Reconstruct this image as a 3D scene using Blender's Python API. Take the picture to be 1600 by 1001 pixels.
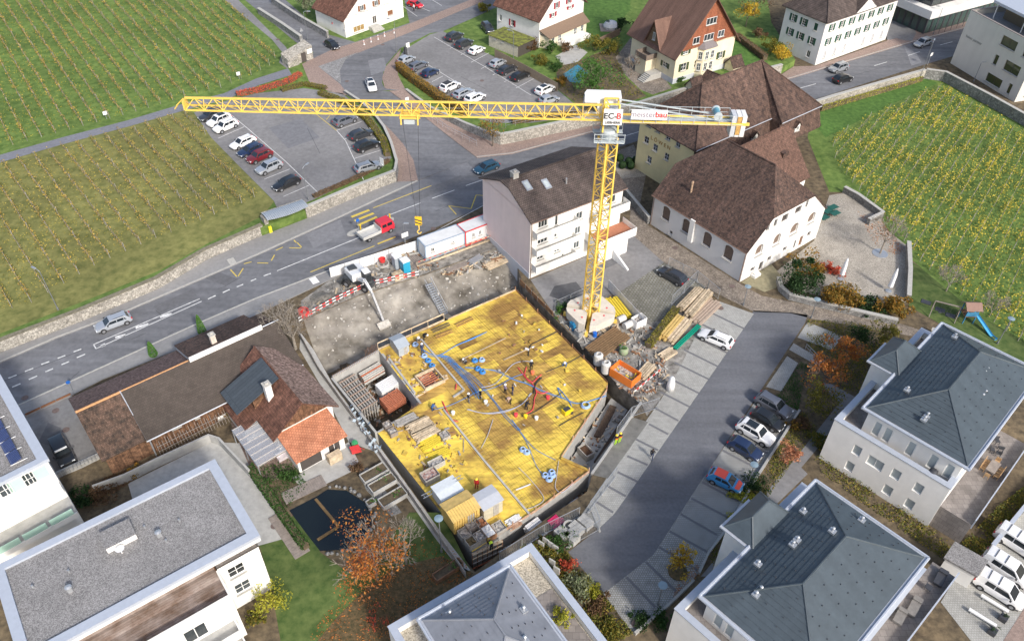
import bpy,bmesh,math,random
import numpy as np
from mathutils import Matrix,Vector
from mathutils.geometry import tessellate_polygon
R=math.radians
rnd=random.Random(7)
for o in list(bpy.data.objects):bpy.data.objects.remove(o)
scn=bpy.context.scene
col=scn.collection
# ------------------------------------------------------------------ camera
CAM_H,FPX,PITCH,ROLL=74.0,1260.0,0.734180,-0.014119
_F=np.array([0,math.cos(PITCH),-math.sin(PITCH)]);_X=np.array([1.0,0,0]);_D=np.cross(_F,_X)
CR=math.cos(ROLL)*_X+math.sin(ROLL)*_D
CD=-math.sin(ROLL)*_X+math.cos(ROLL)*_D
cd=bpy.data.cameras.new('camera');cam=bpy.data.objects.new('camera',cd);col.objects.link(cam)
cd.sensor_fit='HORIZONTAL';cd.sensor_width=36.0;cd.lens=FPX/1600*36.0
cd.clip_start=1.0;cd.clip_end=3000.0
m=Matrix(((CR[0],-CD[0],-_F[0],0),(CR[1],-CD[1],-_F[1],0),(CR[2],-CD[2],-_F[2],CAM_H),(0,0,0,1)))
cam.matrix_world=m
scn.camera=cam
def P(u,v,z=0.0):
 """ground-survey helper: where the sight line of photo pixel (u, v) meets the level z"""
 d=(u-800)/FPX*CR+(v-500.5)/FPX*CD+_F
 t=(z-CAM_H)/d[2]
 return Vector((d[0]*t,d[1]*t,z))
def P2(u,v,z=0.0):
 q=P(u,v,z);return Vector((q.x,q.y))
# ------------------------------------------------------------------ light
SUN_AZ,SUN_EL=R(-56),R(36)
world=bpy.data.worlds.new('World');scn.world=world;world.use_nodes=True
nt=world.node_tree;bg=nt.nodes['Background']
sky=nt.nodes.new('ShaderNodeTexSky');sky.sky_type='NISHITA';sky.sun_disc=False
sky.sun_elevation=SUN_EL;sky.sun_rotation=R(90)-SUN_AZ
sky.air_density=1.0;sky.dust_density=3.0;sky.ozone_density=1.0
nt.links.new(sky.outputs[0],bg.inputs[0]);bg.inputs[1].default_value=0.15
sl=bpy.data.lights.new('sun','SUN');sl.energy=2.8;sl.angle=R(6);sl.color=(1,0.955,0.89)
so=bpy.data.objects.new('sun',sl);col.objects.link(so)
sd=Vector((math.cos(SUN_EL)*math.cos(SUN_AZ),math.cos(SUN_EL)*math.sin(SUN_AZ),math.sin(SUN_EL)))
so.rotation_euler=sd.to_track_quat('Z','Y').to_euler();so.location=(60,-60,120)
scn.view_settings.view_transform='Standard';scn.view_settings.look='None'
scn.view_settings.exposure=0.43;scn.view_settings.gamma=1.0
scn.view_settings.use_curve_mapping=False
# ------------------------------------------------------------------ materials
MATS={}
def _n(nt,t,**k):
 n=nt.nodes.new(t)
 for a,b in k.items():setattr(n,a,b)
 return n
def mat(name,c,c2=None,rough=0.85,scale=3.0,var=0.18,bump=0.0,bscale=None,metal=0.0,spec=0.3,kind=None,size=(0.3,0.2),mortar=None,big=0.0,msize=0.02,emit=0,trans=0.0,rand=0.0,detail=6,ramp=(0.33,0.67),streak=None):
 if name in MATS:return MATS[name]
 m=bpy.data.materials.new(name);m.use_nodes=True;nt=m.node_tree;b=nt.nodes['Principled BSDF']
 L=nt.links.new
 b.inputs['Roughness'].default_value=rough;b.inputs['Metallic'].default_value=metal
 b.inputs['Specular IOR Level'].default_value=spec
 tc=_n(nt,'ShaderNodeTexCoord')
 c=tuple(c);c2=tuple(c2)if c2 else None
 lo=tuple(x*(1-var)for x in c)+(1,);hi=tuple(min(1,x*(1+var))for x in(c2 or c))+(1,)
 ns=_n(nt,'ShaderNodeTexNoise');ns.inputs['Scale'].default_value=scale;ns.inputs['Detail'].default_value=detail
 ns.inputs['Roughness'].default_value=0.65
 L(tc.outputs['Object'],ns.inputs['Vector'])
 rp=_n(nt,'ShaderNodeValToRGB');rp.color_ramp.elements[0].position=ramp[0];rp.color_ramp.elements[1].position=ramp[1]
 rp.color_ramp.elements[0].color=lo;rp.color_ramp.elements[1].color=hi
 L(ns.outputs[0],rp.inputs[0]);out=rp.outputs[0];hgt=ns.outputs[0]
 if kind in('brick','tile','plank'):
  br=_n(nt,'ShaderNodeTexBrick');L(tc.outputs['UV'],br.inputs['Vector'])
  br.inputs['Scale'].default_value=1.0;br.inputs['Brick Width'].default_value=size[0];br.inputs['Row Height'].default_value=size[1]
  br.inputs['Mortar Size'].default_value=msize;br.inputs['Mortar Smooth'].default_value=0.3;br.inputs['Bias'].default_value=0.0
  mo=mortar or tuple(x*0.45 for x in c)
  br.inputs['Color1'].default_value=(1,1,1,1);br.inputs['Color2'].default_value=(1-var*1.6,)*3+(1,)
  br.inputs['Mortar'].default_value=tuple(mo[i]/max(c[i],1e-3)for i in range(3))+(1,)
  mx=_n(nt,'ShaderNodeMix',data_type='RGBA',blend_type='MULTIPLY');mx.inputs[0].default_value=1.0
  L(out,mx.inputs[6]);L(br.outputs[0],mx.inputs[7]);out=mx.outputs[2]
  hgt=br.outputs[1]
 if kind=='stone':
  vo=_n(nt,'ShaderNodeTexVoronoi');vo.inputs['Scale'].default_value=1/size[0];L(tc.outputs['UV'],vo.inputs['Vector'])
  vd=_n(nt,'ShaderNodeTexVoronoi',feature='DISTANCE_TO_EDGE');vd.inputs['Scale'].default_value=1/size[0];L(tc.outputs['UV'],vd.inputs['Vector'])
  hs=_n(nt,'ShaderNodeSeparateColor');L(vo.outputs['Color'],hs.inputs[0])
  r1=_n(nt,'ShaderNodeMapRange');r1.inputs[3].default_value=0.72;r1.inputs[4].default_value=1.25;L(hs.outputs[0],r1.inputs[0])
  r2=_n(nt,'ShaderNodeMapRange');r2.inputs[2].default_value=0.12;r2.inputs[3].default_value=0.5;r2.inputs[4].default_value=1.0;L(vd.outputs[0],r2.inputs[0])
  mu=_n(nt,'ShaderNodeMath',operation='MULTIPLY');L(r1.outputs[0],mu.inputs[0]);L(r2.outputs[0],mu.inputs[1])
  mx=_n(nt,'ShaderNodeMix',data_type='RGBA',blend_type='MULTIPLY');mx.inputs[0].default_value=1.0
  L(out,mx.inputs[6]);L(mu.outputs[0],mx.inputs[7]);out=mx.outputs[2];hgt=r2.outputs[0]
 if kind=='gravel':
  vo=_n(nt,'ShaderNodeTexVoronoi');vo.inputs['Scale'].default_value=1/size[0];L(tc.outputs['UV'],vo.inputs['Vector'])
  hs=_n(nt,'ShaderNodeSeparateColor');L(vo.outputs['Color'],hs.inputs[0])
  r1=_n(nt,'ShaderNodeMapRange');r1.inputs[3].default_value=0.55;r1.inputs[4].default_value=1.4;L(hs.outputs[0],r1.inputs[0])
  mx=_n(nt,'ShaderNodeMix',data_type='RGBA',blend_type='MULTIPLY');mx.inputs[0].default_value=1.0
  L(out,mx.inputs[6]);L(r1.outputs[0],mx.inputs[7]);out=mx.outputs[2];hgt=hs.outputs[1]
 if big:
  n2=_n(nt,'ShaderNodeTexNoise');n2.inputs['Scale'].default_value=0.09;n2.inputs['Detail'].default_value=5
  L(tc.outputs['Object'],n2.inputs['Vector'])
  r3=_n(nt,'ShaderNodeMapRange');r3.inputs[1].default_value=0.3;r3.inputs[2].default_value=0.7;r3.inputs[3].default_value=1-big;r3.inputs[4].default_value=1+big
  L(n2.outputs[0],r3.inputs[0])
  mx=_n(nt,'ShaderNodeMix',data_type='RGBA',blend_type='MULTIPLY');mx.inputs[0].default_value=1.0
  L(out,mx.inputs[6]);L(r3.outputs[0],mx.inputs[7]);out=mx.outputs[2]
 if streak:
  cn,sx,sy,rz,am=streak;mp=_n(nt,'ShaderNodeMapping');mp.inputs['Rotation'].default_value=(0,0,R(rz));mp.inputs['Scale'].default_value=(sx,sy,1);L(tc.outputs[cn],mp.inputs[0])
  n3=_n(nt,'ShaderNodeTexNoise');n3.inputs['Scale'].default_value=1.0;n3.inputs['Detail'].default_value=7;L(mp.outputs[0],n3.inputs['Vector'])
  r4=_n(nt,'ShaderNodeMapRange');r4.inputs[1].default_value=0.3;r4.inputs[2].default_value=0.7;r4.inputs[3].default_value=1-am;r4.inputs[4].default_value=1+am;L(n3.outputs[0],r4.inputs[0])
  mx=_n(nt,'ShaderNodeMix',data_type='RGBA',blend_type='MULTIPLY');mx.inputs[0].default_value=1.0
  L(out,mx.inputs[6]);L(r4.outputs[0],mx.inputs[7]);out=mx.outputs[2]
 if rand:
  oi=_n(nt,'ShaderNodeObjectInfo');r3=_n(nt,'ShaderNodeMapRange');r3.inputs[3].default_value=1-rand;r3.inputs[4].default_value=1+rand
  L(oi.outputs['Random'],r3.inputs[0])
  mx=_n(nt,'ShaderNodeMix',data_type='RGBA',blend_type='MULTIPLY');mx.inputs[0].default_value=1.0
  L(out,mx.inputs[6]);L(r3.outputs[0],mx.inputs[7]);out=mx.outputs[2]
 L(out,b.inputs['Base Color'])
 if bump:
  bp=_n(nt,'ShaderNodeBump');bp.inputs['Strength'].default_value=bump;bp.inputs['Distance'].default_value=bscale or 0.03
  L(hgt,bp.inputs['Height']);L(bp.outputs[0],b.inputs['Normal'])
 MATS[name]=m;return m
def leafmat(name,cols,rough=0.6):
 """foliage: each leaf face picks one of several leaf colours"""
 if name in MATS:return MATS[name]
 m=bpy.data.materials.new(name);m.use_nodes=True;nt=m.node_tree;b=nt.nodes['Principled BSDF']
 at=_n(nt,'ShaderNodeAttribute',attribute_name='leaf');rp=_n(nt,'ShaderNodeValToRGB');e=rp.color_ramp.elements
 while len(e)<len(cols):e.new(0.5)
 for i,c in enumerate(cols):e[i].position=i/max(1,len(cols)-1);e[i].color=tuple(c)+(1,)
 nt.links.new(at.outputs['Fac'],rp.inputs[0]);nt.links.new(rp.outputs[0],b.inputs['Base Color'])
 b.inputs['Roughness'].default_value=rough;b.inputs['Specular IOR Level'].default_value=0.2
 tr=_n(nt,'ShaderNodeBsdfTranslucent');nt.links.new(rp.outputs[0],tr.inputs[0])
 ms=_n(nt,'ShaderNodeMixShader');ms.inputs[0].default_value=0.3
 nt.links.new(b.outputs[0],ms.inputs[1]);nt.links.new(tr.outputs[0],ms.inputs[2])
 nt.links.new(ms.outputs[0],nt.nodes['Material Output'].inputs[0])
 MATS[name]=m;return m
def paint(name,c,rough=0.3,metal=0.0,spec=0.5,coat=0.0):
 if name in MATS:return MATS[name]
 m=mat(name,c,rough=rough,metal=metal,spec=spec,var=0.04,scale=1.5)
 m.node_tree.nodes['Principled BSDF'].inputs['Coat Weight'].default_value=coat
 return m
# ------------------------------------------------------------------ mesh building
class MB:
 def __init__(s):s.v=[];s.f=[];s.mi=[];s.leaf=None
 def add(s,vs,fs,m=0):
  n=len(s.v);s.v+=[tuple(v)for v in vs]
  for f in fs:s.f.append([n+i for i in f]);s.mi.append(m)
 def poly(s,pts,m=0):s.add(pts,[list(range(len(pts)))],m)
 def box(s,x0,y0,z0,x1,y1,z1,m=0):
  s.add([(x0,y0,z0),(x1,y0,z0),(x1,y1,z0),(x0,y1,z0),(x0,y0,z1),(x1,y0,z1),(x1,y1,z1),(x0,y1,z1)],[(0,3,2,1),(4,5,6,7),(0,1,5,4),(1,2,6,5),(2,3,7,6),(3,0,4,7)],m)
 def obox(s,c,ax,ay,az,m=0):
  c,ax,ay,az=Vector(c),Vector(ax),Vector(ay),Vector(az)
  if ax.cross(ay).dot(az)<0:ay=-ay
  vs=[c+i*ax+j*ay+k*az for k in(-1,1)for i,j in((-1,-1),(1,-1),(1,1),(-1,1))]
  s.add(vs,[(0,3,2,1),(4,5,6,7),(0,1,5,4),(1,2,6,5),(2,3,7,6),(3,0,4,7)],m)
 def bar(s,p,q,w=0.1,h=None,m=0,up=(0,0,1)):
  p,q=Vector(p),Vector(q);d=q-p;l=d.length
  if l<1e-6:return
  d/=l;up=Vector(up)
  if abs(d.dot(up))>0.98:up=Vector((1,0.3,0))
  x=d.cross(up).normalized();y=x.cross(d)
  s.obox((p+q)/2,d*(l/2),x*(w/2),y*((h or w)/2),m)
 def tube(s,p,q,r0,r1=None,n=8,m=0,caps=True):
  p,q=Vector(p),Vector(q);r1=r0 if r1 is None else r1;d=(q-p)
  if d.length<1e-6:return
  d.normalize();up=Vector((0,0,1))if abs(d.z)<0.95 else Vector((1,0,0))
  x=d.cross(up).normalized();y=d.cross(x)
  a=[p+(x*math.cos(t)+y*math.sin(t))*r0 for t in[2*math.pi*i/n for i in range(n)]]
  b=[q+(x*math.cos(t)+y*math.sin(t))*r1 for t in[2*math.pi*i/n for i in range(n)]]
  fs=[(i,(i+1)%n,n+(i+1)%n,n+i)for i in range(n)]
  if caps:fs+=[tuple(range(n-1,-1,-1)),tuple(range(n,2*n))]
  s.add(a+b,fs,m)
 def path(s,pts,r,n=5,m=0):
  for a,b in zip(pts[:-1],pts[1:]):s.tube(a,b,r,r,n,m,True)
 def lathe(s,c,prof,n=16,m=0):
  c=Vector(c);vs=[]
  for r,z in prof:vs+=[(c.x+r*math.cos(2*math.pi*i/n),c.y+r*math.sin(2*math.pi*i/n),c.z+z)for i in range(n)]
  fs=[]
  for k in range(len(prof)-1):
   fs+=[(k*n+i,k*n+(i+1)%n,(k+1)*n+(i+1)%n,(k+1)*n+i)for i in range(n)]
  fs+=[tuple(range(n-1,-1,-1)),tuple((len(prof)-1)*n+i for i in range(n))]
  s.add(vs,fs,m)
 def prism(s,pts,z0,z1,m=0,top=None):
  """pts 2d outline (z0, z1 numbers or lists)"""
  pts=[Vector((p[0],p[1]))for p in pts]
  a=sum(pts[i].x*pts[(i+1)%len(pts)].y-pts[(i+1)%len(pts)].x*pts[i].y for i in range(len(pts)))
  zt=list(z1)if hasattr(z1,'__len__')else[z1]*len(pts)
  zb=list(z0)if hasattr(z0,'__len__')else[z0]*len(pts)
  if a<0:pts.reverse();zt.reverse();zb.reverse()
  n=len(pts)
  vs=[(p.x,p.y,z)for p,z in zip(pts,zb)]+[(p.x,p.y,z)for p,z in zip(pts,zt)]
  tri=tessellate_polygon([[Vector((p.x,p.y,0))for p in pts]])
  fs=[]
  for t in tri:
   x,y,w=[pts[i]for i in t]
   ccw=(y-x).cross(w-x)>0
   t=tuple(t)if ccw else tuple(reversed(t))
   fs+=[tuple(i+n for i in t),tuple(reversed(t))]
  s.add(vs,fs,m if top is None else top)
  s.add(vs,[(i,(i+1)%n,n+(i+1)%n,n+i)for i in range(n)],m)
 def sheet(s,pts,m=0):
  """one-sided surface from a 3d outline (upwards)"""
  pts=[Vector(p)for p in pts]
  a=sum(pts[i].x*pts[(i+1)%len(pts)].y-pts[(i+1)%len(pts)].x*pts[i].y for i in range(len(pts)))
  if a<0:pts.reverse()
  tri=tessellate_polygon([[Vector((p.x,p.y,0))for p in pts]]);fs=[]
  for t in tri:
   x,y,w=[pts[i].xy for i in t]
   fs.append(tuple(t)if(y-x).cross(w-x)>0 else tuple(reversed(t)))
  s.add(pts,fs,m)
 def mesh(s,name,off=(0,0,0)):
  me=bpy.data.meshes.new(name)
  V=np.array(s.v,dtype=float).reshape(-1,3)-np.array(off,dtype=float)
  me.from_pydata([tuple(x)for x in V],[],s.f);me.update()
  return me
def autouv(me):
 uv=me.uv_layers.new(name='UVMap');co=[v.co for v in me.vertices];d=uv.data
 for p in me.polygons:
  n=p.normal
  if abs(n.z)>0.985:ua=Vector((1,0,0));va=Vector((0,1,0))
  else:
   ua=Vector((-n.y,n.x,0)).normalized();va=n.cross(ua)
  for li in p.loop_indices:
   c=co[me.loops[li].vertex_index];d[li].uv=(c.dot(ua),c.dot(va))
ORIG={}
def origin_of(par):
 while par is not None:
  if par.name in ORIG:return ORIG[par.name]
  par=par.parent
 return Vector((0,0,0))
def build(name,mb,mats,parent=None,smooth=False,uv=True,leaf=False):
 me=mb.mesh(name,origin_of(parent))
 for m in(mats if isinstance(mats,(list,tuple))else[mats]):me.materials.append(m)
 if len(me.materials)>1:me.polygons.foreach_set('material_index',mb.mi)
 if smooth:me.polygons.foreach_set('use_smooth',[True]*len(me.polygons))
 if uv:autouv(me)
 if leaf:
  a=me.attributes.new('leaf','FLOAT','FACE');a.data.foreach_set('value',mb.leaf)
 o=bpy.data.objects.new(name,me);col.objects.link(o)
 if parent is not None:o.parent=parent
 return o
def inst(name,me,parent,loc,rz=0.0,mtx=None):
 """an object sharing mesh data, placed at a world position under its thing"""
 o=bpy.data.objects.new(name,me);col.objects.link(o);o.parent=parent
 off=origin_of(parent)
 if mtx is not None:o.matrix_basis=Matrix.Translation(-off)@mtx
 else:o.location=Vector(loc)-off;o.rotation_euler=(0,0,rz)
 return o
def tag(o,label,cat,group=None):
 o['label']=label;o['category']=cat
 if group:o['group']=group
 return o
def thing(name,label,cat,loc=(0,0,0),group=None):
 o=bpy.data.objects.new(name,None);col.objects.link(o);o.location=loc;o.empty_display_size=0.5
 ORIG[o.name]=Vector(loc);return tag(o,label,cat,group)
def struct(name,mb,m,kind='structure',**k):
 o=build(name,mb,m,**k);o['kind']=kind;return o
def kids(o):return[c for c in o.children]
CH={}
def copy_tree(o,parent=None):
 c=o.copy();col.objects.link(c);c.parent=parent
 for ch in CH.get(o.name,()):copy_tree(ch,c)
 return c
def index_children(o):
 CH[o.name]=list(o.children)
 for c in o.children:index_children(c)
# ================================================================== ground materials
A_ROAD=mat('asphalt_road',(0.16,0.163,0.174),rough=0.9,scale=1.2,var=0.14,big=0.16,bump=0.15,bscale=0.01,streak=('Object',0.05,1.0,-33,0.16))
A_LIGHT=mat('asphalt_pale',(0.21,0.206,0.206),rough=0.92,scale=1.5,var=0.14,big=0.2)
A_PATH=mat('asphalt_path',(0.19,0.195,0.22),rough=0.92,scale=2,var=0.15,big=0.1)
A_NEW=mat('asphalt_new',(0.135,0.139,0.152),rough=0.85,scale=3,var=0.12,big=0.18,streak=('Object',0.06,0.8,-52,0.14))
SIDEW=mat('sidewalk_asphalt',(0.25,0.247,0.245),rough=0.9,scale=2,var=0.1,big=0.12)
KERB=mat('kerb_stone',(0.42,0.41,0.38),rough=0.9,scale=4,var=0.15)
BRICKP=mat('brick_paving',(0.36,0.27,0.23),rough=0.9,scale=2.5,var=0.16,kind='brick',size=(0.2,0.1),msize=0.008,big=0.15)
COBBLE=mat('cobble_lane',(0.265,0.225,0.185),rough=0.9,scale=0.8,var=0.25,kind='stone',size=(0.18,0.1),big=0.2,bump=0.4)
COBGREY=mat('cobble_grey',(0.3,0.295,0.29),rough=0.9,scale=1.5,var=0.2,kind='stone',size=(0.14,0.1),big=0.1)
PAVER_L=mat('paver_pale',(0.4,0.395,0.375),rough=0.9,scale=1.0,var=0.1,kind='brick',size=(0.24,0.24),msize=0.022,mortar=(0.25,0.25,0.22),big=0.12)
PAVER_G=mat('paver_grass_joint',(0.34,0.34,0.34),rough=0.9,scale=1.0,var=0.12,kind='brick',size=(0.24,0.24),msize=0.03,mortar=(0.17,0.17,0.14),big=0.15,bump=0.3)
PAVER_T=mat('turf_paver',(0.27,0.265,0.245),rough=0.95,scale=0.7,var=0.2,kind='brick',size=(0.45,0.45),msize=0.1,mortar=(0.16,0.155,0.12),big=0.2)
STALL=mat('dark_paver',(0.155,0.155,0.165),rough=0.9,scale=5,var=0.12)
CONC=mat('concrete',(0.4,0.395,0.375),rough=0.9,scale=1.3,var=0.14,big=0.12,bump=0.1)
CONC_W=mat('concrete_wet',(0.17,0.165,0.15),rough=0.6,scale=1.3,var=0.2,big=0.2)
GRAVELC=mat('court_gravel',(0.34,0.31,0.265),rough=0.95,scale=0.35,var=0.16,kind='gravel',size=(0.07,0.1),big=0.22)
GRASS=mat('grass',(0.075,0.14,0.028),(0.14,0.2,0.05),rough=0.95,scale=0.8,var=0.15,big=0.18,bump=0.6,bscale=0.08,detail=9)
GRASS_O=mat('grass_olive',(0.125,0.14,0.04),(0.21,0.2,0.068),rough=0.95,scale=0.7,var=0.15,big=0.18,bump=0.6,bscale=0.08,detail=9)
GRASS_V=mat('grass_vivid',(0.05,0.115,0.022),(0.09,0.17,0.035),rough=0.95,scale=1.2,var=0.15,big=0.2,bump=0.6,bscale=0.08,detail=9)
LAWN=mat('lawn',(0.05,0.095,0.022),(0.1,0.13,0.04),rough=0.95,scale=0.9,var=0.18,big=0.25,bump=0.5,bscale=0.06,detail=9)
SOIL=mat('garden_soil',(0.075,0.06,0.042),(0.15,0.115,0.07),rough=0.95,scale=1.0,var=0.25,big=0.25,bump=0.6,bscale=0.08,detail=9)
LITTER=mat('leaf_litter',(0.06,0.062,0.028),(0.13,0.085,0.042),rough=0.95,scale=2.5,var=0.3,big=0.25,bump=0.6,bscale=0.05,detail=10)
MUD=mat('mud',(0.125,0.11,0.088),(0.3,0.278,0.242),rough=0.9,scale=0.28,var=0.22,big=0.2,bump=0.9,bscale=0.2,detail=10)
RUBBLE=mat('site_rubble',(0.12,0.112,0.1),(0.29,0.275,0.25),rough=0.95,scale=0.9,var=0.3,big=0.2,bump=0.9,bscale=0.15,detail=10)
WHITEP=mat('road_paint_white',(0.5,0.5,0.5),(0.72,0.72,0.7),rough=0.8,scale=2.5,var=0.14)
YELP=mat('road_paint_yellow',(0.62,0.47,0.09),rough=0.8,scale=6,var=0.2)
STONE=mat('stone_wall',(0.4,0.375,0.33),rough=0.95,scale=1.0,var=0.2,kind='stone',size=(0.3,0.2),big=0.18,bump=0.8,bscale=0.05)
STONE_G=mat('stone_wall_grey',(0.27,0.265,0.255),rough=0.95,scale=1.0,var=0.2,kind='stone',size=(0.3,0.2),big=0.18,bump=0.8,bscale=0.05)
PZ=1.5
def zr(v):return PZ*min(1,max(0,(250-v)/110))
# ------------------------------------------------------------------ ground with the excavation left open
PIT=[(474,500),(560,462),(655,432),(705,414),(778,386),(803,402),(819,449),(866,497),(910,541),(958,592),(1003,632),(925,742),(917,768),(850,812),(742,893),(690,830),(600,705),(520,598),(490,545)]
PITW=[P(u,v,0)for u,v in PIT]
outer=[Vector((-900,-300,0)),Vector((900,-300,0)),Vector((900,1500,0)),Vector((-900,1500,0))]
tri=tessellate_polygon([outer,[p.copy()for p in PITW]])
allp=outer+PITW
g=MB();fs=[]
for t in tri:
 a,b,c=[allp[i].xy for i in t]
 fs.append(tuple(t)if(b-a).cross(c-a)>0 else tuple(reversed(t)))
g.add(allp,fs);struct('ground',g,SOIL)
def area(name,pts,z,m,th=0.0):
 """flat ground surface from photo outline; th>0 gives it a kerb-like thickness"""
 b=MB();w=[P(u,v,z)for u,v in pts]
 if th:b.prism(w,z-th,z)
 else:b.sheet(w)
 return struct(name,b,m)
# terrace
TER=[(-150,609,0),(0,551,0),(132,500,0),(250,450,0),(325,405,0),(400,372,0),(485,339,0),(560,306,0),(619,284,0),(620,256,PZ),(611,226,PZ),(600,202,PZ),(582,178,PZ),(560,160,PZ),(537,143,PZ),(634,141,PZ),(672,172,1.1),(727,200,0.7),(767,219,0.3),(782,227,0),(800,224,0),(925,197,0),(1000,176,0),(1060,157,0),(1127,140,0),(1218,117,0),(1240,104,0),(1203,46,0),(1196,0,0)]
tw=[P2(*q)for q in TER]+[Vector((62,330)),Vector((-420,330)),Vector((-420,30))]
b=MB();b.prism(tw,-0.3,PZ);struct('terrace',b,GRASS)
# main road and pavements
N_EDGE=[(-260,678),(0,566),(90,527),(187,491),(340,425),(400,399),(517,346),(652,283),(745,246),(800,240),(930,205),(1000,184),(1100,157),(1230,124),(1425,66),(1504,45),(1600,18),(1800,-40)]
S_EDGE=[(1800,0),(1600,56),(1530,76),(1445,101),(1259,160),(1100,192),(1000,219),(930,242),(840,283),(757,321),(660,365),(520,421),(457,445),(397,468),(307,507),(26,635),(-200,740)]
area('main_road',N_EDGE+S_EDGE,0.02,A_ROAD)
area('pavement_north',[(-150,609),(0,551),(132,500),(250,450),(325,405),(400,372),(485,339),(560,306),(619,284),(652,283),(517,346),(400,399),(340,425),(187,491),(90,527),(0,566),(-220,662)],0.13,SIDEW,0.12)
area('pavement_terrace_wall',[(765,226),(925,196),(1000,174),(1060,156),(1127,139),(1222,116),(1240,104),(1275,103),(1386,64),(1400,60),(1425,66),(1230,124),(1100,157),(1000,184),(930,205),(800,240),(745,246)],0.13,BRICKP,0.12)
area('pavement_south',[(26,635),(307,507),(397,468),(457,445),(520,421),(526,432),(470,458),(440,472),(390,497),(275,547),(160,592),(112,617),(35,653),(-200,765),(-200,740)],0.13,SIDEW,0.12)
area('forecourt_glass_office',[(1386,64),(1395,40),(1420,35),(1450,50),(1600,6),(1700,-20),(1700,-12),(1504,45),(1425,66),(1400,62)],0.11,BRICKP,0.1)
area('office_yard',[(1386,62),(1378,20),(1412,10),(1432,52),(1425,64)],0.125,A_LIGHT)
def strip(name,pts,w,z,th,m,zf=None):
 b=MB()
 for a,c in zip(pts[:-1],pts[1:]):
  p,q=P(a[0],a[1],0),P(c[0],c[1],0)
  b.bar((p.x,p.y,z-th/2),(q.x,q.y,z-th/2),w,th)
 return struct(name,b,m)
strip('kerb_north',[(-150,631),(0,566),(90,527),(187,491),(340,425),(400,399),(517,346),(652,283)],0.25,0.145,0.2,KERB)
strip('kerb_south',[(-100,693),(26,635),(307,507),(397,468),(457,445),(520,421)],0.2,0.145,0.2,KERB)
strip('kerb_terrace',[(745,246),(800,240),(930,205),(1000,184),(1100,157),(1230,124),(1425,66),(1504,45),(1600,18)],0.2,0.145,0.2,KERB)
# side street climbing to the terrace
Lp=[(540,144),(583,177),(612,205),(630,225),(646,250),(653,282)]
Rp=[(600,136),(615,147),(640,165),(665,184),(700,212),(745,246)]
Zs=[1.53,1.2,0.8,0.45,0.15,0.03]
Lo=[(536,142),(578,176),(600,203),(612,227),(621,256),(621,285)]
Ro=[(635,140),(646,150),(672,171),(700,188),(735,206),(782,228)]
def ribbon(name,A,B,Z,m,dz=0.0):
 b=MB();a=[P(u,v,z+dz)for(u,v),z in zip(A,Z)];c=[P(u,v,z+dz)for(u,v),z in zip(B,Z)]
 for i in range(len(a)-1):b.add([a[i],c[i],c[i+1],a[i+1]],[(3,2,1,0)if(c[i]-a[i]).cross(a[i+1]-a[i]).z<0 else(0,1,2,3)])
 return struct(name,b,m)
ribbon('side_street',Lp,Rp,Zs,A_ROAD)
ribbon('pavement_west',Lo,Lp,Zs,BRICKP,0.08)
ribbon('pavement_east',Rp,Ro,Zs,BRICKP,0.08)
# surfaces on the terrace
T1=PZ+0.02
area('vineyard_ground',[(-260,345),(0,254),(100,225),(200,198),(290,172),(302,176),(330,215),(372,258),(428,315),(411,337),(325,380),(250,422),(150,463),(0,521),(-150,574)],T1,GRASS_O)
area('vineyard_path',[(-260,330),(0,242),(100,214),(200,188),(287,162),(350,146),(400,123),(450,107),(456,117),(405,133),(360,153),(290,172),(200,198),(100,225),(0,254),(-260,345)],T1+0.02,A_PATH)
area('vineyard_lane',[(330,-18),(352,-18),(372,0),(447,74),(460,100),(448,107),(436,98),(441,82),(425,62)],T1+0.02,A_LIGHT)
area('car_park_west',[(303,176),(345,160),(400,146),(475,138),(535,146),(580,182),(602,213),(612,247),(560,278),(490,312),(436,332),(428,314),(372,258),(330,215)],T1+0.03,A_LIGHT)
area('village_street',[(368,-12),(412,-30),(505,52),(555,66),(640,36),(625,-30),(700,-60),(830,-32),(885,-32),(800,0),(747,25),(690,50),(672,52),(625,76),(600,105),(597,130),(600,136),(634,141),(537,143),(528,128),(480,118),(478,97),(490,82),(462,66)],T1+0.01,A_ROAD)
area('brick_crossing',[(472,100),(520,77),(600,53),(740,-2),(765,-2),(640,51),(560,83),(497,104),(532,132),(545,150),(512,142),(484,130)],T1+0.03,BRICKP)
area('cobble_corner',[(497,104),(562,81),(540,93),(531,110),(533,131)],T1+0.04,COBGREY)
area('brick_corner',[(627,76),(603,104),(597,122),(601,137),(634,141),(622,118),(621,98)],T1+0.03,BRICKP)
area('car_park_east',[(632,78),(672,54),(692,49),(735,72),(775,90),(868,138),(900,165),(922,180),(830,192),(770,192),(728,180),(690,158),(626,112),(620,94)],T1+0.02,A_LIGHT)
area('villa_yard',[(962,90),(985,60),(1000,70),(1040,125),(1050,138),(1020,148),(1000,140),(975,115)],T1,COBBLE)
area('house_terrace',[(868,88),(900,70),(918,82),(903,97),(880,102)],T1,CONC)
area('villa_lawn',[(1147,62),(1165,60),(1195,85),(1200,100),(1130,118)],T1,GRASS_V)
area('house_lawn',[(905,-10),(985,-10),(985,15),(965,40),(940,62),(912,48)],T1,GRASS_V)
area('garden_shade_soil',[(868,100),(905,95),(965,70),(975,120),(1010,150),(925,180),(905,165),(872,140)],T1-0.005,SOIL)
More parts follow.
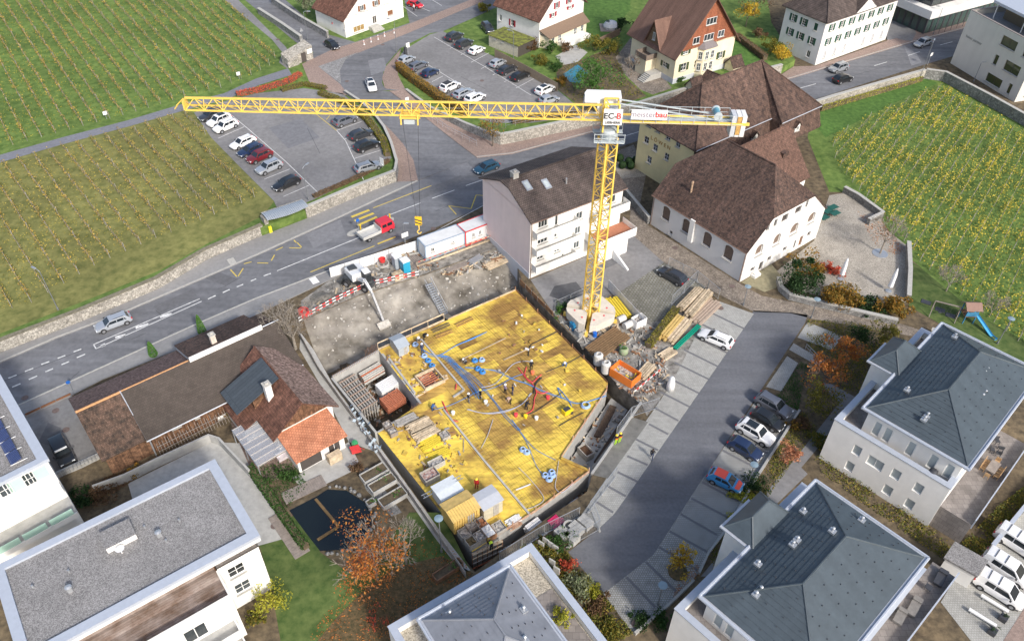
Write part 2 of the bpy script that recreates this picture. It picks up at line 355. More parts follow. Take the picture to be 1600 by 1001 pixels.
# surfaces south of the road
area('driveway_yard',[(36,652),(112,617),(160,712),(92,747),(60,705)],0.03,A_LIGHT)
area('house_yard',[(829,437),(945,388),(985,360),(1040,408),(970,456),(905,472),(862,486)],0.02,A_LIGHT)
area('cobbled_lane',[(932,250),(990,226),(1010,270),(1000,318),(1013,352),(1155,442),(1190,462),(1280,480),(1400,503),(1452,520),(1480,535),(1380,517),(1270,498),(1235,489),(1178,487),(1120,458),(1035,408),(983,362),(985,330),(975,290)],0.03,COBBLE)
area('church_forecourt',[(1158,441),(1205,412),(1225,436),(1212,450),(1195,456)],0.04,mat('mossy_gravel',(0.26,0.235,0.15),rough=0.95,scale=1.2,var=0.25,big=0.2))
area('turf_paved_lot',[(970,455),(1037,410),(1108,442),(1075,480),(1020,520),(985,500)],0.025,PAVER_T)
area('access_road',[(1178,485),(1235,488),(1262,492),(1258,504),(1150,668),(1046,827),(1021,866),(943,927),(888,862),(936,825),(960,802),(997,750)],0.03,A_NEW)
area('stall_strip_west',[(1122,470),(1178,490),(997,750),(960,802),(936,825),(903,812),(948,746),(1011,655),(1050,598),(1096,507)],0.04,PAVER_L)
area('wet_concrete_ramp',[(983,650),(1013,659),(950,747),(928,742),(925,730)],0.05,CONC_W)
area('stall_strip_east',[(1190,612),(1247,642),(1179,750),(1139,821),(1106,864),(1092,894),(1044,945),(990,990),(943,927),(1021,866),(1096,750)],0.04,PAVER_G)
area('stall_patch',[(1262,503),(1317,525),(1300,547),(1246,527)],0.04,PAVER_L)
area('stall_patch',[(1230,556),(1247,567),(1221,611),(1197,604)],0.04,PAVER_L)
area('entry_path',[(1240,536),(1285,562),(1280,572),(1233,546)],0.04,PAVER_L)
area('courtyard',[(1212,425),(1272,376),(1296,305),(1330,300),(1378,340),(1380,355),(1419,385),(1420,470),(1385,480),(1330,470),(1260,458),(1225,445)],0.03,GRAVELC)
area('lower_vineyard_ground',[(1270,172),(1440,122),(1470,125),(1600,197),(1800,300),(1800,660),(1600,545),(1530,500),(1418,400),(1378,345),(1325,300),(1296,300),(1262,215)],0.02,GRASS)
area('vineyard_margin',[(1270,172),(1443,121),(1465,130),(1400,160),(1340,190),(1290,215),(1278,200)],0.03,GRASS_V)
area('playground_lawn',[(1420,405),(1440,420),(1530,492),(1600,532),(1700,590),(1700,640),(1600,570),(1480,512),(1420,478)],0.03,LAWN)
area('garden_path',[(1287,598),(1300,600),(1340,622),(1320,650),(1252,730),(1262,740),(1200,800),(1120,900),(1095,900),(1170,810),(1215,745),(1235,725),(1312,628),(1290,612)],0.03,A_LIGHT)
area('garden_lawn',[(405,850),(470,795),(488,830),(500,862),(560,905),(640,800),(690,800),(735,890),(600,1001),(440,1010),(424,915)],0.02,LAWN)
area('fallen_leaves',[(525,965),(575,915),(620,885),(690,868),(740,895),(670,950),(590,1020),(480,1020)],0.03,LITTER)
area('concrete_yard',[(200,755),(330,690),(375,692),(420,772),(472,833),(404,852),(340,722),(210,790)],0.025,CONC)
area('garage_yard',[(455,745),(520,705),(545,690),(560,720),(552,735),(480,770)],0.03,CONC)
area('garden_terrace',[(360,660),(440,640),(470,740),(430,750),(395,740)],0.03,mat('brick_terrace',(0.3,0.22,0.18),rough=0.9,kind='brick',size=(0.2,0.1),msize=0.01,var=0.2))
area('apartment_parking',[(1500,890),(1545,850),(1600,800),(1700,720),(1700,1030),(1540,1030),(1470,940)],0.03,PAVER_L)
area('road_corner',[(1555,1020),(1600,950),(1660,900),(1660,1040)],0.045,BRICKP)
# ------------------------------------------------------------------ painted markings (thin sheets on the road)
def line(u0,v0,u1,v1,w=0.14,z=0.026,m=WHITEP,name='road_marking'):
 b=MB();p,q=P(u0,v0,z),P(u1,v1,z);d=(q-p).normalized();n=Vector((-d.y,d.x,0))*w/2
 b.poly([p-n,q-n,q+n,p+n]);return struct(name,b,m)
for a in[(13,590.5,26,585.5),(39,580,52,575),(64.5,569,77,564.5),(90,559.5,102,555),(115,549.5,127,545),(19,604.5,32,599),(45,592.5,58,587),(71,580.5,83,575.5),(96,569.5,108,564.5),(120,558.5,133,553)]:line(*a,w=0.22)
line(150,544.5,315,470.5,w=0.15);line(146,538,312,466.5,w=0.15);line(146,537.5,150,544.5,w=0.15)
for a in[(158,540.5,165,537.5),(180,527,196,523),(212,512,232,506),(250,495,268,490)]:line(*a,w=0.5)
for a in[(325,467,337,461.5),(348,457,359,452),(370,448,380,444),(392,439,400,435.5),(412,431,423,427)]:line(*a,w=0.22)
line(433,423,561,371,w=0.16);line(605,337,657,317,w=0.16);line(675,310,710,297,w=0.16);line(728,290,757,280,w=0.16)
line(460,447,520,421,w=0.12);line(322,500,397,467,w=0.12)
line(672,366,757,320,w=0.12)
line(650,276,726,250,w=0.12)
line(800,262,838,250,w=0.14);line(975,213,998,206,w=0.14)
for a in[(1250,138,1275,131),(1366,103,1386,97),(1419,87,1437,81),(1469,70.5,1488,65.5)]:line(*a,w=0.16)
YL=dict(w=0.16,m=YELP)
line(485,425,585,384,**YL);line(583,325,674,290,**YL);line(590,381,618,370,w=0.3,m=YELP)
for a in[(549,339,577,328),(554,345,584,333),(559,352,589,339)]:line(*a,w=0.5,m=YELP)
for a in[(360,421,370,432),(372,431.5,380,419),(381,412,393,409),(402,410.5,419,411),(424,407,429,398),(431,391,442,386),(459,375,463,379),(464.5,379,471,386),(452,387,470,387.5)]:line(*a,**YL)
for a in[(701,321.5,713,335),(701,321.5,736,326),(736,326,744,304.5),(744,304.5,759,306)]:line(*a,**YL)
# car-park lines on the terrace
K=dict(z=T1+0.045,w=0.12)
line(446,252,501,305,**K);line(386,200,446,252,**K);line(352,172,386,200,**K)
for a in[(341,216,382,198),(413,280,453,264),(443,307,483,289.5),(380,248,418,231),(361,232,400,214)]:line(*a,**K)
KY=dict(z=T1+0.045,w=0.12,m=YELP)
line(494,178.5,526,204,**KY);line(494,178.5,514,170,**KY);line(510,187,515,181,**KY)
line(526,204,540,220,**K);line(540,220,553,248,**K);line(553,248,568,281,**K)
for a in[(526,204,565,190),(538,217.5,580,202),(553,248,600,233),(546,232,590,214)]:line(*a,**K)
K2=dict(z=T1+0.035,w=0.12)
line(678,58,760,106,**K2);line(760,106,830,149,**K2);line(657,94,735,142,**K2)
for a in[(720,86,730,81),(736,97.5,764,83),(752,107.5,778,94),(770,117.5,790,106),(806,138,834,123),(788,128,805,119),(675,128,692,119),(703,76,715,70)]:line(*a,**K2)
for a in[(624,6,652,26),(675,0,690,9),(652,10,672,18)]:line(*a,**K2)
# bands of dark pavers between the stalls
def band(u0,v0,u1,v1,z=0.048):line(u0,v0,u1,v1,w=0.3,z=z,m=STALL,name='stall_band')
for a in[(1110.6,488,1163.8,513.8),(1096,506,1150,533),(1082.5,524.4,1136,551),(1068.8,546,1121,572),(1054,566,1107,592),(1041,588,1092,614),(1032,612,1077,635),(1023,637,1060,657),(1014,662,1044,678),(994,686,1028,703),(980,712,1012,726),(965,737,996,752),(948,758,978,775),(931,783,958,800)]:band(*a)
for a in[(1193,622,1232,645),(1160,657,1214,688),(1145,680,1200,708),(1128.8,703,1180,730),(1113,728,1167,757),(1096.9,752.5,1154.4,783),(1080,777.8,1137.5,808),(1063.5,802.5,1120,835),(1046.3,829.4,1106,862),(1029.4,853.8,1090,890),(1009,877,1056,923),(979,901,1024,948)]:band(*a)
# repairs, stains and cracks in the asphalt
def patch(pts,z,c):
 b=MB();b.sheet([P(u,v,z)for u,v in pts]);struct('asphalt_patch',b,mat('patch_%d'%int(c*1000),(c,c*1.01,c*1.07),rough=0.92,scale=1.5,var=0.15))
for q,z,c in(([(340,424),(372,436),(352,446),(318,434)],0.024,0.13),([(532,343),(540,366),(490,388),(478,366)],0.024,0.2),([(1412,71),(1432,84),(1440,98),(1424,103),(1418,86)],0.024,0.21),([(240,478),(300,452),(308,462),(250,490)],0.024,0.135),([(640,305),(720,274),(728,282),(650,315)],0.024,0.14),([(575,95),(600,90),(605,110),(580,118)],T1+0.015,0.2),([(700,262),(730,254),(745,268),(712,276)],0.024,0.19),([(420,200),(470,185),(500,215),(450,232)],T1+0.034,0.18),([(866,447),(900,440),(912,455),(880,470),(858,462)],0.024,0.1),([(930,410),(960,398),(972,408),(945,420)],0.024,0.14),([(60,690),(75,660),(95,668),(88,700)],0.034,0.15)):patch(q,z,c)
CRK=mat('tar_seam',(0.06,0.06,0.065),rough=0.7)
for a in[(340,452,352,447),(352,447,364,440),(364,440,378,432),(243,484,252,492),(112,590,124,580),(205,530,228,520),(262,522,275,516),(560,400,640,366),(680,330,700,322),(0,597,130,546),(1300,128,1400,99),(720,120,760,140),(480,200,500,240)]:line(*a,w=0.07,z=T1+0.036 if 430<a[0]<770 and a[1]<250 else 0.036,m=CRK,name='tar_seam')
# ================================================================== building kit
WHITE=mat('render_white',(0.78,0.765,0.73),rough=0.9,scale=0.6,var=0.05,big=0.05,streak=('UV',0.9,0.06,0,0.04))
WHITE_C=mat('render_cool_white',(0.76,0.765,0.77),rough=0.9,scale=0.6,var=0.04,big=0.04,streak=('UV',0.9,0.06,0,0.04))  # cooler white for a ramp wall and one shade-tinted west wall
CREAM=mat('render_cream',(0.76,0.68,0.5),rough=0.9,scale=0.6,var=0.05,big=0.05,streak=('UV',0.9,0.06,0,0.04))
YELLOW=mat('render_yellow',(0.7,0.6,0.34),rough=0.9,scale=0.6,var=0.05,big=0.05,streak=('UV',0.9,0.06,0,0.04))
PINK=mat('render_pink',(0.76,0.64,0.62),rough=0.9,scale=0.6,var=0.03,big=0.03,streak=('UV',0.9,0.06,0,0.04))
BEIGE=mat('render_beige',(0.62,0.6,0.55),rough=0.9,scale=0.6,var=0.03,big=0.03,streak=('UV',0.9,0.06,0,0.04))
GREYW=mat('render_grey',(0.52,0.54,0.58),rough=0.9,scale=0.6,var=0.05)
GLASS=mat('window_glass',(0.05,0.06,0.066),rough=0.08,spec=0.8,var=0.2,rand=0.8)
GLASS_L=paint('window_blind',(0.4,0.45,0.46),rough=0.3,spec=0.5)
GLASS_G=paint('green_glass',(0.42,0.62,0.52),rough=0.25,spec=0.5)
FRAMEW=paint('frame_white',(0.78,0.78,0.76),rough=0.5)
FRAMED=paint('frame_dark',(0.07,0.06,0.055),rough=0.5)
FRAMEBR=paint('frame_brown',(0.22,0.1,0.05),rough=0.6)
SHUT_G=paint('shutter_green',(0.02,0.085,0.055),rough=0.6)
SHUT_DG=paint('shutter_dark_green',(0.045,0.07,0.03),rough=0.6)
SHUT_R=paint('shutter_red',(0.33,0.025,0.04),rough=0.6)
T_BROWN=mat('roof_tile_brown',(0.085,0.06,0.053),(0.175,0.108,0.083),rough=0.85,scale=1.6,var=0.22,kind='tile',size=(0.2,0.3),msize=0.025,big=0.15,bump=0.6,bscale=0.04,streak=('UV',0.8,0.07,0,0.25))
T_OLD=mat('roof_tile_weathered',(0.062,0.05,0.047),(0.165,0.1,0.077),rough=0.85,scale=2.6,var=0.25,kind='tile',size=(0.18,0.28),msize=0.02,big=0.2,bump=0.6,bscale=0.04,detail=10,streak=('UV',0.8,0.07,0,0.25))
T_GREYB=mat('roof_tile_grey_brown',(0.095,0.075,0.068),(0.14,0.108,0.096),rough=0.85,scale=1.2,var=0.12,kind='tile',size=(0.3,0.35),msize=0.045,big=0.1,bump=0.8,bscale=0.05,streak=('UV',0.8,0.07,0,0.25))
T_RED=mat('roof_tile_red_brown',(0.15,0.075,0.055),(0.235,0.115,0.08),rough=0.85,scale=1.6,var=0.22,kind='tile',size=(0.24,0.34),msize=0.03,big=0.12,bump=0.6,bscale=0.04,streak=('UV',0.8,0.07,0,0.25))
T_ORANGE=mat('roof_tile_orange',(0.56,0.225,0.12),(0.66,0.29,0.16),rough=0.8,scale=1.2,var=0.1,kind='tile',size=(0.28,0.36),msize=0.035,mortar=(0.38,0.14,0.08),bump=0.8,bscale=0.05,streak=('UV',0.8,0.07,0,0.25))
T_VILLA=mat('roof_tile_villa',(0.19,0.112,0.086),rough=0.85,scale=0.8,var=0.07,kind='tile',size=(0.18,0.25),msize=0.015,bump=0.3,streak=('UV',0.8,0.07,0,0.25))
T_SHING=mat('shingle_red',(0.36,0.13,0.07),rough=0.85,scale=3,var=0.15,kind='tile',size=(0.15,0.18),msize=0.02,bump=0.4,streak=('UV',0.8,0.07,0,0.25))
ETERNIT=mat('fibre_cement_brown',(0.085,0.069,0.058),rough=0.8,scale=0.5,var=0.12,kind='tile',size=(0.4,0.3),msize=0.012,big=0.1,bump=0.2)
SLATE_D=mat('metal_tile_slate',(0.058,0.076,0.09),rough=0.5,scale=1.5,var=0.1,spec=0.5,streak=('UV',0.7,0.08,0,0.14),big=0.1)
SLATE_L=mat('metal_tile_grey',(0.21,0.222,0.25),rough=0.5,scale=1.5,var=0.08,spec=0.5,streak=('UV',0.7,0.08,0,0.14),big=0.1)
ZINC=mat('zinc',(0.5,0.53,0.58),rough=0.45,scale=2,var=0.08,metal=0.3)
COPING=mat('coping_metal',(0.46,0.5,0.57),rough=0.5,scale=2,var=0.05,metal=0.2)
COPPER=mat('copper_brown',(0.2,0.13,0.1),rough=0.6,scale=2,var=0.15)
GRAVELR=mat('roof_gravel',(0.235,0.228,0.225),rough=0.95,scale=0.5,var=0.1,kind='gravel',size=(0.07,0.1),big=0.08)
GRAVELB=mat('roof_gravel_beige',(0.42,0.38,0.31),rough=0.95,scale=0.7,var=0.12,kind='gravel',size=(0.1,0.1))
TERRACE_T=mat('terrace_tile',(0.25,0.225,0.21),rough=0.8,scale=0.7,var=0.16,big=0.15,kind='brick',size=(0.6,0.6),msize=0.015)
DECKW=mat('weathered_decking',(0.24,0.155,0.11),(0.36,0.3,0.27),rough=0.85,scale=0.6,var=0.2,rand=0.3)
WOOD=mat('wood_brown',(0.2,0.105,0.06),(0.27,0.15,0.085),rough=0.8,scale=2,var=0.25)
WOOD_P=mat('wood_pale',(0.42,0.33,0.22),(0.55,0.45,0.32),rough=0.8,scale=2,var=0.15,rand=0.28)
WOOD_G=mat('wood_grey',(0.26,0.225,0.2),rough=0.9,scale=2,var=0.2)
METALG=paint('galvanised',(0.5,0.52,0.54),rough=0.4,metal=0.6)
DARKM=paint('dark_metal',(0.05,0.052,0.06),rough=0.5)
PLASTW=paint('plastic_white',(0.75,0.75,0.74),rough=0.5)
WC={}
def win_meshes(w,h,cols,rows,fm,gm):
 k=(round(w,2),round(h,2),cols,rows,fm.name,gm.name)
 if k not in WC:
  f=MB();t=0.07;hw=w/2
  f.box(-hw,-0.02,0,-hw+t,0.05,h);f.box(hw-t,-0.02,0,hw,0.05,h)
  f.box(-hw+t,-0.02,0,hw-t,0.05,t);f.box(-hw+t,-0.02,h-t,hw-t,0.05,h)
  for i in range(1,cols):
   x=-hw+w*i/cols;f.box(x-0.035,-0.015,t,x+0.035,0.045,h-t)
  for j in range(1,rows):
   z=h*j/rows
   for i in range(cols):
    f.box(-hw+w*i/cols+0.04,-0.012,z-0.025,-hw+w*(i+1)/cols-0.04,0.04,z+0.025)
  g_=MB();g_.box(-hw+0.01,0.02,0.01,hw-0.01,0.035,h-0.01)
  a=f.mesh('window');a.materials.append(fm);b_=g_.mesh('pane');b_.materials.append(gm)
  s_=MB();s_.box(-hw-0.08,-0.22,-0.07,hw+0.08,0.0,-0.005);c_=s_.mesh('sill');c_.materials.append(KERB)
  WC[k]=(a,b_,c_)
 return WC[k]
SC={}
def box_mesh(name,dims,m):
 k=(name,tuple(round(x,3)for x in dims),m.name)
 if k not in SC:
  f=MB();f.box(*dims);a=f.mesh(name);a.materials.append(m);SC[k]=a
 return SC[k]
def shutter_mesh(w,h,m):
 k=('sh',round(w,2),round(h,2),m.name)
 if k not in SC:
  f=MB();f.box(0,-0.05,0,w,-0.012,h)
  n=max(3,int(h/0.22))
  for i in range(n):f.box(0.05,-0.065,0.05+i*(h-0.1)/n,w-0.05,-0.05,0.05+(i+0.6)*(h-0.1)/n)
  a=f.mesh('shutter');a.materials.append(m);SC[k]=a
 return SC[k]
def on_wall(A,B,u,v):
 """photo pixel on the vertical plane A-B -> (distance along the wall, height)"""
 d=(u-800)/FPX*CR+(v-500.5)/FPX*CD+_F
 e=(B-A).normalized();n=Vector((e.y,-e.x))
 t=n.dot(A)/(n.x*d[0]+n.y*d[1]);q=Vector((d[0]*t,d[1]*t))
 return(q-A).dot(e),CAM_H+d[2]*t
def wpx(A,B,z0,quads):
 r=[]
 for a in quads:
  (s0,h0),(s1,h1)=on_wall(A,B,a[0],a[1]),on_wall(A,B,a[2],a[3])
  w=dict(s=(s0+s1)/2,z=min(h0,h1)-z0,w=abs(s1-s0),h=abs(h1-h0));w.update(a[4]if len(a)>4 else{});r.append(w)
 return r
def clip_half(pts,a,b_,c):
 out=[]
 for i in range(len(pts)):
  p_,q=pts[i-1],pts[i];fp,fq=c-a*p_[0]-b_*p_[1],c-a*q[0]-b_*q[1]
  if(fp>=0)!=(fq>=0):t=fp/(fp-fq);out.append((p_[0]+(q[0]-p_[0])*t,p_[1]+(q[1]-p_[1])*t))
  if fq>=0:out.append(q)
 return out
def facade(par,A,B,z0,z1,m,wins=(),depth=0.16,name='wall',fm=None,gm=None,sill=True,cut=()):
 A,B=Vector(A),Vector(B);L=(B-A).length;e=(B-A)/L;n=Vector((e.y,-e.x));H=z1-z0
 ok=[]
 for w in wins:
  a,b_=w['s']-w['w']/2,w['s']+w['w']/2;c,d=w['z'],w['z']+w['h']
  if a<0.05 or b_>L-0.05 or c<0.02 or d>H-0.03:
   a=max(a,0.06);b_=min(b_,L-0.06);c=max(c,0.03);d=min(d,H-0.05)
   if b_-a<0.2 or d-c<0.2:continue
  ok.append((round(a,3),round(b_,3),round(c,3),round(d,3),w))
 xs=sorted({0.0,L}|{o[0]for o in ok}|{o[1]for o in ok});zs=sorted({0.0,H}|{o[2]for o in ok}|{o[3]for o in ok})
 wb=MB()
 pt=lambda s,z,dd=0.0:(A.x+e.x*s-n.x*dd,A.y+e.y*s-n.y*dd,z0+z)
 for i in range(len(xs)-1):
  for j in range(len(zs)-1):
   cx_,cz=(xs[i]+xs[i+1])/2,(zs[j]+zs[j+1])/2
   if any(o[0]<cx_<o[1]and o[2]<cz<o[3]for o in ok):continue
   cell=[(xs[i],zs[j]),(xs[i+1],zs[j]),(xs[i+1],zs[j+1]),(xs[i],zs[j+1])]
   for hp in cut:cell=clip_half(cell,*hp)
   if len(cell)>2:wb.poly([pt(*q)for q in cell])
 for a,b_,c,d,w in ok:
  D=depth
  wb.poly([pt(a,c),pt(a,c,D),pt(a,d,D),pt(a,d)][::-1]);wb.poly([pt(b_,c),pt(b_,d),pt(b_,d,D),pt(b_,c,D)][::-1])
  wb.poly([pt(a,c),pt(b_,c),pt(b_,c,D),pt(a,c,D)]);wb.poly([pt(a,d),pt(a,d,D),pt(b_,d,D),pt(b_,d)])
  if w.get('arch'):
   r_=(b_-a)/2;k=min(r_*w.get('rise',0.9),(d-c)*0.45);seg=8
   cen=(a+b_)/2
   ang=[math.pi*i/(2*seg)for i in range(seg+1)]
   for sgn in(-1,1):
    arc=[(cen+sgn*r_*math.cos(t),d-k+k*math.sin(t))for t in ang]
    cor=(cen+sgn*r_,d)
    for q0,q1 in zip(arc[:-1],arc[1:]):
     f_=[pt(cor[0],cor[1],0.002),pt(q0[0],q0[1],0.002),pt(q1[0],q1[1],0.002)]
     wb.poly(f_ if sgn<0 else f_[::-1])
     f2=[pt(q0[0],q0[1],0.002),pt(q1[0],q1[1],0.002),pt(q1[0],q1[1],D),pt(q0[0],q0[1],D)]
     wb.poly(f2)
 o=build(name,wb,m,par)
 for a,b_,c,d,w in ok:
  kind=w.get('kind','window');f_m=w.get('fm',fm or FRAMEW);g_m=w.get('gm',gm or GLASS)
  ww,hh_=b_-a,d-c
  cols=w.get('cols',2 if ww>0.75 else 1);rows=w.get('rows',1)
  fm_,pm_,sm_=win_meshes(ww,hh_,cols,rows,f_m,g_m)
  M_=Matrix(((e.x,-n.x,0,A.x+e.x*(a+b_)/2-n.x*(depth-0.06)),(e.y,-n.y,0,A.y+e.y*(a+b_)/2-n.y*(depth-0.06)),(0,0,1,z0+c),(0,0,0,1)))
  fo=inst('door' if kind=='door' else 'window',fm_,par,None,mtx=M_)
  po=bpy.data.objects.new('pane',pm_);col.objects.link(po);po.parent=fo
  M0=Matrix(((e.x,-n.x,0,A.x+e.x*(a+b_)/2),(e.y,-n.y,0,A.y+e.y*(a+b_)/2),(0,0,1,z0+c),(0,0,0,1)))
  if sill and kind!='door' and w.get('sill',True):
   so_=bpy.data.objects.new('sill',sm_);col.objects.link(so_);so_.parent=fo;so_.location=(0,-(depth-0.06),0)
  if w.get('shut'):
   sw=min(ww*0.5,0.55);sh=shutter_mesh(sw,hh_,w['shut'])
   inst('shutter',sh,par,None,mtx=M0@Matrix.Translation((ww/2+0.03,0,0)))
   inst('shutter',sh,par,None,mtx=M0@Matrix.Translation((-ww/2-0.03-sw,0,0)))
 return o
def proud_window(par,A,B,s,z,w,h,fm=None,gm=None,cols=2,rows=1,off=0.03,shut=None):
 """window with its frame set on the face of a gable or a dormer (z absolute)"""
 A,B=Vector(A),Vector(B);e=(B-A).normalized();n=Vector((e.y,-e.x))
 a,p_,s_=win_meshes(w,h,cols,rows,fm or FRAMEW,gm or GLASS)
 M0=Matrix(((e.x,-n.x,0,A.x+e.x*s+n.x*off),(e.y,-n.y,0,A.y+e.y*s+n.y*off),(0,0,1,z),(0,0,0,1)))
 fo=inst('window',a,par,None,mtx=M0)
 po=bpy.data.objects.new('pane',p_);col.objects.link(po);po.parent=fo
 so_=bpy.data.objects.new('sill',s_);col.objects.link(so_);so_.parent=fo
 if shut:
  sw=min(w*0.5,0.55);sh=shutter_mesh(sw,h,shut)
  inst('shutter',sh,par,None,mtx=M0@Matrix.Translation((w/2+0.03,0,0)));inst('shutter',sh,par,None,mtx=M0@Matrix.Translation((-w/2-0.03-sw,0,0)))
 return fo
def slab(mb,pts,th,m=0):
 """sloping roof sheet with thickness"""
 pts=[Vector(p)for p in pts];nn=len(pts)
 nrm=(pts[1]-pts[0]).cross(pts[2]-pts[0])
 if nrm.z<0:pts.reverse()
 lo=[p-Vector((0,0,th))for p in pts]
 mb.add(pts+lo,[tuple(range(nn)),tuple(range(2*nn-1,nn-1,-1))]+[(i,nn+i,nn+(i+1)%nn,(i+1)%nn)for i in range(nn)],m)
class Bld:
 def __init__(s,name,label,cat,O,ang,Lu,Lv,z0=0.0):
  s.O=Vector((O[0],O[1]));a=R(ang);s.ex=Vector((math.cos(a),math.sin(a)));s.ey=Vector((-s.ex.y,s.ex.x));s.Lu,s.Lv,s.z0=Lu,Lv,z0
  s.ang=a;s.t=thing(name,label,cat,(s.O.x,s.O.y,z0))
 def p(s,u,v):return s.O+s.ex*u+s.ey*v
 def P(s,u,v,z):q=s.p(u,v);return Vector((q.x,q.y,z))
 def ends(s,f,u0=0,u1=None,v0=0,v1=None):
  u1=s.Lu if u1 is None else u1;v1=s.Lv if v1 is None else v1
  return{'S':(s.p(u0,v0),s.p(u1,v0)),'E':(s.p(u1,v0),s.p(u1,v1)),'N':(s.p(u1,v1),s.p(u0,v1)),'W':(s.p(u0,v1),s.p(u0,v0))}[f]
 def face(s,f,z1,m,wins=(),z0=None,box=None,px=None,**k):
  A,B=s.ends(f,*(box or()));z0=s.z0 if z0 is None else z0
  w=list(wins)
  if px:w+=wpx(A,B,z0,px)
  return facade(s.t,A,B,z0,z1,m,w,**k)
 def part(s,name,mb,m,parent=None,**k):return build(name,mb,m,parent or s.t,**k)
 def obox(s,mb,u0,v0,z0,u1,v1,z1,m=0):
  mb.obox(s.P((u0+u1)/2,(v0+v1)/2,(z0+z1)/2),Vector((*s.ex,0))*(u1-u0)/2,Vector((*s.ey,0))*(v1-v0)/2,(0,0,(z1-z0)/2),m)
 def gable_roof(s,axis,ze,zr_,m,ov=0.5,th=0.18,box=None,clip0=0.0,clip1=0.0,name='roof',wallm=None,ovg=None,gables='01'):
  """axis 'u' or 'v' = ridge direction; clip = half-hip depth (share of the roof height)"""
  u0,u1,v0,v1=box or(0,s.Lu,0,s.Lv);ovg=ov if ovg is None else ovg
  if axis=='u':f=lambda a,b,z:s.P(a,b,z);a0,a1,b0,b1=u0,u1,v0,v1
  else:f=lambda a,b,z:s.P(b,a,z);a0,a1,b0,b1=v0,v1,u0,u1
  half=(b1-b0)/2;bm_=(b0+b1)/2;tan=(zr_-ze)/half;zl=ze-ov*tan
  A0,A1=a0-ovg,a1+ovg
  mb=MB();h0=(zr_-ze)*clip0;h1=(zr_-ze)*clip1;d0=h0/tan if clip0 else 0;d1=h1/tan if clip1 else 0
  for sg in(-1,1):
   be=bm_+sg*(half+ov)
   pts=[f(A0,be,zl),f(A1,be,zl)]
   if d1:pts+=[f(A1,bm_+sg*d1,zr_-h1),f(A1-d1,bm_,zr_)]
   else:pts+=[f(A1,bm_,zr_)]
   if d0:pts+=[f(A0+d0,bm_,zr_),f(A0,bm_+sg*d0,zr_-h0)]
   else:pts+=[f(A0,bm_,zr_)]
   slab(mb,pts,th)
  if d0:slab(mb,[f(A0,bm_-d0,zr_-h0),f(A0,bm_+d0,zr_-h0),f(A0+d0,bm_,zr_)],th)
  if d1:slab(mb,[f(A1,bm_-d1,zr_-h1),f(A1,bm_+d1,zr_-h1),f(A1-d1,bm_,zr_)],th)
  ro=s.part(name,mb,m)
  rb=MB();rb.tube(f(A0+d0,bm_,zr_+0.02),f(A1-d1,bm_,zr_+0.02),0.13,n=6);s.part('ridge_cap',rb,m,ro)
  if wallm:
   for k,(a,h,d)in enumerate(((a0,h0,d0),(a1,h1,d1))):
    if str(k)not in gables:continue
    g_=MB()
    pts=[f(a,b0,ze-th),f(a,b1,ze-th)]
    if h:pts+=[f(a,bm_+d,zr_-h-th),f(a,bm_-d,zr_-h-th)]
    else:pts+=[f(a,bm_,zr_-th)]
    c=sum(pts,Vector())/len(pts);out=(f(a+(-1 if k==0 else 1),bm_,0)-f(a,bm_,0))
    if(pts[1]-pts[0]).cross(pts[2]-pts[0]).dot(out)<0:pts.reverse()
    g_.poly(pts);s.part('gable',g_,wallm)
  return ro
 def hip_roof(s,ze,zr_,m,ov=0.5,th=0.18,box=None,name='roof',ridge=True):
  u0,u1,v0,v1=box or(0,s.Lu,0,s.Lv);u0-=ov;v0-=ov;u1+=ov;v1+=ov
  hu,hv=(u1-u0)/2,(v1-v0)/2;h=min(hu,hv)
  if hu>=hv:r0,r1=(u0+h,(v0+v1)/2),(u1-h,(v0+v1)/2)
  else:r0,r1=((u0+u1)/2,v0+h),((u0+u1)/2,v1-h)
  c=[(u0,v0),(u1,v0),(u1,v1),(u0,v1)];E_=[s.P(a,b,ze)for a,b in c];R0,R1=s.P(*r0,zr_),s.P(*r1,zr_)
  mb=MB()
  if hu>=hv:F_=[[E_[0],E_[1],R1,R0],[E_[1],E_[2],R1],[E_[2],E_[3],R0,R1],[E_[3],E_[0],R0]]
  else:F_=[[E_[0],E_[1],R0],[E_[1],E_[2],R1,R0],[E_[2],E_[3],R1],[E_[3],E_[0],R0,R1]]
  for q in F_:
   if(q[-1]-q[-2]).length<1e-3:q.pop()
   slab(mb,q,th)
  ro=s.part(name,mb,m)
  if ridge:
   rb=MB();up=Vector((0,0,0.03))
   for a,b_ in((R0,R1),)+(((E_[0],R0),(E_[1],R1),(E_[2],R1),(E_[3],R0))if hu>=hv else((E_[0],R0),(E_[1],R0),(E_[2],R1),(E_[3],R1))):
    rb.tube(a+up,b_+up,0.1,n=6)
   s.part('ridge_cap',rb,m,ro)
  return ro,F_
def text_obj(txt,size,m,parent,mtx,name='lettering',depth=0.03,bold=False,align='CENTER'):
 cu=bpy.data.curves.new(name,'FONT');cu.body=txt;cu.size=size;cu.extrude=depth;cu.align_x=align
 if bold:cu.offset=size*0.02
 tmp=bpy.data.objects.new(name,cu);col.objects.link(tmp);bpy.context.view_layer.update()
 dg=bpy.context.evaluated_depsgraph_get();me=bpy.data.meshes.new_from_object(tmp.evaluated_get(dg));bpy.data.objects.remove(tmp)
 me.materials.clear();me.materials.append(m);me.name=name
 return inst(name,me,parent,None,mtx=mtx)
def wall_mtx(A,B,s_,z,off=0.03):
 A,B=Vector(A),Vector(B);e=(B-A).normalized();n=Vector((e.y,-e.x))
 return Matrix(((e.x,0,n.x,A.x+e.x*s_+n.x*off),(e.y,0,n.y,A.y+e.y*s_+n.y*off),(0,1,0,z),(0,0,0,1)))
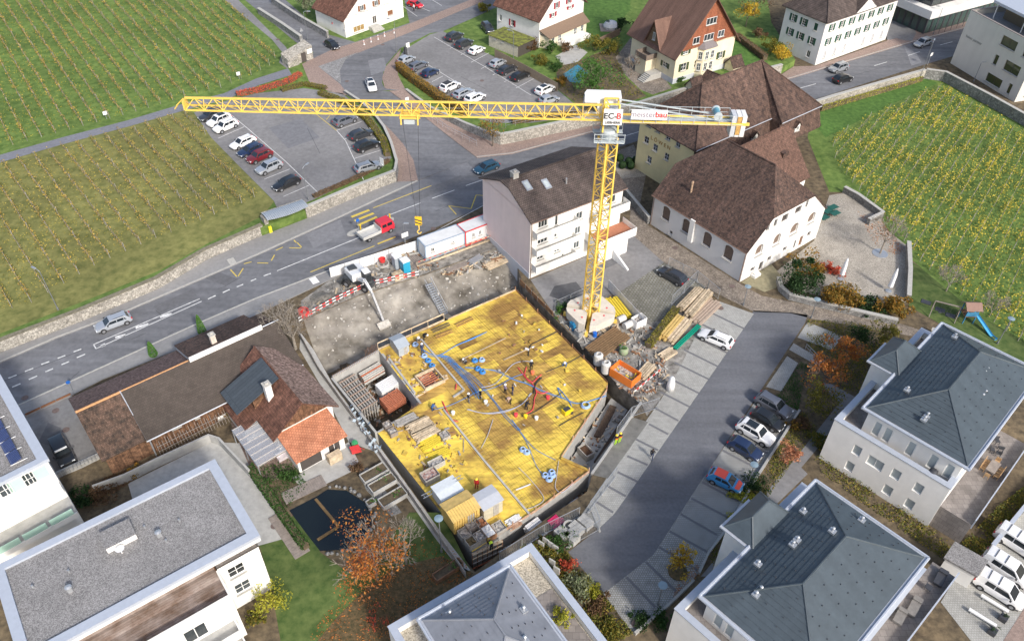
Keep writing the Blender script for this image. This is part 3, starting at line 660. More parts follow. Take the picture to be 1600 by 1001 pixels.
# ================================================================== buildings
def chimney(b,u,v,z0,z1,w=0.6,m=None,parent=None,cap=True):
 mb=MB();b.obox(mb,u-w/2,v-w/2,z0,u+w/2,v+w/2,z1)
 o=b.part('chimney',mb,m or WHITE,parent)
 if cap:
  c=MB();b.obox(c,u-w/2-0.08,v-w/2-0.08,z1+0.002,u+w/2+0.08,v+w/2+0.08,z1+0.12);b.obox(c,u-w/4,v-w/4,z1+0.12,u+w/4,v+w/4,z1+0.35)
  b.part('chimney_cap',c,KERB,o if parent is None else parent)
def gutter(b,pts,r=0.08,m=None):
 g_=MB();g_.path([Vector(p)for p in pts],r,6);return b.part('gutter',g_,m or ZINC)
# ---- pink and white apartment house by the road
b=Bld('apartment_house','white and pink gabled apartment house with balconies beside the crane mast','house',(2.4,91.1),33.5,16.2,12.7)
b.face('W',10.35,PINK)
H1=dict(h=1.25)
b.face('S',10.35,WHITE,px=[(841,357.5,855.6,348,dict(cols=3,h=1.3)),(840,382.5,855.6,372,dict(cols=3,h=1.3)),(839,407,849,398,H1),(866,395,875,386,H1),(866,371.5,870.5,364,H1),(898,367,907,358.8,H1),(896,389.5,905,381.5,H1),(900,344.5,910,339,H1),(867,352,871,346,dict(fm=FRAMED,h=1.9)),(877,414,880.5,406,dict(kind='door',h=2.0)),(940,342,952,332,H1),(948,320,962,310,H1),(956,376,962,362,dict(kind='door',fm=FRAMED))])
b.face('E',10.35,WHITE,[dict(s=s_,z=z_,w=1.2,h=1.3)for s_ in(3,6.3,9.6)for z_ in(1.2,4.1,7)])
b.face('N',10.35,WHITE,[dict(s=s_,z=z_,w=1.2,h=1.3)for s_ in(2,5,8,11,14)for z_ in(1.2,4.1,7)])
ro=b.gable_roof('u',10.4,13.3,T_GREYB,ov=0.6,ovg=0.35,clip0=0.18,clip1=0.18,wallm=PINK)
for k,z_ in enumerate((1.7,4.6,7.5)):
 f=MB();b.obox(f,0.35,-1.2,z_,7.4,-0.003,z_+0.16);o=b.part('balcony',f,CONC)
 f=MB();b.obox(f,0.3,-1.28,z_-0.02,7.45,-1.203,z_+1.0);b.obox(f,0.3,-1.2,z_-0.02,0.347,-0.003,z_+1.0);b.obox(f,7.403,-1.2,z_-0.02,7.45,-0.003,z_+1.0);b.part('parapet',f,WHITE,o)
for z_,dp,u0,u1,fl in((3.6,3.2,9.8,16.8,mat('terracotta_floor',(0.4,0.17,0.1),var=0.12)),(7.3,1.5,10.3,16.4,CONC)):
 f=MB();b.obox(f,u0,-dp,z_,u1,-0.003,z_+0.18);o=b.part('balcony',f,fl)
 f=MB();b.obox(f,u0-0.06,-dp-0.1,z_-0.35,u1+0.06,-dp-0.003,z_+1.05);b.obox(f,u0-0.06,-dp,z_-0.35,u0-0.003,-0.003,z_+1.05);b.obox(f,u1+0.003,-dp,z_-0.35,u1+0.06,-0.003,z_+1.05);b.part('parapet',f,WHITE,o)
f=MB();b.obox(f,10.6,-2.6,0,16.0,-0.01,3.24);b.part('garage_annex',f,WHITE)
f=MB();f.prism([b.p(13.2,-2.7),b.p(13.5,-2.7),b.p(13.5,-6.2),b.p(13.2,-6.2)],0,[1.6,1.6,0.25,0.25]);b.part('ramp_wall',f,WHITE_C)
for u_,v_ in((2.4,4.6),(5.2,3.9)):
 z_=10.4+v_*2.9/6.35;sl_=2.9/6.35;n_=Vector((0,0,1));f=MB()
 for k,(d0,d1,h_)in enumerate(((0.5,0.75,0.1),)):
  f.prism([b.p(u_-d0,v_-d1),b.p(u_+d0,v_-d1),b.p(u_+d0,v_+d1),b.p(u_-d0,v_+d1)],[z_-d1*sl_-.1]*2+[z_+d1*sl_-.1]*2,[z_-d1*sl_+h_]*2+[z_+d1*sl_+h_]*2)
 o=b.part('skylight',f,METALG,ro)
 f=MB();f.prism([b.p(u_-.32,v_-.5),b.p(u_+.32,v_-.5),b.p(u_+.32,v_+.5),b.p(u_-.32,v_+.5)],[z_-.5*sl_+.1]*2+[z_+.5*sl_+.1]*2,[z_-.5*sl_+.12]*2+[z_+.5*sl_+.12]*2);b.part('skylight_pane',f,GLASS_L,ro)
chimney(b,1.5,6.5,12.6,14.0,0.9,KERB)
f=MB();f.tube(b.P(8,3,11.8),b.P(8,3,12.7),0.12);b.part('vent_pipe',f,METALG)
gutter(b,[b.P(-0.3,-0.65,10.1),b.P(16.4,-0.65,10.1)],m=COPPER);gutter(b,[b.P(0.15,-0.1,10.0),b.P(0.15,-0.1,0.1)],0.06,m=COPPER)
f=MB();b.obox(f,-0.06,0.0,-3.2,-0.003,12.7,0.9);b.part('plinth',f,GREYW)
# ---- old hall with arched windows
LB=Bld('arched_hall','white hall with arched lattice windows and steep weathered brown tile roof','building',(33.0,91.0),38.5,17.9,18.3)
b=LB
LAT=mat('lattice_glass',(0.06,0.042,0.036),rough=0.5,kind='brick',size=(0.16,0.16),msize=0.02,mortar=(0.15,0.11,0.09),var=0.2)
LATL=mat('lattice_glass_lit',(0.19,0.14,0.11),rough=0.5,var=0.15)  # paler copy of the lattice glass, facade sunlight put into its colour
A_=dict(arch=True,rise=0.7,gm=LAT,fm=FRAMED,cols=1,z=2.3,h=2.4)
b.face('W',5.6,mat('render_white_shaded',(0.66,0.655,0.65),rough=0.9,scale=0.5,var=0.05,big=0.06),px=[(1033,341.9,1047.9,328.8,A_),(1064.4,358.1,1079.4,346.5,A_),(1097.3,376.3,1114,365,A_),(1130,395.6,1148.5,383.8,A_),(1044.5,364.8,1051,362.3,dict(gm=FRAMED,cols=1))],depth=0.3)  # white render greyed here, the west side's shade put into its colour
A2=dict(arch=True,rise=0.9,gm=LATL,fm=FRAMEW,cols=1);A3=dict(gm=FRAMED,fm=FRAMED,cols=1,sill=False)
sq=[(1171.5,426,1179.8,415.6,A3),(1183.8,424,1193.5,407,dict(kind='door',gm=FRAMED,fm=FRAMED)),(1198,409.4,1205.6,398.8,A3),(1222,393.8,1229.8,384,A3),(1238,389,1245,374,dict(kind='door',gm=FRAMED,fm=FRAMED)),(1245.8,386,1256,367,dict(kind='door',gm=FRAMEBR,fm=FRAMEBR)),(1260,370.6,1267.8,360,A3),(1178.5,401.9,1194.6,378.8,A2),(1206.3,385.3,1221.9,362.5,A2),(1232.8,368.5,1249.8,345.3,A2),(1260,351.3,1276.3,328.8,A2),(1207.5,356,1216,341,A3),(1220,349,1233,332,A3),(1240.8,336,1253.8,319.8,A3),(1257,326,1264.5,312,A3),(1195.6,363,1203.8,349.5,A3)]
b.face('S',9.45,WHITE,px=sq,depth=0.3,cut=[(-0.927,1,5.6),(0.927,1,5.6+0.927*17.9)])
b.face('E',5.6,WHITE);b.face('N',5.6,WHITE)
ro=b.gable_roof('v',5.7,14.0,T_OLD,ov=0.28,ovg=0.15,clip0=0.53,clip1=0.55,wallm=WHITE,gables='1')
f=MB();b.obox(f,-0.45,9.5,1.6,-0.003,10.35,5.5);b.part('wall_duct',f,WHITE)
f=MB();f.tube(b.P(2.2,13.2,6.4),b.P(2.2,13.2,9.2),0.16);f.lathe(b.P(2.2,13.2,9.2),[(0.2,0),(0.22,0.25),(0.05,0.4)],8);b.part('flue_pipe',f,mat('rusty_flue',(0.36,0.25,0.17),var=0.3))
gutter(b,[b.P(-0.36,-0.2,5.35),b.P(-0.36,18.5,5.35)],m=COPPER);gutter(b,[b.P(-0.08,0.12,4.9),b.P(-0.08,0.12,0.1)],0.06,COPPER);gutter(b,[b.P(-0.08,18.1,4.9),b.P(-0.08,18.1,0.1)],0.06,COPPER)
f=MB();b.obox(f,2.2,-0.9,0.0,3.6,-0.1,0.45);b.obox(f,2.4,-0.7,0.45,3.4,-0.1,0.7);b.part('stone_bench',f,WHITE)
# wing behind it
w=Bld('hall_wing','cross wing with reddish tile roof joining the arched hall','building',b.p(8.95,7.0),38.5,13.6,11.0)
for f_ in 'SEN':w.face(f_,6.4,WHITE)
w.gable_roof('u',6.5,12.6,mat('roof_tile_wing',(0.12,0.072,0.057),(0.2,0.115,0.086),rough=0.85,scale=2.2,var=0.2,kind='tile',size=(0.18,0.28),msize=0.02,big=0.15,bump=0.6,bscale=0.04),ov=0.5,ovg=0.3,wallm=WHITE,gables='1')
f=MB();w.obox(f,9.6,2.5,8.6,10.9,4.2,10.1);w.part('roof_hatch',f,T_OLD)
# ---- yellow hotel with the big hipped roof
h=Bld('yellow_hotel','yellow inn with lettering on its facade and huge hipped tile roof','building',(28.3,112.3),37.5,27.5,12.2)
HWin=dict(cols=2,rows=2,gm=GLASS)
c1=[(980+x/4.706,90+y/4.706)for x,y in((162,485),(228,525),(303,580),(375,635),(142,605),(207,662),(290,728),(162,750))]
h.face('W',9.3,YELLOW,px=[(u-4.2,v+3.2,u+4.2,v-3.0,HWin)for u,v in c1],fm=paint('frame_bluegrey',(0.45,0.48,0.56)))
A_,B_=h.ends('W')
s0,z0_=on_wall(A_,B_,980+240/4.706,90+620/4.706)
text_obj('L Ö W E N',0.95,mat('lettering_ochre',(0.35,0.2,0.06),var=0.05),h.t,wall_mtx(A_,B_,s0+0.2,z0_-0.4))
for f_ in 'SEN':h.face(f_,6.2,YELLOW)
mz=MB()
for(u0,u1,v0)in((0.02,17.5,-1.1),(17.5,28.2,-3.2)):
 slab(mz,[h.P(u0,v0-0.4,6.0),h.P(u1,v0-0.4,6.0),h.P(u1,v0+0.75,9.45),h.P(u0,v0+0.75,9.45)],0.2)
slab(mz,[h.P(17.3,-3.55,6.0),h.P(17.3,-0.8,6.0),h.P(17.6,-0.35,9.45),h.P(17.6,-2.5,9.45)],0.2)
slab(mz,[h.P(28.5,-3.5,6.0),h.P(28.5,12.5,6.0),h.P(27.9,12.2,9.45),h.P(27.9,-2.4,9.45)],0.2)
mo_=h.part('mansard_slope',mz,T_BROWN)
f=MB();h.obox(f,17.6,-2.4,6.0,27.8,0.1,9.4);h.obox(f,0.05,-0.3,6.0,17.6,0.1,9.4);h.obox(f,27.5,0.1,6,27.85,12.1,9.4);h.obox(f,0.05,11.9,6,27.5,12.2,9.4);h.part('attic_wall',f,T_BROWN)
HR=MB();ZR=16.2
E0,E1,E2,E3=h.P(-0.5,-0.75,9.5),h.P(28.2,-2.9,9.5),h.P(28.2,12.9,9.5),h.P(-0.5,12.9,9.5)
Ra,Rb=h.P(6.6,6.1,ZR),h.P(21.0,6.1,ZR);V1=h.P(17.6,-0.75,9.5);V2=h.P(17.6,-2.9,9.5)
slab(HR,[E0,V1,Rb,Ra],0.2);slab(HR,[V2,E1,Rb],0.2);slab(HR,[V1+Vector((0,0,-.1)),V2,Rb],0.2);slab(HR,[E1,E2,Rb],0.2);slab(HR,[E2,E3,Ra,Rb],0.2)
ro=h.part('roof',HR,T_BROWN)
f=MB();slab(f,[E3,E0,Ra],0.2);h.part('hip_slope',f,T_OLD,ro)
f=MB()
for a,c in((Ra,Rb),(E0,Ra),(E1,Rb),(V2,Rb),(E3,Ra)):f.tube(a+Vector((0,0,.03)),c+Vector((0,0,.03)),0.13,n=6)
h.part('ridge_cap',f,T_OLD,ro)
gutter(h,[E0,V1],0.07);gutter(h,[V2,E1],0.07)
for u_,v_ in((7.8,-1.35),(13.3,-1.35),(21.8,-3.35)):
 f=MB();h.obox(f,u_-0.6,v_,6.9,u_+0.6,v_+1.2,8.15)
 g0,g1,g2=h.P(u_-0.6,v_,8.15),h.P(u_+0.6,v_,8.15),h.P(u_,v_,8.75);k0=h.P(u_,v_+1.2,8.75)
 f.poly([g0,g1,g2]);o=h.part('dormer',f,WHITE)
 f=MB();slab(f,[h.P(u_-0.85,v_-0.25,7.92),g2+Vector((0,0,.1))-Vector((*h.ey,0))*.25,k0+Vector((0,0,.1)),h.P(u_-0.85,v_+1.2,7.92)],0.1);slab(f,[h.P(u_+0.85,v_-0.25,7.92),g2+Vector((0,0,.1))-Vector((*h.ey,0))*.25,k0+Vector((0,0,.1)),h.P(u_+0.85,v_+1.2,7.92)],0.1);h.part('dormer_roof',f,T_OLD,o)
 proud_window(h.t,h.p(u_-0.6,v_),h.p(u_+0.6,v_),0.6,7.1,0.7,0.85,cols=2,off=0.03)
# ---- cream villa with red shingled gable
v=Bld('cream_villa','cream villa with brown roof, red shingled gable and dark green shutters','house',(31.3,151.3),33.5,15.7,13.4,PZ)
SG=dict(shut=SHUT_DG,cols=2,rows=2)
v.face('S',8.0,CREAM,px=[(1062.9,112,1073.4,97.5,SG),(1066.8,86.5,1077,71.5,SG),(1121.7,92.5,1130.3,79.6,SG),(1124.6,64,1142.5,50,dict(cols=3)),(1084,106,1093,93,dict(rows=2)),(1098,104,1104,91,dict(rows=2))])
v.face('W',8.0,CREAM,px=[(1035,103,1043,99,SG),(1036,76.5,1046,72,SG),(1022,72,1029,58,dict(rows=2)),(1005,98,1011,89,dict(rows=2)),(1016,105,1021,91,dict(kind='door',gm=FRAMEBR,fm=FRAMEBR))])
v.face('E',8.0,CREAM);v.face('N',8.0,CREAM)
f=MB();v.obox(f,-0.04,-0.04,PZ,15.74,-0.003,PZ+1.1);v.obox(f,-0.04,0,PZ,-0.003,13.4,PZ+1.1);v.part('plinth',f,GREYW)
ro=v.gable_roof('v',8.0,17.3,T_VILLA,ov=0.9,ovg=0.8,wallm=T_SHING)
A_,B_=v.ends('S')
for s_,z_,w_ in((4.7,8.7,1.7),(8.0,8.7,2.6),(11.3,8.7,1.7),(8.0,11.9,2.7)):proud_window(v.t,A_,B_,s_,z_,w_,1.35,fm=FRAMEW,cols=max(2,int(w_/0.8)))
f=MB();f.prism([v.p(5.6,0),v.p(6.4,-1.1),v.p(9.6,-1.1),v.p(10.4,0)],PZ,7.6);bay=v.part('bay_window',f,CREAM)
for zz in(PZ+1.6,5.4):
 for s_ in(0.75,2.2):proud_window(v.t,v.p(6.4,-1.1),v.p(9.6,-1.1),s_+0.1,zz,0.9,1.6,cols=2,rows=2)
 proud_window(v.t,v.p(5.6,0),v.p(6.4,-1.1),0.7,zz,0.8,1.6,cols=2,rows=2)
f=MB();tp=[v.P(5.3,0,7.6),v.P(6.25,-1.4,7.6),v.P(9.75,-1.4,7.6),v.P(10.7,0,7.6)];ap=[v.P(7,0,8.7),v.P(9,0,8.7)]
f.poly([tp[0],tp[1],ap[0]]);f.poly([tp[1],tp[2],ap[1],ap[0]]);f.poly([tp[2],tp[3],ap[1]]);v.part('bay_roof',f,mat('lead_roof',(0.2,0.18,0.18),rough=0.5,var=0.1),bay)
# cross gable on the west slope
f=MB();c0,c1_,c2=v.P(-0.4,4.4,7.6),v.P(-0.4,8.6,7.6),v.P(-0.4,6.5,12.2)
f.poly([c1_,c0,c2]);v.part('dormer_front',f,mat('dormer_boards',(0.23,0.15,0.09),kind='plank',size=(3,0.2),var=0.2))
f=MB();k2=v.P(4.2,6.5,12.35)
slab(f,[v.P(-0.9,3.9,7.0),v.P(1.2,3.9,7.0+1.3),k2,v.P(-0.9,6.5,12.35)],0.16)
slab(f,[v.P(-0.9,9.1,7.0),v.P(1.2,9.1,7.0+1.3),k2,v.P(-0.9,6.5,12.35)],0.16);v.part('dormer_roof',f,T_VILLA)
proud_window(v.t,v.p(-0.4,8.6),v.p(-0.4,4.4),2.1,8.3,0.7,1.5,fm=FRAMEW)
f=MB();v.obox(f,-2.6,5.6,PZ,-0.003,8.6,4.9);pc=v.part('porch',f,CREAM)
f=MB();v.obox(f,-2.8,5.4,4.9,0,8.8,5.1);[v.obox(f,*q)for q in((-2.8,5.4,5.1,-2.68,8.8,5.95),(-2.68,5.4,5.1,0,5.52,5.95),(-2.68,8.68,5.1,0,8.8,5.95))];v.part('balcony_rail',f,mat('old_wood',(0.2,0.16,0.13),var=0.2),pc)
for k in range(6):
 f=MB();v.obox(f,-3.0-k*0.34,3.4,PZ,-2.66-k*0.34,5.2,PZ+1.2-k*0.2);v.part('step',f,KERB)
f=MB();v.obox(f,-2.66,3.4,PZ,0,5.4,PZ+1.2);v.part('landing',f,KERB)
# ---- white house with red shutters
v2=Bld('red_shutter_house','white house with red shutters, red-brown tile roof and cream sunroom','house',(4.9,167.6),47,14.5,12.5,PZ)
SR=dict(shut=SHUT_R,rows=2)
v2.face('S',8.0,WHITE,px=[(861,28,867,17,SR),(888,15,894,4,SR)])
v2.face('W',8.0,WHITE,px=[(796,17,804,9,SR),(798,40,803,32,SR),(826,30,833,24,SR),(780,32,784,24)])
v2.face('E',8.0,WHITE);v2.face('N',8.0,WHITE)
v2.gable_roof('v',8.0,14.5,T_RED,ov=0.7,ovg=0.6,wallm=WHITE)
for s_ in(5.3,9.2):proud_window(v2.t,*v2.ends('S'),s_,8.6,0.9,1.3,shut=SHUT_R)
f=MB();f.prism([v2.p(0.3,0),v2.p(1.0,-2.0),v2.p(13.4,-2.0),v2.p(14.2,0)],PZ,4.1);sr_=v2.part('sunroom',f,CREAM)
f=MB();slab(f,[v2.P(0.0,0,5.3),v2.P(0.5,-2.6,4.1),v2.P(13.8,-2.6,4.1),v2.P(14.4,0,5.3)],0.12);v2.part('sunroom_roof',f,mat('roof_sheet_brown',(0.2,0.14,0.1),var=0.1),sr_)
for s_ in(1.2,3.4,8.6,10.9):proud_window(v2.t,v2.p(1.0,-2.0),v2.p(13.4,-2.0),s_,2.2,1.0,1.5,rows=2)
f=MB();v2.obox(f,4,-4.4,PZ,12,-2.0,PZ+0.9);v2.part('deck',f,WHITE)
# ---- shop house
v3=Bld('shop_house','white corner house with shop window and brown tile roof','house',(-37.0,171.4),47,16.5,10.5,PZ)
v3.face('S',5.8,WHITE,px=[(553,52,569,37,dict(gm=mat('shop_display',(0.3,0.2,0.08),scale=3,var=0.6),cols=3)),(583,38,588,24,dict(kind='door',gm=FRAMED)),(606,25,613.5,15,dict(gm=FRAMEBR,fm=FRAMEBR)),(575,10,580,2,dict(shut=FRAMEBR)),(589,5,593,-2,dict(shut=FRAMEBR))])
v3.face('W',5.8,WHITE,px=[(538,46,546,36,dict(fm=FRAMED))]);v3.face('E',5.8,WHITE);v3.face('N',5.8,WHITE)
v3.gable_roof('v',5.8,12.4,T_RED,ov=0.6,ovg=0.4,wallm=WHITE)
for k in range(4):
 f=MB();v3.obox(f,6.2-k*0.1,-1.4-k*0.3,PZ,8.6+k*0.1,-1.1-k*0.3 if k else 0,PZ+0.8-k*0.2);v3.part('step',f,KERB)
proud_window(v3.t,*v3.ends('S'),5,6.1,1.0,1.2,shut=FRAMEBR);proud_window(v3.t,*v3.ends('S'),9,6.1,1.0,1.2,shut=FRAMEBR)
# ---- white house with green shutters
gz=Bld('green_shutter_house','tall white house with rows of green shutters at the road','house',(63.6,164.2),35.5,24.2,10.5)
SGr=dict(shut=SHUT_G,rows=3)
rows_=[dict(s=2.4+i*3.25,z=z_,w=0.95,h=1.5,**SGr)for i in range(7)for z_ in(3.9,6.9)]+[dict(s=2.4+i*3.25,z=1.0,w=0.9,h=1.6,fm=KERB,gm=GREYW)for i in(0,1,2,4,5,6)]+[dict(s=12.0,z=0.1,w=1.4,h=2.5,kind='door',gm=GREYW)]
gz.face('S',9.4,WHITE,rows_)
gz.face('W',9.4,WHITE_C,[dict(s=s_,z=z_,w=0.95,h=1.5,**SGr)for s_,z_ in((2.4,3.8),(5.2,3.8),(8.2,3.8),(2.4,6.8),(5.2,6.8))]+[dict(s=8.3,z=6.8,w=0.9,h=1.5,gm=SHUT_G,fm=SHUT_G),dict(s=8.2,z=1.0,w=0.9,h=1.4)])  # west wall in cooler white, bluish shade put into the wall colour
gz.face('E',9.4,WHITE);gz.face('N',9.4,WHITE)
gz.hip_roof(9.4,14.3,T_GREYB,ov=0.7)
f=MB();gA,gB,gC=gz.P(8.5,-0.75,9.45),gz.P(15.5,-0.75,9.45),gz.P(12,-0.75,11.9);f.poly([gA,gB,gC]);gg=gz.part('gable',f,WHITE)
f=MB();kk=gz.P(12,3.1,12.1);slab(f,[gA+Vector((0,0,-.1)),gC+Vector((0,0,.2)),kk,gz.P(8.5,-.2,9.5)],0.12);slab(f,[gB+Vector((0,0,-.1)),gC+Vector((0,0,.2)),kk,gz.P(15.5,-.2,9.5)],0.12);gz.part('gable_roof',f,T_GREYB,gg)
# ---- dark glass office with white bands
DG=paint('curtain_wall',(0.03,0.042,0.042),rough=0.12,spec=0.8);DG2=paint('curtain_wall_green',(0.05,0.085,0.075),rough=0.15,spec=0.8)
p0=P2(1442,54);of=Bld('glass_office','dark glass office block with white horizontal bands','building',(p0.x,p0.y),30,46,26)
for f_,L_ in(('S',46),('W',26)):
 A_,B_=of.ends(f_);e_=(B_-A_).normalized();n_=int(L_/2)
 of.face(f_,3.9,DARKM,[dict(s=1.05+i*(L_-0.2)/n_,z=0.12,w=(L_-0.2)/n_-0.45,h=3.6,cols=1,fm=FRAMED,gm=DG2,sill=False)for i in range(n_)],depth=0.1)
f=MB();of.obox(f,-1.0,-1.0,3.9,47,27,5.7);of.part('band',f,WHITE)
b4=(1.2,45,1.2,25)
for f_,L_ in(('S',43.8),('W',23.8)):
 n_=int(L_/3);of.face(f_,9.3,DARKM,[dict(s=1.6+i*(L_-0.2)/n_,z=0.1,w=(L_-0.2)/n_-0.25,h=3.4,cols=1,fm=FRAMED,gm=DG,sill=False)for i in range(n_)],z0=5.703,box=b4,depth=0.1)
f=MB();of.obox(f,-0.6,-0.6,9.3,47,27,10.8);of.part('band',f,WHITE)
f=MB();of.obox(f,1.0,1.0,0,46,26,3.89);of.obox(f,2,2,5.71,44,24,9.29);of.part('core',f,DARKM)
# ---- beige office with terrace, top right
tl=Vector((93.26,166.3));tf=Vector((98.95,148.6));an=math.degrees(math.atan2((tl-tf).y,(tl-tf).x))-90
tb=Bld('beige_office','beige office block with deep square windows and roof terrace','building',tf,an,24,(tl-tf).length)
S5=1101/220
px=lambda x,y:(1380+x/S5,y/S5)
WQ=[((910,345),(1057,335)),((850,498),(910,440)),((932,540),(1080,530)),((792,628),(935,632)),((955,725),(1015,665)),((1082,440),(1140,420))]
tb.face('W',11.4,BEIGE,px=[(*px(*a),*px(*c),dict(cols=2 if c[0]-a[0]>100 else 1,fm=FRAMED,gm=paint('office_glass',(0.06,0.075,0.03),rough=0.08,spec=0.8)))for a,c in WQ],depth=0.3)
tb.face('S',11.4,BEIGE,[dict(s=3+i*4,z=z_,w=2.4,h=1.9,fm=FRAMED)for i in range(5)for z_ in(1,4.6,8.2)]);tb.face('E',11.4,BEIGE);tb.face('N',11.4,BEIGE)
A_,B_=tb.ends('W');s0,z0_=on_wall(A_,B_,*px(655,268));s1,_z=on_wall(A_,B_,*px(778,325))
text_obj('kaiser partner',(s1-s0)/5.6,mat('lettering_grey',(0.36,0.35,0.33),var=0.05),tb.t,wall_mtx(A_,B_,(s0+s1)/2,z0_-0.55))
f=MB();tb.obox(f,0.35,0.35,10.2,23.6,17.9,10.45);tb.part('terrace_floor',f,A_LIGHT)
f=MB();Lv=tb.Lv
for q in((-0.05,-0.05,0.35,Lv+0.05),(23.65,-0.05,24.05,Lv+0.05),(0.35,-0.05,23.65,0.35),(0.35,Lv-0.35,23.65,Lv+0.05)):tb.obox(f,q[0],q[1],11.402,q[2],q[3],11.5)
tb.part('coping',f,mat('coping_taupe',(0.3,0.26,0.24),var=0.1))
f=MB();tb.obox(f,5.2,1.5,10.45,22,15.0,13.4);tb.part('penthouse',f,paint('penthouse_glass',(0.16,0.13,0.09),rough=0.15))
f=MB();tb.obox(f,2.8,0.3,13.4,24,16.6,13.9);tb.part('penthouse_roof',f,COPING)
for v_ in(1.2,8,15.5):
 f=MB();f.tube(tb.P(3.2,v_,10.45),tb.P(3.2,v_,13.4),0.1);tb.part('column',f,PLASTW)
# ---- modern apartment houses with grey hipped roofs
def courses(b,ro,F_,m,step=0.5):
 for q in F_:
  e0,e1=q[0],q[1];r1=q[2];r0=q[3]if len(q)>3 else q[2]
  nrm=(e1-e0).cross(r1-e0).normalized();nrm=nrm if nrm.z>0 else-nrm
  mid=((r0+r1)/2-(e0+e1)/2);n_=max(3,int(round(mid.length/step)))
  for k in range(n_):
   t0,t1=k/n_,(k+1)/n_-0.0
   if k==n_-1 and len(q)==3:t1=0.985
   a,c,d,e_=e0.lerp(r0,t0),e1.lerp(r1,t0),e1.lerp(r1,t1),e0.lerp(r0,t1)
   lo,hi=nrm*0.055,nrm*0.015
   mb=MB();mb.add([a+lo,c+lo,d+hi,e_+hi,a,c],[(0,1,2,3),(4,5,1,0)])
   if(c-a).cross(e_-a).z<0:mb.f=[f_[::-1]for f_ in mb.f]
   b.part('roof_course',mb,m,ro)
def snow_guards(b,ro,F_,m):
 mb=MB()
 for q in F_:
  e0,e1=q[0],q[1];r1=q[2];r0=q[3]if len(q)>3 else q[2]
  nrm=(e1-e0).cross(r1-e0).normalized();nrm=nrm if nrm.z>0 else-nrm
  for k in range(1,6):
   a,c=e0.lerp(r0,(k+rnd.uniform(-.1,.1))/6.3),e1.lerp(r1,k/6.3);n_=int((c-a).length/1.5)
   for i in range(n_):
    p_=a.lerp(c,(i+0.5+0.5*(k%2))/(n_+0.5))+nrm*0.1;d=(c-a).normalized()
    mb.obox(p_,d*0.06,nrm.cross(d)*0.02,nrm*0.04)
 o=b.part('snow_guards',mb,m,ro);o['kind']='stuff'
def roof_vent(b,u,v_,z,n=1,parent=None):
 f=MB()
 for k in range(n):
  b.obox(f,u+k*0.7-0.28,v_-0.3,z-0.1,u+k*0.7+0.28,v_+0.3,z+0.12);f.tube(b.P(u+k*0.7,v_,z),b.P(u+k*0.7,v_,z+0.45),0.1);f.lathe(b.P(u+k*0.7,v_,z+0.45),[(0.16,0),(0.16,0.08),(0.05,0.15)],8)
 b.part('roof_vent',f,METALG,parent)
def apartment(label,O,ang,Lu,Lv,eb,zp=6.7,ze=9.4,zr_=12.4,m=SLATE_D,wins=(),upper=(),tower=None,vents=(),box=None,name='apartment_building',gravel=None,faces='WSEN'):
 b=Bld(name,label,'building',O,ang,Lu,Lv)
 for f_ in faces:b.face(f_,zp,WHITE,wins.get(f_,())if isinstance(wins,dict)else(),gm=GLASS_L,depth=0.22)
 f=MB();b.obox(f,0.3,0.3,zp-1.15,Lu-0.3,Lv-0.3,zp-0.95);b.part('terrace_floor',f,gravel or TERRACE_T)
 f=MB();cw=0.62
 for q in((-0.06,-0.06,cw,Lv+0.06),(Lu-cw,-0.06,Lu+0.06,Lv+0.06),(cw,-0.06,Lu-cw,cw),(cw,Lv-cw,Lu-cw,Lv+0.06)):b.obox(f,q[0],q[1],zp+0.003,q[2],q[3],zp+0.09)
 b.part('coping',f,COPING)
 f=MB()
 for q in((0.002,0.3,cw-0.08,Lv-0.3),(Lu-cw+0.08,0.3,Lu-0.002,Lv-0.3),(0.3,0.002,Lu-0.3,cw-0.08),(0.3,Lv-cw+0.08,Lu-0.3,Lv-0.002)):b.obox(f,q[0]+0.005,q[1],zp-0.94,q[2],q[3],zp)
 b.part('parapet',f,WHITE)
 u0,u1,v0,v1=eb;ub=(u0+0.75,u1-0.75,v0+0.75,v1-0.75)
 for f_ in 'WSEN':b.face(f_,ze-0.12,WHITE,upper.get(f_,())if isinstance(upper,dict)else(),z0=zp-0.95,box=ub,gm=GLASS_L,depth=0.15)
 f=MB();b.obox(f,u0,v0,ze-0.18,u1,v1,ze-0.02);b.part('eave_board',f,ZINC)
 ro,F_=b.hip_roof(ze,zr_,m,ov=-0.42,box=eb,th=0.15,ridge=True)
 courses(b,ro,F_,m);snow_guards(b,ro,F_,DARKM)
 for q in((u0+0.1,v0+0.1,u1-0.1,v0+0.1),(u1-0.1,v0+0.1,u1-0.1,v1-0.1),(u1-0.1,v1-0.1,u0+0.1,v1-0.1),(u0+0.1,v1-0.1,u0+0.1,v0+0.1)):
  f=MB();f.tube(b.P(q[0],q[1],ze),b.P(q[2],q[3],ze),0.13,n=6);b.part('gutter',f,COPING)
 if tower:
  a,c,d,e_=tower
  for f_ in 'WSEN':b.face(f_,ze-0.1,WHITE,box=(a+0.5,c-0.1,d+0.5,e_-0.5),z0=0.0)
  f=MB();b.obox(f,a,d,ze-0.175,c,e_,ze-0.025);b.part('eave_board',f,ZINC)
  r2,F2=b.hip_roof(ze+0.01,ze+1.7,m,ov=-0.3,box=(a,c+1.8,d,e_),th=0.12,name='stair_roof');courses(b,r2,F2,m)
 for vv in vents:roof_vent(b,*vv,parent=ro)
 return b
Wl={'W':[dict(s=s_,z=z_,w=w_,h=1.45,cols=2 if w_>1.5 else 1,sill=False)for s_,z_,w_ in((3.4,3.6,0.95),(5.6,3.4,1.8),(7.9,3.6,1.0),(10.4,3.6,0.95),(3.4,0.8,0.95),(7.9,0.8,1.0),(10.4,0.8,0.95))]}
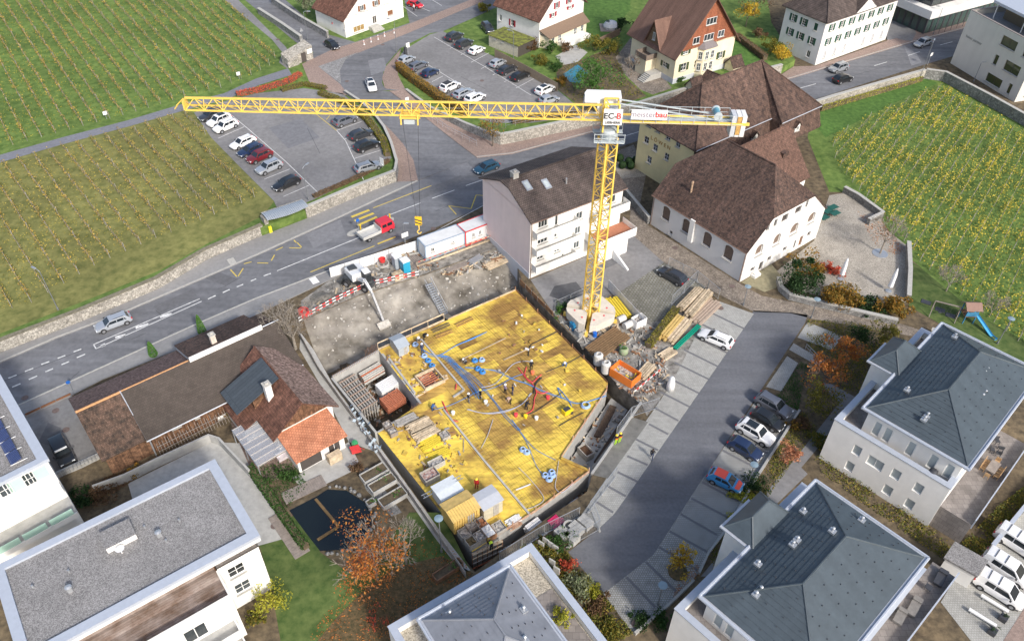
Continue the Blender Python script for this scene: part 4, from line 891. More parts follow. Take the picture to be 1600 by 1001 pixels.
Wu={'W':[dict(s=s_,z=0.35,w=0.8,h=2.0,sill=False,cols=1)for s_ in(1.4,2.6,5.2,7.6,9.3)]}
ra=apartment('white apartment house with slate grey hipped roof beside the playground',(44.9,49.9),45,21.4,12.95,(0.9,20.7,-0.55,11.15),wins=Wl,upper=Wu,tower=(8.0,12.4,10.2,14.2),vents=((5.2,8.6,10.9,1),(17.2,8.6,10.9,1),(13.5,3.8,11.0,2),(10.5,2.6,10.5,2),(2.8,5.5,10.6,2)))
rb_=apartment('white apartment house with slate grey hipped roof and rear terrace by parking stalls',(23.85,26.6),43.0,20.4,13.2,(1.0,19.7,0.15,12.0),zp=7.0,ze=9.6,wins=Wl,upper=Wu,tower=(8.2,12.8,11.2,15.0),vents=((14.8,10.5,10.4,1),(10.4,9.0,11.2,2),(6.6,10,11.0,1),(13.5,7.2,12.2,1),(4.0,8.4,11.0,2),(18.0,6.3,10.4,1)))
# lower terraces on the sunny side
for bb,z_,q in((ra,3.4,(0.4,-3.3,15.5)),(rb_,6.2,(8.0,-2.2,22.4))):
 f=MB();bb.obox(f,q[0],q[1],0,q[2],-0.02,z_);o=bb.part('garden_terrace',f,TERRACE_T)
 f=MB();bb.obox(f,q[0],q[1]-0.12,z_-0.5,q[2],q[1]-0.003,z_+0.9);bb.part('glass_rail',f,COPING,o)
bt=apartment('white apartment house with pale grey hipped roof beside the yellow formwork deck',(-1.9,21.3),34,14.9,14.95,(1.9,11.4,2.0,13.2),zp=8.0,ze=10.2,zr_=12.8,m=SLATE_L,gravel=GRAVELB,vents=((8.0,6.0,12.0,1),(9.6,8.5,11.2,1),(4.4,11.8,10.6,1)))
f=MB();bt.obox(f,11.6,1,6.96,14.2,10.6,7.1);bt.part('paved_terrace',f,TERRACE_T)
# ---- low flat-roofed apartment block with gravel roof
O=Vector((-38.9,29.6));bl=Bld('flat_roof_block','white apartment block with grey gravel flat roof and plank deck','building',O,37.2,19.6,10.1)
for f_ in 'WEN':bl.face(f_,9.6,WHITE,box=(0,19.6,0.3,10.1))
bl.face('S',9.58,WHITE,[dict(s=2+i*3.0,z=0.2,w=2.2,h=2.3,gm=GLASS,sill=False)for i in range(5)],z0=6.3,box=(0,19.55,2.3,10.1))
f=MB();bl.obox(f,0.02,-0.45,9.4,19.5,2.3,9.57);bl.part('soffit',f,WHITE)
f=MB();bl.obox(f,0.55,0.55,9.55,19.05,9.55,9.75);rf=bl.part('roof',f,GRAVELR)
f=MB()
for q in((-0.35,-0.5,0.55,10.3),(19.05,-0.5,19.95,10.3),(0.55,-0.5,19.05,0.4),(0.55,9.55,19.05,10.3)):bl.obox(f,q[0],q[1],9.602,q[2],q[3],10.0)
bl.part('coping',f,COPING)
f=MB();bl.obox(f,-0.3,-0.48,9.15,19.9,-0.3,9.6);bl.part('fascia',f,WHITE)
f=MB();bl.obox(f,8.3,5.9,9.76,10.9,7.9,10.45);o=bl.part('roof_hatch',f,WHITE)
f=MB();bl.obox(f,8.25,5.85,10.452,10.95,7.95,10.5);bl.part('hatch_lid',f,GRAVELR,o)
f=MB();d_=bl.P(9.3,5.2,9.76);f.tube(d_,d_+Vector((0,0,.6)),0.05);f.lathe(d_+Vector((0,0,.55)),[(0.05,0),(0.35,0.1),(0.4,0.18)],12);bl.part('satellite_dish',f,PLASTW,rf)
for u_,v_,k in((4.6,4.1,1),(12.6,5.0,1),(5.0,6.0,0),(11.8,6.6,0),(14.6,5.4,0),(2.1,6.3,0),(12.9,4.0,0)):
 f=MB()
 if k:bl.obox(f,u_-.2,v_-.2,9.76,u_+.2,v_+.2,10.3);f.lathe(bl.P(u_,v_,10.3),[(0.3,0),(0.3,.1),(.1,.2)],8)
 else:f.tube(bl.P(u_,v_,9.76),bl.P(u_,v_,10.15),0.09)
 bl.part('roof_vent',f,METALG,rf)
UD,VD=15.6,-2.75
A_,B_=bl.p(UD,0.3),bl.p(19.6,0.3)
facade(bl.t,A_,B_,0,7.4,WHITE,wpx(A_,B_,0,[(360,904,384,889,dict(cols=2,rows=2,h=1.5)),(370.5,929,393,914,dict(cols=2,rows=2,h=1.5))]),sill=True)
f=MB();bl.obox(f,UD,0.32,7.1,19.55,2.28,7.2);bl.part('loggia_floor',f,TERRACE_T)
A_,B_=bl.p(-3,VD),bl.p(UD,VD)
facade(bl.t,A_,B_,0,6.3,WHITE,[dict(s=2+i*3.2,z=z_,w=2.0,h=2.0,sill=False)for i in range(5)for z_ in(0.8,3.6)])
facade(bl.t,bl.p(UD,VD),bl.p(UD,0.3),0,6.3,WHITE);facade(bl.t,bl.p(-3,2.3),bl.p(-3,VD),0,6.3,WHITE)
f=MB();bl.obox(f,-3,VD+0.05,6.1,UD-0.05,2.28,6.3);bl.part('deck_base',f,WOOD)
n_=int((2.2-VD-0.3)/0.26)
for i in range(n_):
 f=MB();v_=2.25-i*0.26;bl.obox(f,-3,v_-0.235,6.31,UD-0.16,v_,6.36);bl.part('plank',f,DECKW)
f=MB();bl.obox(f,-3,VD-0.1,6.302,UD,VD+0.18,7.25);bl.obox(f,UD-0.16,VD+0.18,6.302,UD+0.02,0.28,7.3);bl.part('parapet',f,WHITE)
for z_ in(3.2,0.4):
 f=MB();bl.obox(f,-3,VD-1.7,z_,UD-0.6,VD-0.003,z_+0.2);o=bl.part('balcony',f,CONC)
 f=MB();bl.obox(f,-3,VD-1.85,z_-0.1,UD-0.6,VD-1.703,z_+1.0);bl.obox(f,UD-0.597,VD-1.85,z_-0.1,UD-0.45,VD-0.003,z_+1.0);bl.part('parapet',f,WHITE,o)
# ---- white building with solar panels at the left edge
lw=Bld('solar_roof_building','white apartment block with blue solar panels on its gravel roof','building',(-59.9,35.6),42.0,19.8,17.0)
A_,B_=lw.ends('S');Z8=lambda x,y:(x/3.571,590+y/3.571)
lw.face('S',10.6,WHITE,px=[(*Z8(5,660),*Z8(85,640),dict(gm=GLASS,cols=2,rows=2,h=1.7)),(*Z8(70,655),*Z8(150,560),dict(gm=GLASS_G,cols=1,h=1.7)),(*Z8(152,612),*Z8(190,540),dict(gm=GLASS,cols=1,rows=2,h=1.7)),(*Z8(195,592),*Z8(270,510),dict(gm=GLASS_G,cols=1,h=1.7))],sill=False)
for f_ in 'WEN':lw.face(f_,10.6,WHITE)
f=MB();lw.obox(f,0.7,0.7,10.5,19.1,16.3,10.75);rf=lw.part('roof',f,GRAVELR)
f=MB()
for q in((-0.2,-0.2,0.7,17.2),(19.1,-0.2,20.0,17.2),(0.7,-0.2,19.1,0.5),(0.7,16.5,19.1,17.2)):lw.obox(f,q[0],q[1],10.602,q[2],q[3],11.0)
lw.part('coping',f,COPING)
SOL=mat('solar_cell',(0.03,0.045,0.13),rough=0.2,spec=0.6,kind='brick',size=(0.2,1.0),msize=0.012,mortar=(0.18,0.22,0.35),var=0.1)
for c_,(u_,v0_)in enumerate(((17.0,1.3),(14.3,0.6),(11.6,1.3))):
 for i in range(8):
  f=MB();v_=v0_+i*1.78
  f.prism([lw.p(u_,v_),lw.p(u_+1.05,v_),lw.p(u_+1.05,v_+1.66),lw.p(u_,v_+1.66)],[10.98,11.2,11.2,10.98],[11.02,11.24,11.24,11.02]);o=lw.part('solar_panel',f,SOL)
  f=MB();f.bar(lw.P(u_-0.05,v_-0.06,11.03),lw.P(u_+1.5,v_-0.06,11.0),0.07,0.05);lw.part('mounting_rail',f,PLASTW,o)
f=MB();f.prism([lw.p(6,-0.02),lw.p(19.7,-0.02),lw.p(19.7,-1.7),lw.p(6,-1.7)],[7.5,7.5,7.0,7.0],[7.65,7.65,7.12,7.12]);lw.part('awning',f,PLASTW)
f=MB();lw.obox(f,2,-2.6,4.6,19.8,-0.02,4.85);o=lw.part('balcony',f,CONC)
f=MB();lw.obox(f,2,-2.72,4.3,19.8,-2.603,5.0);lw.part('parapet',f,WHITE,o)
for i in range(7):
 f=MB();lw.obox(f,2.3+i*2.5,-2.69,5.003,4.5+i*2.5,-2.64,5.85);lw.part('glass_panel',f,GLASS_G,o)
f=MB();lw.obox(f,19.4,-2.7,0,19.8,-2.4,4.3);lw.part('pillar',f,WHITE)
# ---- long barn
bn=Bld('long_barn','long low barn with brown sheet roof and weathered board wall along the road','barn',(-44.6,55.3),39.5,23.6,10.8)
BOARD=mat('barn_boards',(0.13,0.072,0.045),(0.24,0.13,0.075),rough=0.85,scale=2.5,var=0.35,kind='plank',size=(0.16,4.0),msize=0.012)
bn.face('S',3.2,BOARD,px=[(269,671,282,664,dict(gm=GLASS,cols=2)),(229,688,236,681),(305,654,310,648),(341,655,352,646,dict(gm=PLASTW)),(240,683,249,677)],depth=0.08)
for f_ in 'WEN':bn.face(f_,3.2,BOARD if f_=='W' else WHITE)
VR,ZRB=5.6,5.7
tilesp=mat('roof_tile_pinkish',(0.15,0.1,0.09),(0.25,0.17,0.15),rough=0.85,scale=3,var=0.25,kind='tile',size=(0.17,0.3),msize=0.02,big=0.15,bump=0.6,bscale=0.04)
def bsl(name,u0,u1,v0,z0_,v1,z1_,m,dz=0.0,th=0.15):
 f=MB();slab(f,[bn.P(u0,v0,z0_+dz),bn.P(u1,v0,z0_+dz),bn.P(u1,v1,z1_+dz),bn.P(u0,v1,z1_+dz)],th);return bn.part(name,f,m)
bsl('roof_slope',-0.4,4.5,-0.5,3.1,VR,ZRB,mat('roof_tile_mossy',(0.1,0.08,0.065),(0.175,0.11,0.08),rough=0.9,scale=1.4,var=0.3,kind='tile',size=(0.17,0.3),msize=0.02,big=0.2,bump=0.6))
bsl('roof_slope',4.5,24.0,-0.7,3.05,VR,ZRB,ETERNIT,0.16)
bsl('roof_slope',-0.4,12.6,11.3,3.1,VR,ZRB,tilesp)
bsl('roof_slope',12.6,24.0,11.3,3.1,VR,ZRB,T_OLD)
bsl('raised_roof',12.7,22.0,11.6,3.75,VR-0.2,ZRB+0.75,T_OLD,0,0.14)
f=MB();bn.obox(f,12.7,VR-0.35,ZRB-0.1,22.0,VR-0.2,ZRB+0.72);bn.part('fascia',f,WHITE)
f=MB();f.prism([bn.p(12.72,11.2),bn.p(12.84,11.2),bn.p(12.84,VR),bn.p(12.72,VR)],[3.1,3.1,ZRB,ZRB],[3.72,3.72,ZRB+.6,ZRB+.6]);bn.part('cheek_board',f,ZINC)
f=MB();f.tube(bn.P(-0.4,VR,ZRB+0.03),bn.P(12.6,VR,ZRB+0.03),0.16,n=6);bn.part('ridge_cap',f,mat('ridge_orange',(0.5,0.27,0.13),var=0.3,scale=6))
chimney(bn,16.2,6.3,5.8,7.4,0.62,mat('chimney_plaster',(0.6,0.52,0.45),var=0.25,scale=2))
gutter(bn,[bn.P(4.5,-0.78,3.05),bn.P(23.9,-0.78,3.05)]);gutter(bn,[bn.P(4.55,-0.6,3.1),bn.P(4.55,VR,ZRB+.2)],0.06)
gutter(bn,[bn.P(22.1,VR-0.1,ZRB+0.2),bn.P(24.3,VR-0.1,ZRB+0.2)],0.07)
for u_,w_ in((4.7,0.15),(14.5,0.1)):
 f=MB();bn.obox(f,u_,-0.62,0,u_+w_,-0.45,3.0);bn.part('post',f,METALG)
ladder=thing('wooden_trellis','grey wooden trellis of sticks leaning on the barn wall','trellis',bn.P(6,-1,0))
f=MB()
for i in range(26):f.bar(bn.P(5.2+i*0.36,-0.9,0.0),bn.P(5.2+i*0.36+rnd.uniform(-.1,.1),-0.25,1.6+rnd.uniform(-.3,.5)),0.05)
for z_ in(0.5,1.1):f.bar(bn.P(5.2,-0.7+z_*.3,z_),bn.P(14.4,-0.7+z_*.3,z_),0.05)
build('lattice',f,WOOD_G,ladder)
# ---- gabled house behind the garage
gh=Bld('gabled_cottage','small gabled cottage with red-brown tile roof, black dormer and white chimney','house',(-26.5,58.7),40.0,7.2,10.8)
gh.face('S',3.3,WHITE,[dict(s=1.2+i*1.3,z=2.1,w=0.9,h=0.9,sill=False)for i in range(4)]);gh.face('W',3.3,WHITE,[dict(s=8,z=1,w=1.2,h=1.2)]);gh.face('E',3.3,WHITE,[dict(s=3,z=1,w=1.2,h=1.2),dict(s=7,z=1,w=1.2,h=1.2)]);gh.face('N',3.3,WHITE)
gh.gable_roof('v',3.4,6.3,T_RED,ov=0.6,ovg=0.5,wallm=BOARD)
f=MB();slab(f,[gh.P(3.7,-0.55,6.36),gh.P(3.7,11.35,6.36),gh.P(7.85,11.35,2.98),gh.P(7.85,-0.55,2.98)],0.05);gh.part('weathered_slope',f,mat('roof_tile_lichen',(0.2,0.13,0.11),(0.36,0.26,0.22),rough=0.9,scale=3,var=0.35,kind='tile',size=(0.2,0.3),msize=0.02,big=0.2,bump=0.6))
f=MB();slab(f,[gh.P(-2.3,4.6,4.1),gh.P(-2.3,9.0,4.1),gh.P(3.4,9.0,6.4),gh.P(3.4,4.6,6.4)],0.1);dm=gh.part('dormer_roof',f,mat('bitumen_sheet',(0.07,0.085,0.1),rough=0.6,kind='brick',size=(0.5,9),msize=0.02,var=0.1))
f=MB();gh.obox(f,-0.1,4.8,3.2,2.0,8.8,4.6);gh.part('dormer_wall',f,BOARD,dm)
chimney(gh,1.7,4.1,4.2,6.9,0.75,WHITE)
f=MB();slab(f,[gh.P(-2.6,3.4,2.3),gh.P(-0.1,3.4,3.4),gh.P(-0.1,9.6,3.4),gh.P(-2.6,9.6,2.3)],0.12);o=gh.part('lean_to_roof',f,T_RED)
f=MB();gh.obox(f,-2.3,3.7,0,-0.01,9.3,2.25);gh.part('lean_to_wall',f,WHITE,o)
# garage with the orange roof
gq=[P(432,677,3.1),P(463,722,2.5),P(540,680,2.5),P(508,636,3.1)]
og=Bld('orange_roof_garage','garage with bright orange tile roof and open door in front of the cottage','garage',P2(463,722,2.5),39.5,6.35,5.4)
f=MB();slab(f,[og.P(-0.1,-0.1,2.45),og.P(6.4,-0.1,2.45),og.P(6.4,5.5,3.25),og.P(-0.1,5.5,3.25)],0.14);og.part('roof',f,T_ORANGE)
og.face('W',2.3,WHITE,box=(0.2,6.1,0.4,5.3));og.face('E',2.3,WHITE,box=(0.2,6.1,0.4,5.3));og.face('N',2.9,WHITE,box=(0.2,6.1,0.4,5.3));
og.face('S',2.3,WHITE,[dict(s=1.6,z=0.05,w=2.6,h=2.1,kind='door',gm=FRAMED,fm=FRAMED),dict(s=4.6,z=0.05,w=1.5,h=2.0,kind='door',gm=FRAMED)],box=(0.2,6.1,0.4,5.3))
f=MB();og.obox(f,3.4,-0.9,0.05,5.0,-0.2,1.3);og.part('plywood_crate',f,WOOD_P)
# glazed pergola
pg=Bld('glass_pergola','glazed garden pergola with pale rafters over a seating terrace','pergola',P2(403,728,2.4),39.5,5.4,6.6)
RAF=mat('rafter_white_wood',(0.62,0.56,0.5),var=0.1)
for i in range(8):
 f=MB();f.bar(pg.P(0,i*0.94,2.3),pg.P(5.4,i*0.94,2.6),0.1,0.16);pg.part('rafter',f,RAF)
for i in range(7):
 f=MB();slab(f,[pg.P(0,i*0.94+.06,2.4),pg.P(5.4,i*0.94+.06,2.7),pg.P(5.4,i*0.94+.88,2.7),pg.P(0,i*0.94+.88,2.4)],0.02)
 gm_=bpy.data.materials.get('clear_glass')
 if gm_ is None:
  gm_=paint('clear_glass',(0.5,0.53,0.58),rough=0.1,spec=0.6);gm_.node_tree.nodes['Principled BSDF'].inputs['Alpha'].default_value=0.4
 pg.part('glass_pane',f,gm_)
f=MB();f.bar(pg.P(0,-0.1,2.3),pg.P(0,6.7,2.3),0.1,0.14);f.bar(pg.P(0,0,2.3),pg.P(5.4,0,2.6),0.1,0.14);pg.part('frame',f,METALG)
for u_,v_ in((0,0),(0,6.6),(0,3.3)):
 f=MB();f.bar(pg.P(u_,v_,0),pg.P(u_,v_,2.3),0.1);pg.part('post',f,METALG)
for k,(u_,v_,w_,d_,c_)in enumerate(((2.6,0.9,1.6,0.8,(0.6,0.55,0.57)),(3.9,-0.4,0.9,0.9,(0.55,0.5,0.42)))):
 s_=thing('sofa',('pale cushioned garden sofa under the pergola','beige cushioned garden armchair outside the pergola')[k],'sofa',pg.P(u_,v_,0))
 m_=mat('cushion%d'%k,c_);B0=lambda a,b_,c,d,e_,g_:None
 f=MB();pg.obox(f,u_,v_,0.05,u_+w_,v_+d_,0.4);build('seat',f,m_,s_)
 f=MB();pg.obox(f,u_,v_+d_-0.2,0.4,u_+w_,v_+d_,0.8);build('backrest',f,m_,s_)
# ---- small buildings on the terrace
c0=P2(809.5,71,PZ+2.6);an=P2(833.5,60,PZ+2.6)-c0
mg=Bld('mossy_garage','flat garage with mossy roof behind the car park fence','garage',c0,math.degrees(math.atan2(an.y,an.x)),an.length,(P2(770.5,51,PZ+2.6)-c0).length,PZ)
mg.face('W',PZ+2.45,mat('render_stained',(0.55,0.5,0.42),var=0.15),[dict(s=1.8,z=1.9,w=0.8,h=0.4),dict(s=4.0,z=1.9,w=0.8,h=0.4)]);mg.face('S',PZ+2.45,FRAMED);mg.face('E',PZ+2.45,WHITE);mg.face('N',PZ+2.45,WHITE)
f=MB();mg.obox(f,-0.25,-0.25,PZ+2.45,mg.Lu+.25,mg.Lv+.25,PZ+2.65);mg.part('roof',f,mat('moss_roof',(0.09,0.085,0.05),(0.2,0.22,0.04),scale=1.2,var=0.3,rough=0.95))
for k,(u_,v_,L_,W_,lab)in enumerate(((1093,137,7.0,3.6,'small shed with dark tiled gable roof below the cream villa'),(1143,121,2.6,2.4,'tiny tiled shed roof beside the garden wall above the inn'),(1082,150,2.4,2.2,'small dark tiled lean-to below the cream villa'))):
 sh=Bld('garden_shed',lab,'shed',P2(u_,v_,PZ-0.2 if k!=1 else 0.6),33 if k!=0 else-47,L_,W_,0.6)
 for f_ in 'WSEN':sh.face(f_,3.0,CREAM)
 sh.gable_roof('u',3.0,4.4,T_OLD,ov=0.3,wallm=CREAM)
# ---- free-standing and retaining walls
def stone_wall(label,pts,h,m=STONE,th=0.55,zb=0.0,name='stone_wall',cap=KERB,hz=None,capw=0.12):
 q=[Vector((*P2(*p[:2],p[2]if len(p)>2 else zb),0))for p in pts]
 t=thing(name,label,'wall',(q[0].x,q[0].y,zb));f=MB();c=MB()
 L_,R_=[],[]
 for i,p_ in enumerate(q):
  d=(q[min(i+1,len(q)-1)]-q[max(i-1,0)]).normalized();n=Vector((-d.y,d.x,0))
  L_.append(p_+n*(th-0.1));R_.append(p_-n*0.1)
 def body(mb,z0_,z1_,a,b_):
  for i in range(len(q)-1):
   l0,l1=R_[i]+(L_[i]-R_[i])*b_,R_[i+1]+(L_[i+1]-R_[i+1])*b_;r0,r1=R_[i]+(L_[i]-R_[i])*a,R_[i+1]+(L_[i+1]-R_[i+1])*a
   V=[Vector((p_.x,p_.y,z_))for z_ in(z0_,z1_)for p_ in(r0,r1,l1,l0)]
   fs=[(4,5,6,7),(0,1,5,4),(2,3,7,6)]
   if i==0:fs.append((3,0,4,7))
   if i==len(q)-2:fs.append((1,2,6,5))
   mb.add(V,fs)
 body(f,zb-0.2,zb+h,0,1);build('masonry',f,m,t)
 if cap is not None:
  body(c,zb+h+0.003,zb+h+0.1,-0.06/th,1+0.06/th);build('coping',c,cap,t)
 return t
stone_wall('long pale stone retaining wall between the vineyard and the road',[(-150,609),(0,551),(132,500),(250,450),(325,405),(400,372),(413,366)],1.75,cap=mat('coping_mossy',(0.2,0.18,0.13),var=0.3),th=0.6)
stone_wall('pale stone wall holding the car park above the bus stop',[(484,340),(560,307),(619,284)],2.1,th=0.5)
stone_wall('curved grey parapet wall between the car park hedge and side street',[(619,284),(620.5,270,.6),(621,257,1.3),(612,226,PZ),(601,202,PZ),(583,178,PZ),(561,160,PZ),(540,146,PZ)],2.1,STONE_G,0.35)
stone_wall('pale stone retaining wall of the upper car park at the road',[(767,219,.3),(782,227),(800,224),(925,197),(1000,176),(1060,157),(1127,140),(1219,117)],2.2,th=0.5)
stone_wall('low dark stone wall under the beech hedge of the upper car park',[(634,141,PZ),(672,172,1.1),(727,200,.7),(767,219,.3)],1.7,STONE_G,0.4)
stone_wall('pale stone wall with yellow creepers between road and lower vineyard',[(1272,173),(1300,164),(1345,151),(1400,135),(1442,123)],1.9,th=0.6)
stone_wall('tall grey stone wall beside the beige office',[(1443,123),(1472,127),(1540,163),(1600,197),(1760,290)],2.0,STONE_G,0.6)
stone_wall('grey stone wall on the street side of the narrow lane',[(404,22,PZ),(440,45,PZ),(470,66,PZ)],1.3,STONE_G,0.6,PZ)
stone_wall('long grey stone wall running up to the shop house',[(425,6,PZ),(470,36,PZ),(512,60,PZ)],1.5,STONE_G,0.5,PZ)
stone_wall('low stone wall along the cobbled lane in front of the shrubs',[(1213,440),(1217,455),(1232,468),(1280,480),(1330,492),(1400,508)],0.9,STONE_G,0.5)
stone_wall('short pale stone wall with lion bench at the courtyard corner',[(1356,352),(1378,340),(1340,312),(1318,300)],1.1,STONE_G,0.5)
stone_wall('dark low stone wall at the vineyard edge of the courtyard',[(1418,472),(1420,430),(1418,387)],1.2,STONE_G,0.5)
stone_wall('stone wall behind the hall enclosing a small planted court',[(940,300),(975,305),(1012,350)],1.3,STONE_G,0.4)
stone_wall('dry stone wall between the lane and playground',[(1452,522),(1500,540),(1600,588)],0.8,STONE,0.6)
cw=mat('concrete_kerb_wall',(0.36,0.355,0.34),var=0.1)
stone_wall('low concrete retaining kerb behind the right-hand parking stalls',[(1248,643),(1179,751),(1139,822),(1106,865),(1091,897)],0.45,cw,0.25,cap=None,name='concrete_wall')
stone_wall('low concrete kerb wall at the foot of the paved stalls',[(1083,908),(1044,946),(991,991)],0.45,cw,0.25,cap=None,name='concrete_wall')
stone_wall('bent concrete garden wall between barn and gravel roof block',[(150,770),(200,752),(250,727),(330,690),(345,695),(392,745)],1.3,CONC,0.25,cap=None,name='concrete_wall')
stone_wall('pale concrete wall below the railing of the jeep yard',[(92,748),(128,733),(162,716)],1.0,CONC,0.3,cap=None,name='concrete_wall',zb=-0.3)
# gatehouse ruin
gt=thing('stone_gatehouse','ruined round-arched stone gatehouse with ivy at the village corner','gatehouse',P(470,105,PZ))
f=MB();a0,a1=P2(452,105,PZ),P2(490,92,PZ);e_=(a1-a0).normalized();n_=Vector((-e_.y,e_.x));L_=(a1-a0).length
pp=[a0,a0+e_*L_,a0+e_*L_+n_*2.6,a0+n_*2.6]
f.prism(pp,PZ,[2.8,4.4,4.8,3.6]);f.prism([a0-e_*.3-n_*.4,a0+e_*2.2-n_*.4,a0+e_*2.2,a0-e_*.3],PZ,[2.2,3.2,3.3,2.4]);build('masonry',f,STONE,gt)
f=MB();ce=a0+e_*(L_*.62)-n_*.06
f.prism([ce-e_*.55,ce+e_*.55,ce+e_*.55+n_*.05,ce-e_*.55+n_*.05],PZ,3.5);build('archway_shade',f,FRAMED,gt)  # dark sheet on the masonry, painted as the shade inside the arch
f=MB();ce=a0+e_*(L_*.88)-n_*.08;f.prism([ce-e_*.6,ce+e_*.6,ce+e_*.6+n_*.06,ce-e_*.6+n_*.06],PZ+1.4,PZ+2.3);build('notice_board',f,PLASTW,gt)
# bus shelter
bs=thing('bus_shelter','bus shelter with curved ribbed metal roof set into the stone wall','bus shelter',P(450,352))
A0,A1=P2(420,363),P2(483,341);e_=(A1-A0).normalized();n_=Vector((-e_.y,e_.x));L_=(A1-A0).length;NS=22
for i in range(NS):
 f=MB();pr=[]
 for k in range(7):
  t_=k/6;zz=2.45+0.45*math.sin(math.pi*(0.25+0.6*t_));bow=0.9*math.sin(math.pi*min(1,max(0,(i+.5)/NS)))
  y_=-1.3*(1-t_)*(0.6+0.4*bow)+1.6*t_;pr.append((y_,zz))
 s0_,s1_=L_*i/NS,L_*(i+0.86)/NS
 for(y0,z0_),(y1,z1_)in zip(pr[:-1],pr[1:]):
  slab(f,[(*(A0+e_*s0_+n_*y0),z0_),(*(A0+e_*s1_+n_*y0),z0_),(*(A0+e_*s1_+n_*y1),z1_),(*(A0+e_*s0_+n_*y1),z1_)],0.08)
 build('roof_rib',f,mat('shelter_metal',(0.42,0.46,0.5),rough=0.45,metal=0.3,var=0.05),bs)
f=MB();f.prism([A0-e_*.3,A0+e_*.3,A0+e_*.3+n_*1.6,A0-e_*.3+n_*1.6],0,2.4);f.prism([A1-e_*.3,A1+e_*.3,A1+e_*.3+n_*1.6,A1-e_*.3+n_*1.6],0,2.4);f.prism([A0+n_*1.6,A1+n_*1.6,A1+n_*1.9,A0+n_*1.9],0,2.6);build('side_wall',f,STONE,bs)
f=MB();f.prism([A0+e_*.5+n_*.9,A1-e_*.5+n_*.9,A1-e_*.5+n_*1.5,A0+e_*.5+n_*1.5],0.4,0.5);build('bench',f,WOOD_P,bs)
f=MB();f.prism([A0-n_*.5,A0+e_*.45-n_*.5,A0+e_*.45-n_*.2,A0-n_*.2],0.1,1.2);build('ticket_box',f,paint('signal_yellow',(0.75,0.68,0.03)),bs)
# ================================================================== excavation and formwork deck
def proj(X):
 d=np.array(X,dtype=float)-np.array([0,0,CAM_H]);w=d@_F
 return 800+FPX*(d@CR)/w,500.5+FPX*(d@CD)/w
def zat(x,y,v_):
 lo,hi=-5.0,60.0
 for _ in range(50):
  mid=(lo+hi)/2
  if proj((x,y,mid))[1]>v_:lo=mid
  else:hi=mid
 return lo
ZP=-3.2;ZD=0.2
EARTH=mat('excavated_earth',(0.13,0.115,0.095),(0.24,0.215,0.18),rough=0.95,scale=1.0,var=0.25,big=0.2,bump=0.8,bscale=0.12,detail=10)
f=MB()
n_=len(PITW)
for i in range(n_):
 a,c=PITW[i],PITW[(i+1)%n_]
 f.add([(a.x,a.y,0.0),(c.x,c.y,0.0),(c.x,c.y,ZP),(a.x,a.y,ZP)],[(0,1,2,3)])
struct('excavation_wall',f,EARTH)
f=MB();f.sheet([(p_.x,p_.y,ZP)for p_ in PITW]);struct('excavation_floor',f,SOIL)
# sloping mud bank on the road side
top=[P2(*q)for q in((440,515),(474,500),(560,462),(655,432),(705,414),(778,386),(800,377))];bot=[P2(*q,ZP)for q in((470,590),(520,580),(592,553),(700,506),(806,462),(840,447))]
def pdist(p_,pl):
 best=1e9
 for a,c in zip(pl[:-1],pl[1:]):
  ab=c-a;t_=max(0,min(1,(p_-a).dot(ab)/ab.length_squared));best=min(best,(p_-a-ab*t_).length)
 return best
def side(p_,pl):
 bi=min(range(len(pl)-1),key=lambda i:(p_-(pl[i]+pl[i+1])/2).length);return(pl[bi+1]-pl[bi]).cross(p_-pl[bi])
from mathutils import noise as mnoise
a0=P2(474,500);ang_s=R(38);ex_,ey_=Vector((math.cos(ang_s),math.sin(ang_s))),Vector((-math.sin(ang_s),math.cos(ang_s)))
f=MB();NX,NY=110,64;vs=[]
for j in range(NY):
 for i in range(NX):
  q=a0+ex_*(-6+i*0.42)+ey_*(-22+j*0.42)
  d,e_=pdist(q,top),pdist(q,bot);sg=side(q,top)
  if sg>0:z_=-0.12
  elif side(q,bot)<0:z_=ZP-0.02
  else:
   t_=d/(d+e_+1e-6);t_=t_**0.8;z_=ZP*t_
   z_+=(0.5*mnoise.noise((q.x*.35,q.y*.35,0))+0.26*mnoise.noise((q.x*.9,q.y*.9,3))+0.13*mnoise.noise((q.x*2.4,q.y*2.4,7)))*min(1,d)*min(1,e_)
   z_=min(z_,-0.1)
  vs.append((q.x,q.y,z_))
f.add(vs,[(j*NX+i,j*NX+i+1,(j+1)*NX+i+1,(j+1)*NX+i)for j in range(NY-1)for i in range(NX-1)])
struct('mud_bank',f,MUD,smooth=True)
f=MB()
for _ in range(1500):
 i=rnd.randrange(len(vs));p_=Vector(vs[i])+Vector((rnd.uniform(-.2,.2),rnd.uniform(-.2,.2),0))
 if not(ZP+.3<p_.z<-.25):continue
 r_=rnd.uniform(.05,.2)*rnd.random()+.04;u1=Vector((rnd.gauss(0,1),rnd.gauss(0,1),rnd.gauss(0,.6))).normalized()*r_;u2=u1.orthogonal().normalized()*r_*.8;f.obox(p_,u1,u2,u1.cross(u2).normalized()*r_*.6)
struct('mud_stones',f,mat('mud_stone',(.3,.28,.25),(.5,.48,.44),var=.25),'stuff')
area('site_apron',[(474,499),(470,470),(520,434),(655,374),(775,325),(780,386),(705,413),(655,431),(560,461)],0.05,RUBBLE)
area('crane_yard',[(862,487),(905,470),(970,456),(1020,505),(1075,470),(1122,470),(1096,507),(1050,598),(1011,650),(1003,633),(958,593),(905,536)],0.035,RUBBLE)
area('site_margin',[(470,520),(490,546),(520,600),(600,707),(690,832),(735,890),(722,894),(680,840),(585,705),(545,690),(500,600),(468,545)],0.03,CONC)
DECK=[(592,547),(806,453),(950,598),(948,608),(877,715),(921,736),(838,797),(738,861),(589,674),(656,631)]
